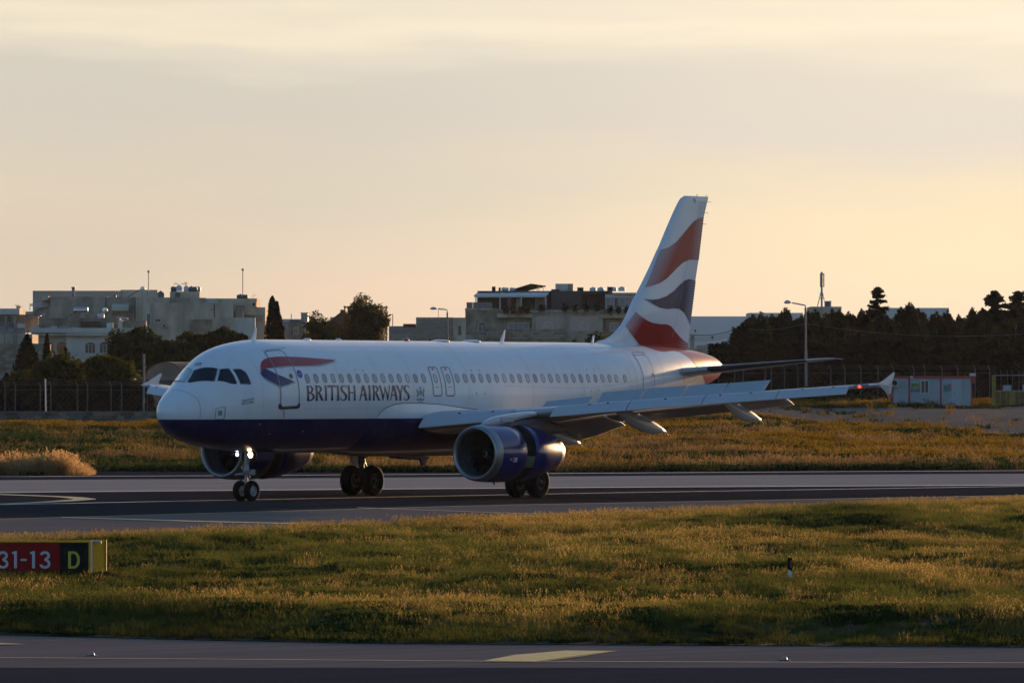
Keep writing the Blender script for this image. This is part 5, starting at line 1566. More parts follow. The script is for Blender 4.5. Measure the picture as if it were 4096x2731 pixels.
G = []
G += [('B', stem(222, 258) + bowl(262, 75, 76, 25) + bowl(262, 27, 95, 27.5))]
G += [('R', stem(375, 411) + bowl(414, 75, 76, 25) + [[(410, 50), (452, 53), (500, 13), (527, 0), (478, 0), (462, 8), (412, 52)]])]
G += [('I', stem(544, 579))]
G += [('T', stem(660, 694, 0, 100, 5) + [[(603, 100), (755, 100), (746, 86), (700, 90), (655, 90), (597, 84)]])]
G += [('I', stem(771, 807))]
G += [('S', sletter(836, 958))]
G += [('H', stem(978, 1011) + stem(1085, 1117) + [[(1005, 46), (1090, 46), (1090, 55), (1005, 55)]])]
G += [('A', aletter(1185, 1345))]
G += [('I', stem(1368, 1404))]
G += [('R', stem(1447, 1482) + bowl(1484, 75, 76, 25) + [[(1480, 50), (1522, 53), (1570, 13), (1598, 0), (1548, 0), (1532, 8), (1482, 52)]])]
G += [('W', [[(1565, 100), (1612, 100), (1608, 92), (1655, 25), (1640, 0), (1630, 0), (1575, 90)], [(1628, 0), (1648, 0), (1692, 88), (1688, 100), (1680, 94)],
             [(1672, 88), (1684, 100), (1690, 92), (1742, 25), (1728, 0), (1718, 0), (1650, 70)][:5] + [(1718, 0)], [(1716, 0), (1738, 0), (1780, 92), (1787, 100), (1758, 100), (1760, 92)]])]
G += [('A', aletter(1768, 1925))]
G += [('Y', stem(1954, 1990, 0, 44, 5)[:1] + [[(1893, 100), (1942, 100), (1940, 93), (1990, 45), (1984, 36), (1954, 40), (1904, 92)], [(2006, 100), (2038, 100), (2028, 92), (1990, 42), (1968, 50), (2006, 92)]])]
G += [('S', sletter(2036, 2155))]


def tmap(x, y):
    return (6.12 + (x - 215) / 1935.0 * 6.475, 1.663 - y / 100.0 * .274)


for i, (nm, polys) in enumerate(G):
    o = decal('letter', [[tmap(*p) for p in poly] for poly in polys], M_LET, off=.0065 + (i % 2) * .0004)


def text_tris(s, bold=0.0, shear=0.0):
    cu = bpy.data.curves.new('text', 'FONT'); cu.body = s; cu.size = 1.0; cu.offset = bold; cu.shear = shear; cu.resolution_u = 3
    o = bpy.data.objects.new('text', cu); COL.objects.link(o)
    dg = bpy.context.evaluated_depsgraph_get()
    me = bpy.data.meshes.new_from_object(o.evaluated_get(dg))
    vs = [(v.co.x, v.co.y) for v in me.vertices]; fs = [tuple(p.vertices) for p in me.polygons]
    bpy.data.objects.remove(o); bpy.data.curves.remove(cu); bpy.data.meshes.remove(me)
    x0, x1 = min(v[0] for v in vs), max(v[0] for v in vs); y0, y1 = min(v[1] for v in vs), max(v[1] for v in vs)
    return [((v[0] - x0) / (x1 - x0), (v[1] - y0) / (y1 - y0)) for v in vs], fs


def text_decal(name, s, s0, s1, t_base, t_top, m, parent=None, off=.007, bold=0.0, shear=0.0, smap=fus, **kw):
    v, f = text_tris(s, bold, shear)
    return decal(name, None, m, parent, off=off, smap=smap, tris=([(s0 + (s1 - s0) * a, t_base + (t_top - t_base) * b) for a, b in v], f), **kw)


text_decal('small_lettering', 'Operated by', 2.752, 3.30, 1.555, 1.480, M_STENCIL, ds=.2)
text_decal('small_lettering', 'BA Euroflyer', 2.748, 3.30, 1.615, 1.540, M_STENCIL, ds=.2)
v_, f_ = text_tris('ATK', .02, .35)
c_ = [(2.109, -0.126), (2.1, 0.135), (2.254, 0.1), (2.309, -0.171)]
pts_ = [((1 - b) * ((1 - a) * c_[0][0] + a * c_[1][0]) + b * ((1 - a) * c_[3][0] + a * c_[2][0]),
         (1 - b) * ((1 - a) * c_[0][1] + a * c_[1][1]) + b * ((1 - a) * c_[3][1] + a * c_[2][1])) for a, b in v_]
decal('registration_letters', None, M_STENCIL, off=.006, ds=.1, tris=(pts_, f_))
text_decal('small_stencil', 'EXIT', 4.92, 5.06, 1.05, 1.03, M_REDP, off=.011)

# grey heraldic crest: crown, shield, supporters, scroll
def cm(x, y):
    return (13.003 + x * .615, 1.692 - y * .292)
crest = [[(.42, .84), (.46, .95), (.50, 1.0), (.54, .95), (.58, .84)], [(.36, .80), (.64, .80), (.62, .86), (.38, .86)],
         [(.36, .74), (.64, .74), (.63, .50), (.50, .36), (.37, .50)],
         [(.06, .72), (.16, .88), (.20, .70), (.30, .64), (.33, .40), (.22, .30), (.08, .36), (.16, .52)],
         [(.94, .72), (.84, .88), (.80, .70), (.70, .64), (.67, .40), (.78, .30), (.92, .36), (.84, .52)],
         [(.08, .24), (.30, .18), (.50, .26), (.70, .18), (.92, .24), (.88, .12), (.68, .08), (.50, .14), (.32, .08), (.12, .12)], [(.24, .0), (.76, .0), (.70, .05), (.30, .05)]]
decal('crest', [[cm(*p) for p in q] for q in crest], M_CREST, off=.006, ds=.3)
# small red corner marks round the hoist points
def corner(s, t, ds_, dt_):
    return [[(s, t), (s + ds_, t), (s + ds_, t + dt_ * .18), (s, t + dt_ * .18)], [(s, t), (s + ds_ * .3, t), (s + ds_ * .3, t + dt_), (s, t + dt_)]]
for s0, s1 in ((9.37, 9.93), (16.95, 17.55), (24.9, 25.5)):
    decal('corner_marks', corner(s0, 1.085, .09, .045) + corner(s1, 1.085, -.09, .045), M_REDP, off=.006)
for s0, s1 in ((17.0, 17.6), (24.9, 25.5)):
    decal('corner_marks', corner(s0, 1.56, .09, -.045) + corner(s1, 1.56, -.09, -.045), M_REDP, off=.006)
decal('static_port_ring', ribbon(disc(8.02, 1.615, .10, .055), .006, True) + [disc(8.02, 1.615, .035, .018)], M_LINE, off=.0085)
mb = MB(); a_ = Vector(fus(4.86, 1.80, .02)); b_ = Vector(fus(4.86, 1.93, .10)); mb.tube([a_, b_], .013, 6)
mb.build('red_streamer', M_REDP, plane)

# --- red tail paint
TR = [(30.95, 0.0), (31.088, 0.182), (31.12, 0.387), (31.381, 0.551), (31.725, 0.64), (32.141, 0.652), (32.681, 0.596), (33.093, 0.56), (33.378, 0.603), (33.611, 0.754), (33.846, 0.905), (34.115, 1.135), (34.421, 1.454), (35.047, 1.869), (36.0, 2.75), (36.3, 3.1416)]
trf = lin([p[0] for p in TR], [p[1] for p in TR])
mb = MB()
S = list(np.linspace(30.96, 31.4, 6)) + list(np.linspace(31.5, 37.495, 60))
nq = 22
for sgn in (1, -1):
    rows = []
    for s in S:
        tb = min(max(trf(s), 0.01), math.pi)
        rows.append([fus(s, sgn * tb * k / nq, .005) for k in range(nq + 1)])
    mb.rings(rows, cap=False, closed=False)
mb.build('red_tail_paint', M_RED, plane, smooth=True)
decal('tail_vent', [[(36.15, 1.02), (36.40, 1.02), (36.40, 1.30), (36.15, 1.30)]], M_DARKM, off=.009, ds=.1)
mb = MB(); mb.lathe([(0, .16), (.10, .155), (.12, .12), (.0, .11)], (37.43, 0, 4.92), 'x', 20, True); mb.build('exhaust_pipe', M_ALU, plane, smooth=True)

# --- wing-body fairing
FB = pchip([10.4, 10.695, 10.858, 11.21, 11.754, 12.283, 13.403, 14.666, 15.961, 17.181, 19, 21, 22.5, 23.5], [2.5, 1.955, 1.868, 1.788, 1.732, 1.714, 1.718, 1.74, 1.794, 1.835, 1.86, 1.9, 2.2, 2.9])
FAMP = pchip([10.4, 11.2, 12.5, 15, 19, 21.5, 23.5], [0.0, .16, .27, .32, .32, .22, 0.0])
mb = MB()
rows = []
for s in list(np.linspace(10.4, 12.5, 22)) + list(np.linspace(12.7, 23.5, 46)):
    t0 = FB(s); row = []
    for k in range(25):
        u = k / 24.0; th = t0 + (2 * math.pi - 2 * t0) * u
        e = min(u, 1 - u) * 2
        bul = .012 + FAMP(s) * (1 - (1 - min(1, e * 3.0)) ** 2) * (1.0 - .45 * e)
        row.append(fus(s, th, bul))
    rows.append(row)
mb.rings(rows, cap=False, closed=False)
mb.build('wing_fairing', M_FUS, plane, smooth=True)
decal('fairing_seam', ribbon([(s, FB(s) - .004) for s in (10.695, 10.858, 11.0, 11.21, 11.5, 11.754, 12.283, 13.403, 14.666, 15.961, 17.181)], .011), M_SILL, off=.016, ds=.2)

# --- antennas and bumps on the crown
def blade(s0, s1, tip0, tip1, z0, z1, m=M_WHITE, name='antenna_blade', y=0.0):
    mb = MB(); t = .022
    mb.add([(s0, y, z0), ((s0 + s1) / 2, y + t, z0), (s1, y, z0), ((s0 + s1) / 2, y - t, z0), (tip0, y, z1), ((tip0 + tip1) / 2, y + t * .4, z1), (tip1, y, z1), ((tip0 + tip1) / 2, y - t * .4, z1)],
           [(0, 1, 5, 4), (1, 2, 6, 5), (2, 3, 7, 6), (3, 0, 4, 7), (4, 5, 6, 7)])
    return mb.build(name, m, plane)
blade(5.34, 5.68, 5.60, 5.72, 5.80, 6.28)
blade(21.47, 21.78, 21.80, 21.89, 5.85, 6.33)
blade(27.88, 28.08, 28.02, 28.16, 5.85, 6.17)
blade(7.40, 7.46, 7.47, 7.50, 5.86, 5.97, M_REDP, 'probe')
def bump(s0, s1, h, m, name, w=.25):
    mb = MB(); rings = []
    for i in range(7):
        a = i / 6.0 * math.pi / 2
        rr = math.cos(a); z = 5.845 + h * math.sin(a) + .02
        rings.append([((s0 + s1) / 2 + math.cos(k * 2 * math.pi / 16) * rr * (s1 - s0) / 2, math.sin(k * 2 * math.pi / 16) * rr * w, z) for k in range(16)])
    mb.rings(rings, cap=True)
    return mb.build(name, m, plane, smooth=True)
bump(8.62, 9.06, .07, M_WHITE, 'antenna_fairing', .12); bump(10.70, 10.96, .075, M_WHITE, 'antenna_fairing', .12)
bump(17.07, 17.88, .07, M_WHITE, 'antenna_fairing', .35); bump(19.16, 19.97, .07, M_WHITE, 'antenna_fairing', .35)
bump(15.08, 15.38, .12, M_BEACON, 'beacon', .10)
mb = MB(); mb.lathe([(-.09, .01), (-.06, .06), (.0, .08), (.10, .08)], (14.5, 0, 1.56), 'z', 14, True); mb.build('belly_beacon', M_BEACON, plane, smooth=True)
for s, t, a in ((3.75, 2.05, 1), (4.55, 2.28, 1), (6.4, 2.22, 1)):
    decal('skin_vent', [[(s, t), (s + .09, t), (s + .09, t + .035), (s, t + .035)]], M_CREST, off=.006)


# --- aerofoil lofts
def foil(n=14, t=.12, camber=.015):
    """closed loop (x,z) from the upper trailing edge round the nose to the lower trailing edge"""
    up, lo = [], []
    for i in range(n + 1):
        x = .5 * (1 - math.cos(math.pi * i / n))
        yt = 5 * t * (.2969 * math.sqrt(x) - .1260 * x - .3516 * x * x + .2843 * x ** 3 - .1030 * x ** 4)
        yc = camber * 4 * x * (1 - x)
        up.append((x, yc + yt)); lo.append((x, yc - yt))
    return up[::-1] + lo[1:-1]


ZT = pchip([1.5, 2.13, 5.13, 7.46, 13.22, 15.96, 17.0], [3.14, 3.189, 3.358, 3.560, 4.018, 4.225, 4.30])   # crest of the leading edge
LE = lambda y: 13.25 + (y - 1.975) * .52
TE = lambda y: 19.6 if y < 6.4 else 19.6 + (y - 6.4) * (22.55 - 19.6) / (16.95 - 6.4)
TC = lin([1.5, 6.4, 17], [.150, .118, .108])


def wing_section(y, x0=0.0, x1=1.0):
    le = LE(y) + .06; ch = TE(y) - le
    t = TC(y); tw = rad(3.2 - 3.0 * (y / 17.0))
    zc = ZT(y) - .045 * ch - .02
    pts = []
    for x, z in foil(16, t):
        if x > x1: x = x1; z = z * .5
        pts.append((le + x * ch, zc + z * ch * (1.0 if z < 0 else .85) - x * ch * math.tan(tw) * .9))
    return pts


def surf_z(y, s, upper=True):
    p = wing_section(y); n = len(p) // 2
    q = p[:n + 1] if upper else p[n:] + p[:1]
    q = sorted(q)
    return lin([a[0] for a in q], [a[1] for a in q])(s)


def side_y(sd, y):
    return -y if sd > 0 else y          # sd=+1 port (towards the camera)


SLATS = [(2.22, 5.05, 1.0), (6.52, 8.93, 1), (8.97, 11.40, 1), (11.44, 13.82, 1), (13.86, 16.12, 1)]
KS = pchip([2.2, 4.3, 7.0, 13.4, 16.2], [1.30, 1.08, .98, .86, .80])
SLP = [(.16, -.035), (.06, -.04), (-.04, -.095), (-.15, -.185), (-.25, -.29), (-.315, -.385), (-.335, -.42), (-.325, -.445), (-.295, -.45), (-.24, -.40), (-.15, -.30), (-.04, -.19), (.06, -.12), (.15, -.07)]
for sd in (1, -1):
    ys_ = [0.3, 1.2, 2.0, 3.0, 4.2, 5.4, 6.4, 7.6, 9.2, 10.8, 12.4, 14.0, 15.4, 16.3, 16.8]
    mb = MB(); rings = [[(s, side_y(sd, y), z) for s, z in wing_section(y, 0, .80 if y < 13.3 else 1.0)] for y in ys_]
    # rounded tip
    for q, sc in ((16.90, .8), (16.96, .45)):
        base = wing_section(q); cz = sum(p[1] for p in base) / len(base)
        rings.append([(s, side_y(sd, q), cz + (z - cz) * sc) for s, z in base])
    mb.rings(rings)
    wing = mb.build('wing', M_GREY, plane, smooth=True)
    for y0, y1, _ in SLATS:
        mb = MB(); rr = []
        n = 6
        for i in range(n + 1):
            y = y0 + (y1 - y0) * i / n; k_ = KS(y)
            endk = 1.0
            if y0 in (2.22, 6.52) and i == 0: endk = .93
            rr.append([(LE(y) + a * k_ * endk + .02, side_y(sd, y + (max(0, -a) * .35 if (i == 0 and y0 in (2.22, 6.52)) else 0) * -1 * 1.0), ZT(y) + b * k_) for a, b in SLP])
        mb.rings(rr)
        sl = mb.build('slat', M_SLAT, wing, auto=rad(35))
    # little bracket cut-outs along the leading edge
    mb = MB()
    for y in (3.3, 4.4, 7.6, 8.2, 10.1, 11.9, 12.9, 14.6, 15.6):
        k_ = KS(y); a = LE(y)
        mb.box(a - .02 * k_, a + .05, side_y(sd, y) - .035, side_y(sd, y) + .035, ZT(y) - .115 * k_, ZT(y) - .055 * k_)
    mb.build('slat_track', M_BLACK, wing)
    # flaps, drooped
    def flap(y0, y1, zte, name, lead=.76, ext=.55, n=6):
        mb = MB(); rr = []
        for i in range(n + 1):
            y = y0 + (y1 - y0) * i / n
            s0 = LE(y) + .06 + (TE(y) - LE(y) - .06) * lead + .25
            s1 = TE(y) + ext; z0 = (surf_z(y, s0) + surf_z(y, s0, False)) / 2 - .10; z1 = zte(y)
            th = .085 * (s1 - s0) + .03
            ring = []
            for x, z in foil(8, .15):
                ring.append((s0 + x * (s1 - s0), side_y(sd, y), z0 + (z1 - z0) * x + z * (s1 - s0)))
            rr.append(ring)
        mb.rings(rr)
        return mb.build(name, M_GREY, wing, smooth=True)
    flap(6.55, 12.95, lin([6.5, 8.02, 10.84, 12.89], [2.80, 2.936, 3.24, 3.458]), 'flap')
    flap(2.1, 6.40, lin([2.1, 3.55, 4.33, 6.57], [1.80, 1.955, 2.10, 2.74]), 'flap', ext=.9)
    # aileron panel joint
    mb = MB()
    for y in (13.05, 15.8):
        s0 = TE(y) - .55
        mb.tube([(s0 + a, side_y(sd, y), surf_z(y, s0 + a) + .004) for a in (0, .25, .5)], .012, 5)
    mb.build('aileron_gap', M_LINE, wing)
    # raised spoilers
    for y0, y1, zt in ((6.52, 8.12, (3.941, 4.085)), (8.18, 9.70, (4.091, 4.195)), (9.75, 11.22, (4.197, 4.295)), (11.28, 12.80, (4.296, 4.407)), (4.0, 6.1, (3.60, 3.80))):
        mb = MB(); ring = []
        inner = y0 < 4
        for y, z in ((y0, zt[0]), (y1, zt[1])):
            st = TE(y) - .9 if not inner else 18.6
            hz_s = st - .62
            hz = surf_z(y, min(hz_s, LE(y) + .06 + (TE(y) - LE(y) - .06) * .79)) - .02
            if inner: hz = surf_z(y, 17.9) - .01
            Y = side_y(sd, y)
            ring.append([(hz_s, Y, hz), (st, Y, z), (st + .02, Y, z - .02), (hz_s + .05, Y, hz - .05)])
        mb.rings(ring)
        mb.build('spoiler', M_GREY, wing)
    # flap track fairings
    for y, tip_s, tip_z, ln in ((8.0, 20.80, 2.45, 3.5), (11.7, 21.62, 2.885, 2.9), (4.42, 20.42, 1.98, 3.2)):
        mb = MB(); rr = []
        s0 = tip_s - ln; z0 = surf_z(y, s0, False) + .02
        for i in range(13):
            u = i / 12.0
            s = s0 + ln * u
            zt = z0 + (tip_z + .03 - z0) * (u ** 1.5)
            r = .195 * (math.sin(math.pi * min(1, u * .95 + .04)) ** .8 if u < .6 else math.sin(math.pi * .61) ** .8 * (1 - ((u - .6) / .4) ** 1.7 * .93)) * (1.0 if ln > 3.3 else .88)
            if i == 12: r = .015
            drop = -.42 * math.sin(math.pi * u) * .55
            topz = max(zt + r * .9, zt)
            ring = []
            for k in range(14):
                a = k * 2 * math.pi / 14
                c, sn = math.cos(a), math.sin(a)
                ring.append((s, side_y(sd, y) + r * .62 * c, zt + drop + (r * 1.3 * sn if sn < 0 else r * 1.9 * sn)))
            rr.append(ring)
        mb.rings(rr)
        mb.build('flap_track_fairing', M_GREY, wing, smooth=True)
        mb = MB(); mb.tube([(tip_s - .02, side_y(sd, y), tip_z + .03), (tip_s + .16, side_y(sd, y), tip_z - .10)], .010, 5); mb.build('static_wick', M_ALU, wing)
    # wingtip fence
    prof = [(21.25, 4.26), (21.75, 4.42), (22.40, 4.69), (22.50, 4.66), (22.34, 4.40), (22.26, 4.20), (22.22, 3.98), (22.16, 3.72), (22.08, 3.71), (21.95, 3.86), (21.70, 4.04), (21.35, 4.18)]
    mb = MB(); Y = side_y(sd, 16.97); t = .035
    c = (22.0, Y, 4.2)
    n = len(prof)
    mb.add([(a, Y - t * .3, b) for a, b in prof] + [(a, Y + t * .3, b) for a, b in prof], [(i, (i + 1) % n, n + (i + 1) % n, n + i) for i in range(n)])
    mb.add([(c[0], Y - t, c[2])] + [(a, Y - t * .3, b) for a, b in prof], [(0, 1 + (i + 1) % n, 1 + i) for i in range(n)])
    mb.add([(c[0], Y + t, c[2])] + [(a, Y + t * .3, b) for a, b in prof], [(0, 1 + i, 1 + (i + 1) % n) for i in range(n)])
    fence_o = mb.build('wingtip_fence', M_SLAT, wing)
    mb = MB()
    q = [(22.20, 3.90), (22.155, 3.715), (22.085, 3.705), (21.99, 3.83), (22.05, 3.90)]
    for yy in (-.032, .032): mb.poly([(a, Y + yy, b) for a, b in q])
    mb.build('fence_tip_paint', M_RED, wing)
    # nav light
    a = Vector((LE(16.45) + .02, side_y(sd, 16.45), ZT(16.45) - .10))
    mb = MB(); mb.lathe([(-.05, .006), (-.03, .035), (.0, .05), (.06, .05)], a, 'x', 12, True)
    mb.build('nav_light', M_LAMP_R if sd > 0 else M_PANE, wing, smooth=True)
    mb = MB(); mb.tube([(LE(y) + .05, side_y(sd, y), ZT(y) - .055) for y in (16.25, 16.45, 16.75)], .045, 8); mb.build('light_cover', M_PANE, wing, smooth=True)

    # ---- pylon and engine
    EY = side_y(sd, 5.75)
    for pname, pm, rows_ in (('pylon_body', M_PYL, ((12.2, 2.84, 2.6, .10), (12.7, 2.86, 2.5, .16), (13.4, 2.88, 2.45, .19), (14.5, 2.98, 2.35, .20), (15.5, 3.0, 2.34, .20), (16.4, 2.85, 2.38, .16), (17.3, 2.68, 2.46, .06))),
                             ('pylon_fairing', M_SLAT, ((11.75, 2.78, 2.72, .03), (12.02, 2.89, 2.70, .12), (12.44, 3.03, 2.70, .175), (13.19, 3.12, 2.80, .215), (13.7, 3.17, 2.86, .22), (14.4, 3.22, 2.98, .22), (15.0, 3.24, 3.04, .20), (15.5, 3.2, 3.1, .12)))):
        mb = MB(); rr = []
        for s, top, bot, w in rows_:
            ring = []
            for k in range(16):
                a = k * 2 * math.pi / 16; c, sn = math.cos(a), math.sin(a)
                m_ = (top + bot) / 2; h = (top - bot) / 2
                ring.append((s, EY + w * math.copysign(abs(c) ** .6, c), m_ + h * math.copysign(abs(sn) ** .6, sn)))
            rr.append(ring)
        mb.rings(rr)
        pyl = mb.build(pname, pm, plane, smooth=True)
    mb = MB(); mb.box(12.75, 13.55, EY - .235 if sd > 0 else EY + .20, EY - .20 if sd > 0 else EY + .235, 2.86, 3.03); mb.build('pylon_panel', M_GREY, pyl)
    O = (11.31, EY, 1.72)
    eng = empty('engine', (0, 0, 0), 0, plane)
    mb = MB(); mb.lathe([(.50, .845), (.35, .825), (.18, .82), (.07, .845), (.01, .89), (-.005, .925), (.02, .965), (.08, .995), (.20, 1.025), (.38, 1.045)], O, 'x', 56)
    mb.build('inlet_lip', M_LIP, eng, smooth=True)
    mb = MB(); mb.lathe([(.38, 1.0455), (.8, 1.065), (1.4, 1.075), (1.90, 1.07), (1.92, 1.055)], O, 'x', 56)
    mb.build('cowling', M_ENG, eng, auto=rad(40))
    mb = MB(); mb.lathe([(.50, .845), (.80, .86), (1.15, .86)], O, 'x', 48); mb.build('inlet_barrel', M_INNER, eng, smooth=True)
    mb = MB(); mb.lathe([(1.92, 1.054), (1.925, 1.0), (2.53, 1.0), (2.535, 1.05)], O, 'x', 48)
    mb.build('cascade_drum', M_BLACK, eng, smooth=True)  # black drum paints in the dark interior of the open reverser gap
    mb = MB()
    for i in range(9):
        mb.lathe([(1.98 + i * .055, 1.003), (1.985 + i * .055, 1.018), (1.995 + i * .055, 1.018), (2.0 + i * .055, 1.003)], O, 'x', 48)
    mb.build('cascade_vanes', M_FAN, eng)  # vanes blacked as well, so the gap's shade is in their colour
    mb = MB()
    for i in range(5):
        a0 = rad(-31 + i * 5.0) if sd > 0 else rad(180 + 12 + i * 4.5); a1 = a0 + rad(4.2)
        rr2 = 1.026
        mb.add([(O[0] + x, O[1] - math.cos(a) * rr2 * (1 if sd > 0 else 1), O[2] + math.sin(a) * rr2) for x in (1.98, 2.50) for a in (a0, a1)], [(0, 1, 3, 2)])
    mb.build('green_cascade', M_CASC, eng)
    mb = MB(); mb.lathe([(2.54, 1.05), (2.56, 1.064), (2.9, 1.045), (3.5, .97), (4.1, .85), (4.6, .735), (4.85, .675)], O, 'x', 56)
    mb.build('reverser_sleeve', M_ENG, eng, auto=rad(40))
    mb = MB(); mb.lathe([(4.85, .676), (5.05, .615), (5.18, .565), (5.19, .55), (5.0, .55), (4.6, .58)], O, 'x', 48)
    mb.build('exhaust_nozzle', M_ALU, eng, smooth=True)
    mb = MB(); mb.lathe([(4.3, .45), (5.0, .25), (5.5, .02)], O, 'x', 24); mb.build('exhaust_cone', M_DARKM, eng, smooth=True)
    # fan
    mb = MB()
    for i in range(22):
        a = i * 2 * math.pi / 22
        r0, r1 = .26, .85
        P = []
        for r, tw in ((r0, rad(25)), ((r0 + r1) / 2, rad(45)), (r1, rad(62))):
            for e in (-1, 1):
                hw = .10 + .045 * (r - r0)
                da = e * hw * math.sin(tw) / r
                P.append((O[0] + .98 + e * hw * math.cos(tw), O[1] + math.cos(a + da) * r, O[2] + math.sin(a + da) * r))
        mb.add(P, [(0, 1, 3, 2), (2, 3, 5, 4)])
    mb.build('fan_blades', M_FAN, eng)
    mb = MB(); mb.lathe([(1.16, .0), (1.16, .86)], O, 'x', 32); mb.build('fan_backing', M_BLACK, eng)
    mb = MB(); mb.lathe([(.55, .004), (.60, .06), (.72, .15), (.86, .225), (.98, .262)], O, 'x', 24, True); sp = mb.build('spinner', M_BLACK, eng, smooth=True)
    mb = MB(); L_ = []
    for i in range(26):
        a = i / 25.0 * 5.4 + .6; r = .055 + .085 * (i / 25.0)
        x = .55 + (r / .262) ** 1.0 * .30 - .008
        w = .022 * math.sin(math.pi * i / 25.0) + .003
        L_.append([(O[0] + x - .004, O[1] + math.cos(a) * (r - w), O[2] + math.sin(a) * (r - w)), (O[0] + x + .012, O[1] + math.cos(a) * (r + w), O[2] + math.sin(a) * (r + w))])
    mb.rings(L_, cap=False, closed=False)
    mb.build('spinner_swirl', M_STENW, eng)
    # strakes, drain, hinge lines
    mb = MB(); Yc = EY
    mb.add([(12.3, Yc + (.78 if sd > 0 else -.78), 2.46), (13.0, Yc + (.78 if sd > 0 else -.78), 2.48), (13.0, Yc + (.98 if sd > 0 else -.98), 2.66)], [(0, 1, 2)]); mb.build('cowl_strake', M_ENG, eng)
    mb = MB(); mb.tube([(12.55, EY, .68), (12.62, EY, .56)], .03, 6); mb.build('drain_mast', M_DARKM, eng)

    def nac(s, th, off=0.0, EY=EY, O=O):
        r = pchip([.38, .8, 1.4, 1.93], [1.045, 1.065, 1.075, 1.07])(s - O[0]) + off
        return (s, EY - r * math.sin(th), O[2] + r * math.cos(th))
    if sd > 0:
        w_ = decal('warning_placard', [[(12.30, 1.72), (12.445, 1.72), (12.445, 1.87), (12.30, 1.87)], [(12.455, 1.72), (12.57, 1.72), (12.57, 1.87), (12.455, 1.87)]], M_STENW, eng, smap=nac, off=.004)
        decal('placard_symbol', [[(12.31, 1.74), (12.37, 1.74), (12.39, 1.79), (12.43, 1.76), (12.43, 1.83), (12.39, 1.80), (12.36, 1.85), (12.31, 1.85)]], M_REDP, eng, smap=nac, off=.007)
        decal('round_placard', [disc(12.16, 1.78, .055, .055)], M_STENW, eng, smap=nac, off=.004)
        decal('round_placard_mark', ribbon([(12.12, 1.80), (12.20, 1.76)], .012) + ribbon(disc(12.16, 1.78, .05, .05), .008, True), M_REDP, eng, smap=nac, off=.007)
        mb = MB(); mb.add([nac(13.0, 1.30, .0), nac(13.2, 1.42, .14), nac(13.32, 1.47, .06), nac(13.3, 1.42, .0)], [(0, 1, 2, 3)])
    else:
        text_decal('engine_letters', 'TK', 12.14, 12.42, 1.83, 1.64, M_STENW, eng, off=.006, shear=.3, smap=nac)

# --- tail fin
FLE = [(34.73, 11.8), (34.45, 11.69), (34.26, 11.52), (33.53, 10.65), (32.76, 9.64), (32.0, 8.73), (31.24, 7.89), (30.78, 7.4), (30.4, 6.9), (30.03, 6.57), (29.65, 6.32), (29.2, 6.11), (28.83, 6.01), (28.38, 5.95)]
fle = pchip([5.80] + [p[1] for p in FLE[::-1]], [28.0] + [p[0] for p in FLE[::-1]])
FTE = [(36.54, 11.81), (36.17, 10.96), (35.78, 9.24), (35.54, 8.4), (35.14, 6.61), (34.96, 5.65), (34.9, 5.4)]
fte = lin([p[1] for p in FTE[::-1]], [p[0] for p in FTE[::-1]])


def fin_t(x, z):
    c = fte(z) - fle(z)
    th = .105 if z > 7 else .105 * max(.35, (z - 5.2) / 1.8)
    x = min(max(x, 0), 1)
    return max(0.004, 5 * th * min(c, 5.2) * (.2969 * math.sqrt(x) - .1260 * x - .3516 * x * x + .2843 * x ** 3 - .1015 * x ** 4))


def fin(s, z, off=0.0):
    c = fte(z) - fle(z)
    return (s, -(fin_t((s - fle(z)) / c, z) + off), z)


mb = MB(); rr = []
for z in [5.5, 5.8, 5.95, 6.01, 6.11, 6.22, 6.32, 6.44, 6.57, 6.73, 6.9, 7.15] + [7.4 + i * .2 for i in range(20)] + [11.3, 11.4, 11.5, 11.6, 11.69, 11.77, 11.80]:
    ring = []; n = 36
    for i in range(n + 1):
        x = .5 * (1 - math.cos(math.pi * i / n)); s = fle(z) + x * (fte(z) - fle(z)); ring.append((s, -fin_t(x, z) * (1 if z < 11.75 else .5), z))
    for i in range(n - 1, 0, -1):
        x = .5 * (1 - math.cos(math.pi * i / n)); s = fle(z) + x * (fte(z) - fle(z)); ring.append((s, fin_t(x, z) * (1 if z < 11.75 else .5), z))
    rr.append(ring)
mb.rings(rr)
finp = mb.build('tail_fin', M_WHITE, plane, auto=rad(50))


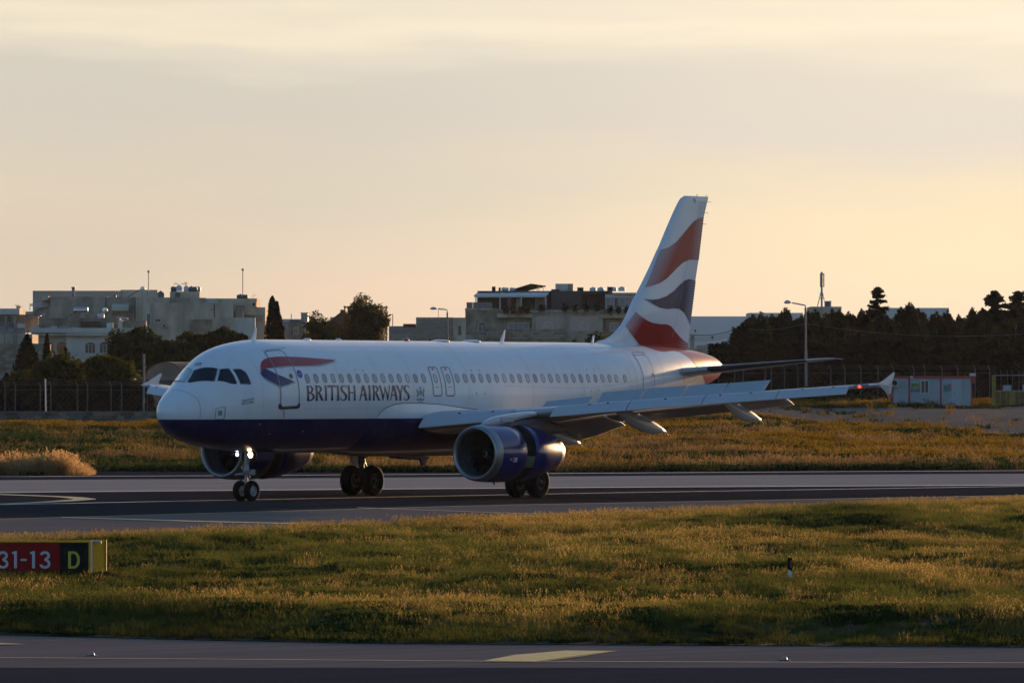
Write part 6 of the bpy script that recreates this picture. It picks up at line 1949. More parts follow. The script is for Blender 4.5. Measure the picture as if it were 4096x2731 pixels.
def halftone(name, col, side_fade=True):
    """printed livery: solid in the middle, dots fading to white forward, fine lines aft"""
    mm = paint(name, col, dirt=0.03, coat=0.16, spec=0.12)
    k = NT(mm.node_tree)
    bs = [n for n in k.n if n.type == 'BSDF_PRINCIPLED'][0]
    src = bs.inputs['Base Color'].links[0].from_socket
    tc = k.new('ShaderNodeTexCoord'); sep = k.new('ShaderNodeSeparateXYZ'); k.l.new(tc.outputs['Object'], sep.inputs[0])
    s, z = sep.outputs[0], sep.outputs[2]
    le = k.m('ADD', k.m('MULTIPLY', k.m('SUBTRACT', z, 7.4), 0.898), 30.78)
    u = k.m('SUBTRACT', s, le)
    te = k.m('ADD', k.m('MULTIPLY', k.m('SUBTRACT', z, 6.61), 0.232), 35.16)
    v = k.m('SUBTRACT', te, s)
    dots = k.m('ADD', 0.5, k.m('MULTIPLY', k.m('MULTIPLY', k.m('SINE', k.m('MULTIPLY', s, 50.0)), k.m('SINE', k.m('MULTIPLY', z, 50.0))), 0.5))
    a = k.m('MULTIPLY', k.m('SUBTRACT', 0.62, k.m('MULTIPLY', u, 0.52), clamp=True), k.m('ADD', 0.45, dots), clamp=True)
    lines = k.m('ADD', 0.5, k.m('MULTIPLY', k.m('SINE', k.m('MULTIPLY', z, 62.0)), 0.5))
    b = k.m('MULTIPLY', k.m('SUBTRACT', 0.42, k.m('MULTIPLY', v, 0.5), clamp=True), k.m('ADD', 0.35, lines), clamp=True)
    w = k.m('MAXIMUM', a, b)
    k.put(bs.inputs['Base Color'], k.mix(w, src, c4((0.74, 0.74, 0.75))))
    return mm


M_RED_H = halftone('halftone_red', (0.36, 0.020, 0.020))
M_BLU_H = halftone('halftone_blue', (0.016, 0.024, 0.085))
FRED1 = [(32.79, 9.6), (33.3, 9.7), (33.84, 9.91), (34.3, 10.19), (34.84, 10.53), (35.31, 10.79), (35.7, 10.92), (36.16, 10.98), (35.78, 9.24), (35.39, 9.25), (34.96, 9.24), (34.45, 9.13), (33.99, 8.94), (33.53, 8.69), (33.07, 8.45), (32.53, 8.26), (32.07, 8.17), (31.60, 8.09), (32.03, 8.58)]
FBLU = [(31.41, 7.63), (32.0, 7.61), (32.45, 7.64), (33.07, 7.76), (33.68, 7.98), (34.15, 8.22), (34.53, 8.39), (34.92, 8.47), (35.23, 8.46), (35.55, 8.39), (35.35, 7.49), (35.14, 6.62), (34.92, 6.86), (34.61, 7.1), (34.15, 7.26), (33.68, 7.28), (33.07, 7.25), (32.53, 7.29), (32.0, 7.43)]
FRED2 = [(30.86, 7.12), (31.16, 6.93), (31.61, 6.77), (32.07, 6.68), (32.61, 6.64), (33.14, 6.64), (33.53, 6.56), (33.91, 6.35), (34.3, 6.15), (34.69, 5.98), (34.99, 5.9), (34.94, 5.62), (33.99, 5.66), (32.76, 5.70), (31.30, 5.78), (30.86, 6.04), (30.48, 6.29), (30.20, 6.55)]
for q, m in ((FRED1, M_RED_H), (FBLU, M_BLU_H), (FRED2, M_RED_H)):
    decal('wave_stripe', [q], m, finp, off=.014, ds=.12, dt=.2, smap=fin)
    decal('wave_stripe_far_side', [q], m, finp, off=.014, ds=.12, dt=.2, smap=lambda s, z, off=0: (s, -fin(s, z, off)[1], z))
text_decal('fin_letters', 'TK', 35.19, 35.43, 11.53, 11.69, M_STENCIL, finp, off=.014, smap=fin)
decal('rudder_hinge_line', ribbon([(35.88, 11.4 / 1), (35.08, 9.89), (34.45, 8.39), (34.07, 7.35), (33.68, 6.14)], (.008, .008)), M_FINE, finp, off=.017, ds=.2, dt=.2, smap=fin)
mb = MB()
for s, z in ((36.5, 11.6), (36.3, 11.15), (36.16, 10.7)):
    mb.tube([(s - .05, 0, z), (s + .22, 0, z - .01)], .009, 5)
mb.tube([(35.6, 0, 11.79), (35.72, 0, 11.88)], .012, 5); mb.tube([(36.3, 0, 11.79), (36.42, 0, 11.86)], .012, 5)
mb.build('static_wick', M_DARKM, finp)

# --- tailplane
HLE = lambda y: 31.75 + y * .635
HTE = lambda y: 35.55 + y * .16
HZ = lambda y: 4.72 + (y - 1) * .100
for sd in (1, -1):
    mb = MB(); rr = []
    for y in (.25, .9, 1.5, 2.5, 3.5, 4.5, 5.4, 5.9, 6.1, 6.2, 6.23):
        le, te = HLE(y), HTE(y)
        if y > 5.8: le += ((y - 5.8) / .43) ** 2 * .55
        c = te - le
        rr.append([(le + x * c, side_y(sd, y), HZ(y) + .04 - z * c * (1.0 if y < 6.15 else .4) - x * c * .005) for x, z in foil(10, .10, .005)])
    mb.rings(rr)
    hs = mb.build('tailplane', M_GREY, plane, smooth=True)
    mb = MB(); rr = []
    for y in (2.1, 3.2, 4.4, 5.4):
        le, te = HLE(y) - .004, HTE(y); c = te - le
        rr.append([(le + x * c, side_y(sd, y), HZ(y) + .04 - z * c * 1.05 - x * c * .005) for x, z in foil(24, .10, .005)[17:32]])
    mb.rings(rr, cap=False, closed=False)
    mb.build('leading_edge_strip', M_TEDGE, hs, smooth=True)
    mb = MB(); mb.tube([(HTE(6.1) - .1, side_y(sd, 6.15), HZ(6.1) + .03), (HTE(6.1) + .28, side_y(sd, 6.15), HZ(6.1) + .02)], .012, 5); mb.build('static_wick', M_ALU, hs)
# dark trim cut-out plate where the tailplane meets the skin
decal('trim_plate', ribbon([(32.75, 1.12), (32.82, 1.3), (32.85, 1.5), (32.95, 1.7), (33.1, 1.86)], .010), M_LINE, off=.008)


# --- landing gear
def wheel(parent, s, y, z, R, W, outer, rimr=.52):
    """tyre with rounded shoulders, rim and hub; outer = -1 port facing, 1 starboard facing"""
    prof = [(-W * .36, R * rimr), (-W * .5, R * .66), (-W * .52, R * .80), (-W * .44, R * .92), (-W * .25, R * .985), (-W * .1, R), (-W * .08, R * .985), (-W * .02, R * .985), (0, R), (W * .02, R * .985), (W * .08, R * .985), (W * .1, R), (W * .25, R * .985), (W * .44, R * .92), (W * .52, R * .80), (W * .5, R * .66), (W * .36, R * rimr)]
    mb = MB(); mb.lathe(prof, (s, y, z), 'y', 36); mb.build('tyre', M_TYRE, parent, smooth=True)
    for e in (-1, 1):
        mb = MB()
        mb.lathe([(e * W * .36, R * rimr), (e * W * .42, R * (rimr - .02)), (e * W * .40, R * (rimr - .07)), (e * W * .26, R * (rimr - .12)), (e * W * .22, R * .30), (e * W * .30, R * .17), (e * W * .42, R * .15), (e * W * .46, R * .10), (e * W * .46, .002)], (s, y, z), 'y', 28)
        for k in range(9):
            a = k * 2 * math.pi / 9
            mb.lathe([(e * W * .23, R * .035), (e * W * .29, R * .03)], (s + math.cos(a) * R * .34, y, z + math.sin(a) * R * .34), 'y', 6, True)
        mb.build('rim', M_GEARW if R < .45 else M_RIMD, parent, auto=rad(40))


ng = empty('nose_gear', (0, 0, 0), 0, plane)
mb = MB()
mb.tube([(5.12, 0, 1.95), (5.10, 0, 1.35), (5.09, 0, 1.12)], [.085, .085, .10], 14)
mb.tube([(5.09, 0, 1.16), (5.085, 0, 1.02), (5.08, 0, .98)], [.135, .135, .11], 14)
mb.tube([(5.08, 0, 1.02), (5.07, 0, .36)], .062, 12)
mb.tube([(5.07, -.34, .372), (5.07, .34, .372)], .045, 10)
mb.tube([(5.09, -.36, 1.02), (5.09, .40, .97)], .055, 10)                  # steering actuators
mb.tube([(5.09, .24, .985), (5.09, .52, .955)], .040, 8)
mb.tube([(5.02, -.30, 1.66), (5.08, -.04, 1.30)], .022, 8); mb.tube([(5.02, .34, 1.60), (5.08, .05, 1.28)], .022, 8)
mb.build('strut', M_STEEL, ng, auto=rad(40))
mb = MB()
mb.tube([(5.20, 0, 1.0), (5.36, 0, .78), (5.12, 0, .46)], .028, 8)         # scissor link
mb.tube([(5.35, 0, 1.9), (5.10, 0, 1.25)], .05, 8)
mb.box(4.98, 5.03, -.44, -.27, .96, 1.16)
mb.tube([(5.0, .10, 1.28), (5.0, .12, 1.18)], .05, 8); mb.tube([(5.0, -.06, 1.38), (4.97, -.06, 1.38)], .05, 10)
mb.build('drag_brace', M_GEARW, ng, auto=rad(40))
mb = MB()
for y in (-.34, .30):
    mb.box(5.25, 6.35, y, y + .025, 1.42 if y > 0 else 1.50, 1.86)
mb.build('gear_door', M_NAVY, ng)
mb = MB(); mb.box(4.92, 5.0, -.42, .42, 1.855, 1.90); mb.build('lamp_bracket', M_STEEL, ng)
def lamp(s, y, z, r, m, nm='landing_light', tilt=0.0):
    mb = MB(); mb.lathe([(.14, r * .5), (.05, r * 1.05), (-.01, r * 1.08), (-.01, r * .98)], (s, y, z), 'x', 18); h = mb.build('lamp_housing', M_DARKM, ng, smooth=True)
    mb = MB(); mb.lathe([(-.012, r * .98), (-.03, r * .6), (-.036, .003)], (s, y, z), 'x', 18); mb.build(nm, m, ng, smooth=True)
lamp(4.96, -.28, 1.69, .11, M_LAMP_W)
lamp(4.94, .30, 1.70, .065, M_LAMP_C)
lamp(4.93, -.26, 1.885, .075, M_LAMP_W, 'taxi_light')
lamp(4.93, .48, 1.94, .020, M_LAMP_W, 'taxi_light')
for y in (-.25, .25):
    wheel(ng, 5.07, y, .382, .382, .224, -1)

for sd in (1, -1):
    g = empty('main_gear', (0, 0, 0), 0, plane)
    Y = side_y(sd, 3.795)
    mb = MB()
    mb.tube([(17.55, side_y(sd, 3.70), 2.9), (17.68, Y, 1.75), (17.70, Y, 1.22)], [.15, .15, .14], 14)
    mb.tube([(17.70, Y, 1.25), (17.71, Y, .55)], .095, 12)
    mb.tube([(17.71, Y - .55, .575), (17.71, Y + .55, .575)], .075, 10)
    mb.tube([(17.60, side_y(sd, 3.6), 1.75), (17.45, side_y(sd, 2.2), 2.15)], .065, 8)
    mb.tube([(17.62, side_y(sd, 3.6), 1.45), (17.55, side_y(sd, 2.9), 1.85)], .045, 8)
    mb.build('strut', M_GEARD, g, auto=rad(40))
    mb = MB(); mb.tube([(17.85, Y, 1.30), (18.15, Y, .98), (17.80, Y, .64)], .04, 8); mb.tube([(17.52, Y, 1.6), (17.56, Y, .8)], .022, 6); mb.build('torque_link', M_GEARD, g)
    mb = MB()
    o_ = side_y(sd, 4.06)
    mb.rings([[(16.9, o_, 2.55), (18.15, o_, 2.55), (18.05, o_, 1.72), (17.85, o_, 1.15), (17.45, o_, 1.15), (17.15, o_, 1.75), (16.9, o_, 2.0)],
              [(16.9, o_ + .03, 2.55), (18.15, o_ + .03, 2.55), (18.05, o_ + .03, 1.72), (17.85, o_ + .03, 1.15), (17.45, o_ + .03, 1.15), (17.15, o_ + .03, 1.75), (16.9, o_ + .03, 2.0)]])
    mb.build('gear_door', M_GREY, g)
    for y in (3.33, 4.26):
        wheel(g, 17.71, side_y(sd, y), .575, .585, .42, -1, .46)
# belly gear door / ram air scoops
mb = MB()
mb.rings([[(15.6, .3, 1.50), (17.2, .3, 1.50), (17.1, .3, 1.38), (15.9, .3, 1.40)], [(15.6, 1.3, 1.60), (17.2, 1.3, 1.60), (17.1, 1.2, 1.45), (15.9, 1.2, 1.46)]])
mb.rings([[(14.55, -1.1, 1.50), (14.95, -1.1, 1.50), (14.9, -1.1, 1.22), (14.75, -1.1, 1.20)], [(14.55, -1.0, 1.50), (14.95, -1.0, 1.50), (14.9, -1.0, 1.22), (14.75, -1.0, 1.20)]])
mb.build('belly_scoop', M_NAVY, plane)
# ================================================================== NEAR THINGS
# runway holding sign: red location panel and black taxiway panel in a yellow case
SD = 138.0
a = at(363, 2240, SD)
sg = empty('runway_sign', (a[0], SD, 0.0), rad(0)); tag(sg, 'red and black runway holding sign in a yellow case at the left edge', 'sign')
sc_ = SD / F_PX
def sp(px, py): q = at(px, py, SD); return q[0] - a[0], q[2]
M_SRED = mat('sign_red', (0.27, 0.010, 0.010), .5, spec=.12); M_SBLK = mat('sign_black', (0.012, 0.011, 0.010), .5, spec=.12); M_SYEL = mat('sign_yellow', (0.72, 0.36, 0.012), .45, spec=.12, var=.15, vscale=4)
M_SWHT = mat('sign_white', (0.50, 0.53, 0.53), .5); M_SLET = mat('sign_letter_yellow', (0.50, 0.42, 0.03), .5)
xl = sp(-420, 2200)[0]; x1 = sp(363, 2200)[0]; zt = sp(0, 2161)[1]; zb = sp(0, 2311)[1]; xm = sp(240, 2200)[0]
t = .042
mb = MB(); mb.box(xl, xm, -.02, .02, zb + t, zt - t); mb.build('red_panel', M_SRED, sg)
mb = MB(); mb.box(xm + .001, x1 - t, -.02, .02, zb + t, zt - t); mb.build('black_panel', M_SBLK, sg)
mb = MB(); mb.box(xl, x1, -.05, .12, zt - t, zt); mb.box(xl, x1, -.05, .12, zb, zb + t); mb.box(x1 - t, x1, -.052, .12, zb + .002, zt - .002); mb.build('yellow_frame', M_SYEL, sg)
mb = MB(); mb.box(x1 + .001, x1 + .035, -.06, .0, zb - .12, zt - .002); mb.build('aluminium_strip', M_ALU if 'bare_aluminium' in MATS else M_METG, sg)
xr = sp(418, 2200)[0]
mb = MB(); mb.rings([[(x1 + .036, .0, zb), (xr, .40, zb), (xr, .40, zt + .005), (x1 + .036, .0, zt + .005)], [(x1 + .02, .13, zb), (xr - .03, .46, zb), (xr - .03, .46, zt + .005), (x1 + .02, .13, zt + .005)]]); mb.build('side_panel', M_SYEL, sg)
mb = MB(); mb.rings([[(xr - .01, .70, zb + .01), (xr + .02, .37, zb + .01), (xr + .02, .37, zt + .01), (xr - .01, .70, zt + .01)], [(xr - .01, .78, zb + .01), (xr + .02, .45, zb + .01), (xr + .02, .45, zt + .01), (xr - .01, .78, zt + .01)]]); mb.build('side_frame', M_SYEL, sg)
mb = MB(); q0 = sp(372, 2163); q1 = sp(404, 2172); mb.box(q0[0], q1[0], .02, .10, q1[1], q0[1]); mb.build('bracket', M_METG, sg)
for x in (-.35, -1.6, -3.0):
    mb = MB(); mb.box(x - .03, x + .03, .0, .06, -.05, zb - .001); mb.build('leg', M_METG, sg)


def glyph_rect(mb, x0, y0, x1_, y1):
    A_, B_ = sp(x0, y0), sp(x1_, y1); mb.box(A_[0], B_[0], -.032, -.021, B_[1], A_[1])


def glyph_arc(mb, cx, cy, rx, ry, w, h, a0, a1, n=16):
    for i in range(n):
        q = []
        for k, e in ((i, 0), (i + 1, 0), (i + 1, 1), (i, 1)):
            an = rad(a0 + (a1 - a0) * k / n); p_ = sp(cx + math.cos(an) * (rx - (w if e else 0)), cy - math.sin(an) * (ry - (h if e else 0)))
            q.append((p_[0], -.030, p_[1]))
        mb.rings([q, [(v[0], -.021, v[2]) for v in q]])


def three(x, name='numeral'):
    """x = left edge in px; 40 px wide, y 2203..2272"""
    mb = MB(); cx = x + 19
    glyph_arc(mb, cx, 2221, 20, 18, 10, 10, -80, 168)
    glyph_arc(mb, cx, 2253.5, 22, 19.5, 10, 10, -168, 80)
    glyph_rect(mb, cx - 2, 2232.5, cx + 8, 2241.5)
    mb.build(name, M_SWHT, sg)


def one(x):
    mb = MB(); glyph_rect(mb, x + 8, 2203, x + 19, 2271.5); glyph_rect(mb, x, 2206, x + 8.4, 2214.5); mb.build('numeral', M_SWHT, sg)


three(-7); one(49); three(161); one(121)
mb = MB(); glyph_rect(mb, 83, 2234, 107, 2242); mb.build('hyphen', M_SWHT, sg)
mb = MB(); glyph_rect(mb, 273, 2204, 284, 2272.5)
glyph_rect(mb, 284.3, 2204, 296, 2214); glyph_rect(mb, 284.3, 2262.5, 296, 2272.5)
glyph_arc(mb, 296, 2238.2, 24, 34.2, 11, 10, -90, 90); mb.build('letter', M_SLET, sg)

# marker post with red reflector
MP = 133.0
q = at(3160, 2345, MP)
mk = empty('marker_post', (q[0], MP, 0.0)); tag(mk, 'white marker post with black top and red reflector in the grass', 'marker post')
hz = verge_h(np.array([q[0]]), np.array([MP]))[0]
def mpz(py): return at(3160, py, MP)[2]
w = .042
def wedge(name, z0, z1, m, y=0.0, ww=w, d=.03, slant=0.0):
    mb = MB(); mb.rings([[(-ww, -d + y, z0 - slant), (ww, -d + y, z0 + slant), (ww, d + y, z0 + slant), (-ww, d + y, z0 - slant)], [(-ww, -d + y, z1), (ww, -d + y, z1), (ww, d + y, z1), (-ww, d + y, z1)]]); return mb.build(name, m, mk)
wedge('white_shaft', min(hz, mpz(2345)) - .2, mpz(2278.5), mat('post_white', (0.62, 0.62, 0.62), .6, var=.15, vscale=8))
wedge('black_head', mpz(2279), mpz(2229), M_SBLK, ww=w + .003, d=.034, slant=-.03)
mb = MB(); z0, z1 = mpz(2269), mpz(2238); mb.box(.008, .032, -.040, -.034, z0, z1); mb.build('red_reflector', mat('reflector_red', (0.45, 0.02, 0.015), .3, coat=1), mk)

# low domed taxiway light studs
for i, (px, py, lb) in enumerate(((367, 2623, 'small domed light stud on the near shoulder at the left'), (3138, 2641, 'small domed light stud on the near shoulder at the right'))):
    g_ = gnd(px, py); r = .048
    s_ = empty('light_stud', (g_[0], g_[1], .004)); tag(s_, lb, 'light stud', 'domed light studs on the near shoulder')
    mb = MB(); mb.lathe([(0, r * 1.9), (.012, r * 1.8), (.014, r)], (0, 0, 0), 'z', 20); mb.build('base_ring', M_TAR, s_, smooth=True)
    mb = MB(); mb.lathe([(.012, r), (.035, r * .93), (.055, r * .7), (.068, r * .35), (.072, .001)], (0, 0, 0), 'z', 20); mb.build('dome', mat('stud_dome', (0.26, 0.20, 0.15), .35, coat=.3), s_, smooth=True)
# ================================================================== GRASS
def grass_material(name, dark, green, dry, transl=0.45):
    mm = bpy.data.materials.new(name); mm.use_nodes = True
    k = NT(mm.node_tree)
    for n in list(k.n): k.n.remove(n)
    out = k.new('ShaderNodeOutputMaterial')
    at1 = k.new('ShaderNodeAttribute'); at1.attribute_type = 'INSTANCER'; at1.attribute_name = 'dry'
    at2 = k.new('ShaderNodeAttribute'); at2.attribute_type = 'INSTANCER'; at2.attribute_name = 'tone'
    col = k.mix(k.m('MULTIPLY', at1.outputs['Fac'], 1.0, clamp=True), c4(green), c4(dry))
    col = k.mix(k.m('MULTIPLY', at2.outputs['Fac'], 0.75), col, c4(dark))
    df = k.new('ShaderNodeBsdfDiffuse'); k.put(df.inputs[0], col)
    tr = k.new('ShaderNodeBsdfTranslucent'); k.put(tr.inputs[0], col)
    ms = k.new('ShaderNodeMixShader'); ms.inputs[0].default_value = transl
    k.l.new(df.outputs[0], ms.inputs[1]); k.l.new(tr.outputs[0], ms.inputs[2])
    k.l.new(ms.outputs[0], out.inputs[0])
    return mm


def tuft(rng, n, h0, h1, spread, w, lean, m, heads=0.0, head_size=0.02, leafy=False):
    mb = MB()
    for i in range(n):
        a = rng.uniform(0, 6.283); r = spread * math.sqrt(rng.random())
        x, y = r * math.cos(a), r * math.sin(a)
        h = rng.uniform(h0, h1); d = rng.uniform(0, 6.283); ln = rng.uniform(0.1, 1) * lean * h
        tx, ty = x + math.cos(d) * ln + 0.12 * h, y + math.sin(d) * ln
        b = rng.uniform(0, 6.283); bx, by = math.cos(b) * w, math.sin(b) * w
        if leafy:
            mx, my = (x + tx) / 2, (y + ty) / 2
            mb.add([(x, y, 0), (mx - bx * 3, my - by * 3, h * .7), (tx, ty, h * .8), (mx + bx * 3, my + by * 3, h * .6)], [(0, 1, 2, 3)])
            continue
        mx, my = x + (tx - x) * 0.35, y + (ty - y) * 0.35
        mb.add([(x - bx, y - by, -0.03), (x + bx, y + by, -0.03), (mx + bx * .8, my + by * .8, h * .6), (mx - bx * .8, my - by * .8, h * .6), (tx, ty, h)],
               [(0, 1, 2, 3), (3, 2, 4)])
        if rng.random() < heads:
            for q in range(3):
                s = head_size * rng.uniform(.7, 1.3)
                px_, py_, pz = tx + rng.uniform(-1, 1) * s, ty + rng.uniform(-1, 1) * s, h - q * s * 1.6 + s
                c = rng.uniform(0, 6.28); cx, cy = math.cos(c) * s * .55, math.sin(c) * s * .55
                mb.add([(px_ - cx, py_ - cy, pz), (px_, py_, pz - s), (px_ + cx, py_ + cy, pz), (px_, py_, pz + s)], [(0, 1, 2, 3)])
    me = bpy.data.meshes.new('tuft')
    me.from_pydata(mb.v, [], mb.f); me.materials.append(m)
    return me


def scatter(name, pts, scl, rot, idx, dry, tone, protos, label):
    me = bpy.data.meshes.new(name)
    me.vertices.add(len(pts)); me.vertices.foreach_set('co', np.asarray(pts, np.float32).ravel())
    for nm, arr, ty in (('scl', scl, 'FLOAT'), ('rotz', rot, 'FLOAT'), ('pick', idx, 'INT'), ('dry', dry, 'FLOAT'), ('tone', tone, 'FLOAT')):
        at_ = me.attributes.new(nm, ty, 'POINT')
        at_.data.foreach_set('value', np.asarray(arr, np.int32 if ty == 'INT' else np.float32))
    o = link(bpy.data.objects.new(name, me))
    coll = bpy.data.collections.new(name + '_kinds')
    for i, pm in enumerate(protos):
        coll.objects.link(bpy.data.objects.new('%s_%02d' % (name, i), pm))
    ng = bpy.data.node_groups.new(name + '_scatter', 'GeometryNodeTree')
    ng.interface.new_socket('Geometry', in_out='INPUT', socket_type='NodeSocketGeometry')
    ng.interface.new_socket('Geometry', in_out='OUTPUT', socket_type='NodeSocketGeometry')
    N, Lk = ng.nodes, ng.links
    gi = N.new('NodeGroupInput'); go = N.new('NodeGroupOutput')
    iop = N.new('GeometryNodeInstanceOnPoints'); ci = N.new('GeometryNodeCollectionInfo')
    ci.inputs['Collection'].default_value = coll
    ci.inputs['Separate Children'].default_value = True
    ci.inputs['Reset Children'].default_value = True
    def na(nm, ty):
        q = N.new('GeometryNodeInputNamedAttribute'); q.data_type = ty; q.inputs[0].default_value = nm
        return q.outputs[0]
    Lk.new(gi.outputs[0], iop.inputs['Points']); Lk.new(ci.outputs[0], iop.inputs['Instance'])
    iop.inputs['Pick Instance'].default_value = True
    Lk.new(na('pick', 'INT'), iop.inputs['Instance Index'])
    cx = N.new('ShaderNodeCombineXYZ'); Lk.new(na('rotz', 'FLOAT'), cx.inputs[2])
    e2r = N.new('FunctionNodeEulerToRotation'); Lk.new(cx.outputs[0], e2r.inputs[0])
    Lk.new(e2r.outputs[0], iop.inputs['Rotation'])
    Lk.new(na('scl', 'FLOAT'), iop.inputs['Scale'])
    Lk.new(iop.outputs[0], go.inputs[0])
    md = o.modifiers.new('scatter', 'NODES'); md.node_group = ng
    tag(o, label, kind='stuff')
    return o


rg = random.Random(4)
nr = np.random.default_rng(11)
GM = grass_material('grass_blades', (0.014, 0.019, 0.008), (0.100, 0.116, 0.026), (0.245, 0.190, 0.052), 0.5)
GM_D = grass_material('dry_stalks', (0.10, 0.065, 0.03), (0.24, 0.18, 0.06), (0.36, 0.25, 0.085), 0.6)
GM_W = grass_material('weed_leaves', (0.016, 0.024, 0.010), (0.038, 0.060, 0.018), (0.06, 0.07, 0.022), 0.35)
GM_Y = grass_material('yellow_flowers', (0.20, 0.13, 0.02), (0.17, 0.105, 0.012), (0.21, 0.125, 0.015), 0.4)
protos = [tuft(rg, 26, .04, .12, .20, .006, .8, GM) for _ in range(3)] + \
         [tuft(rg, 24, .08, .19, .18, .0055, .7, GM, .35, .012) for _ in range(3)] + \
         [tuft(rg, 9, .11, .26, .18, .0045, .9, GM_D, .9, .014) for _ in range(3)] + \
         [tuft(rg, 26, .05, .14, .22, .009, .9, GM_W, leafy=True) for _ in range(3)]


def near_grass():
    N = 200000
    Y = np.sqrt(nr.random(N) * (236.0 ** 2 - 100.0 ** 2) + 100.0 ** 2)
    X = (nr.random(N) * 2 - 1) * 0.126 * Y
    lo = np.array([E_NEAR(v) for v in X]); hi = np.array([E_SH0(v) for v in X])
    wob = (fbm(X / 1.3, Y / 1.3, 2, 3) - .5) * 1.0
    keep = (Y > lo + wob * .5 + .15) & (Y < hi - 1.0 + wob * 3)
    bare = fbm(X / 3.2, Y / 6.5, 3, 71)
    keep &= ~((bare > 0.69) & (nr.random(N) < 0.6))
    keep &= ~((np.abs(X - mk.location.x * Y / MP) < .32) & (Y < MP + .3) & (Y > MP - 6) & (nr.random(N) < .6))
    keep &= ~((X < -8.3 * Y / SD) & (Y < SD + .2) & (Y > SD - 8) & (nr.random(N) < .6))
    X, Y, lo, hi, bare = X[keep], Y[keep], lo[keep], hi[keep], bare[keep]
    n = len(X)
    Z = verge_h(X, Y)
    dry = fbm(X / 5.0, Y / 13.0, 4, 41) * 1.0 + (fbm(X / .8, Y / 1.8, 2, 43) - .5) * .7
    # the drier, golden bands the photo shows across the near part
    dry = dry + 0.10 * np.exp(-((Y - lo - 11) / 5.5) ** 2) - 0.30 * np.exp(-((Y - lo - 1) / 3.5) ** 2) + 0.10 * np.exp(-((Y - 165) / 12.0) ** 2) + 0.08 * (X > 0)
    dryf = np.clip((dry - 0.47) / 0.36, 0, 1)
    r = nr.random(n)
    kind = np.where(r < .38, 1, 0)
    kind = np.where((r > .91) & (dryf > .2), 2, kind)
    weed = fbm(X / 1.5, Y / 4.0, 3, 57)
    kind = np.where((weed > .58) & (nr.random(n) < .6), 3, kind)
    fringe = (hi - Y < 8) & (nr.random(n) < .22)
    kind = np.where(fringe, 2, kind)
    scl = nr.uniform(.75, 1.25, n) * (0.75 + 0.5 * fbm(X / 4, Y / 8, 2, 90))
    scl = np.where(fringe, scl * 1.0, scl)
    scl = np.where((Y - lo) < 4, scl * .7, scl)
    idx = kind * 3 + nr.integers(0, 3, n)
    tone = np.clip((fbm(X / 1.7, Y / 3.6, 3, 61) - .40) / .25, 0, 1) * .42 + nr.random(n) * .25 + .5 * np.exp(-((Y - lo) / 3.5) ** 2)  # shade painted into the tufts as a darker tone, strongest along the near edge
    scatter('verge_grass', np.stack([X, Y, Z], 1), scl, nr.random(n) * 6.283, idx, np.clip(dryf + nr.normal(0, .15, n), 0, 1), np.clip(tone, 0, 1),
            protos, 'mixed green and golden grass on the near verge')


near_grass()

GM_F = grass_material('field_blades', (0.012, 0.016, 0.007), (0.060, 0.068, 0.018), (0.17, 0.12, 0.036), 0.45)
GM_FD = grass_material('field_stalks', (0.06, 0.04, 0.02), (0.14, 0.10, 0.04), (0.25, 0.165, 0.07), 0.5)
far_protos = [tuft(rg, 22, .12, .32, .40, .016, .6, GM_F) for _ in range(3)] + \
             [tuft(rg, 22, .25, .55, .40, .014, .6, GM_FD, .5, .04) for _ in range(3)] + \
             [tuft(rg, 24, .18, .42, .45, .022, .7, GM_W, leafy=True) for _ in range(3)] + \
             [tuft(rg, 20, .18, .40, .42, .012, .5, GM_Y, 1.0, .045) for _ in range(3)]


def ground_z(X, Y):
    far = np.clip((Y - 325) / 25, 0, 1) * np.clip((760 - Y) / 100, 0, 1)
    return np.array([terrain(v) for v in Y]) + far * ((fbm(X / 9, Y / 16, 3, 5) - .5) * 0.75 + (fbm(X / 2.6, Y / 4, 2, 9) - .5) * 0.28) - 0.05


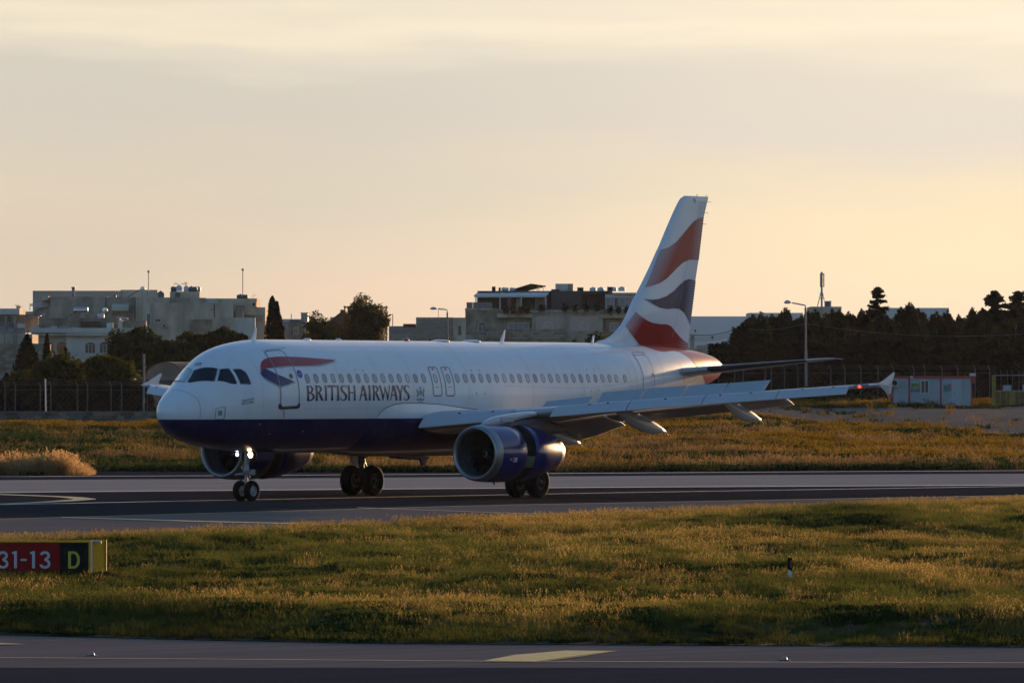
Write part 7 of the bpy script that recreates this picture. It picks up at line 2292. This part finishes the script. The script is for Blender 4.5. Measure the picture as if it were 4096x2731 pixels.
def far_grass():
    N = 105000
    Y = np.sqrt(nr.random(N) * (548.0 ** 2 - 300.0 ** 2) + 300.0 ** 2)
    X = (nr.random(N) * 2 - 1) * 0.122 * Y
    end = np.array([E_END(v) for v in X])
    keep = Y > end + 0.3
    edge = -4.2 * X + 560.0
    soil = (Y > edge + (fbm(X / 6, Y / 10, 2, 8) - .5) * 14) & (X > 15) & (Y < 533)
    keep &= ~(soil & (nr.random(N) < 0.985))
    keep &= ~((X < -20) & (Y > 466))
    X, Y = X[keep], Y[keep]; n = len(X)
    dry = fbm(X / 8, Y / 9, 3, 141)
    e2 = np.array([E_END(v) for v in X])
    d = Y - e2
    dry = dry + .28 * np.exp(-((d - 18) / 12) ** 2) - .25 * np.exp(-(d / 5) ** 2) - 0.26 * np.clip((-X - 4) / 8, 0, 1)  # less dry to the left: the hedge's shade is put into the grass colour
    dryf = np.clip((dry - .46) / .20, 0, 1)
    yel = fbm(X / 6, Y / 7, 3, 151) + np.where(X < -8, .30 * np.exp(-((Y - 455) / 9) ** 2) - .20, 0.02)
    r = nr.random(n)
    kind = np.where(r < .4 * dryf + .05, 1, 0)
    kind = np.where((fbm(X / 4.5, Y / 6, 3, 161) > .49) & (nr.random(n) < .85), 2, kind)
    kind = np.where((yel > .56) & (d > 22) & (nr.random(n) < .65), 3, kind)
    scl = nr.uniform(.7, 1.25, n) * (.7 + .6 * fbm(X / 5, Y / 9, 2, 171))
    tone = np.clip((fbm(X / 5, Y / 8, 3, 181) - .40) / .3, 0, 1) * .6 + nr.random(n) * .3 + .5 * np.exp(-(d / 5) ** 2)
    scatter('field_grass', np.stack([X, Y, ground_z(X, Y)], 1), scl, nr.random(n) * 6.283, kind * 3 + nr.integers(0, 3, n),
            np.clip(dryf + nr.normal(0, .15, n), 0, 1), np.clip(tone, 0, 1), far_protos, 'rough field grass and yellow flowers beyond the runway')


far_grass()

# tall golden reeds at the left, standing between the strips
GM_R = grass_material('reed_stalks', (0.14, 0.09, 0.04), (0.32, 0.21, 0.09), (0.46, 0.30, 0.14), 0.7)
reed_protos = [tuft(rg, 22, .45, 1.05, .34, .008, .35, GM_R, .95, .045) for _ in range(4)]


def reeds():
    N = 900
    X = nr.uniform(-27.5, -19.7, N); Y = nr.uniform(300.5, 304.5, N) + (X + 20) * .12
    env = np.clip((-19.3 - X) / 1.6, .35, 1) * np.clip((304.9 - Y) / 1.2 + .4, .5, 1)
    scl = nr.uniform(.4, 1.0, N) * env * (.45 + 1.0 * fbm(X / .9, Y / 1.5, 3, 7))
    scatter('golden_reeds', np.stack([X, Y, 0 * X - .03], 1), scl, nr.random(N) * 6.283, nr.integers(0, 4, N), nr.random(N) * .6 + .4, nr.random(N) * .25,
            reed_protos, 'stand of tall golden dry grass at the left beyond the runway')


reeds()
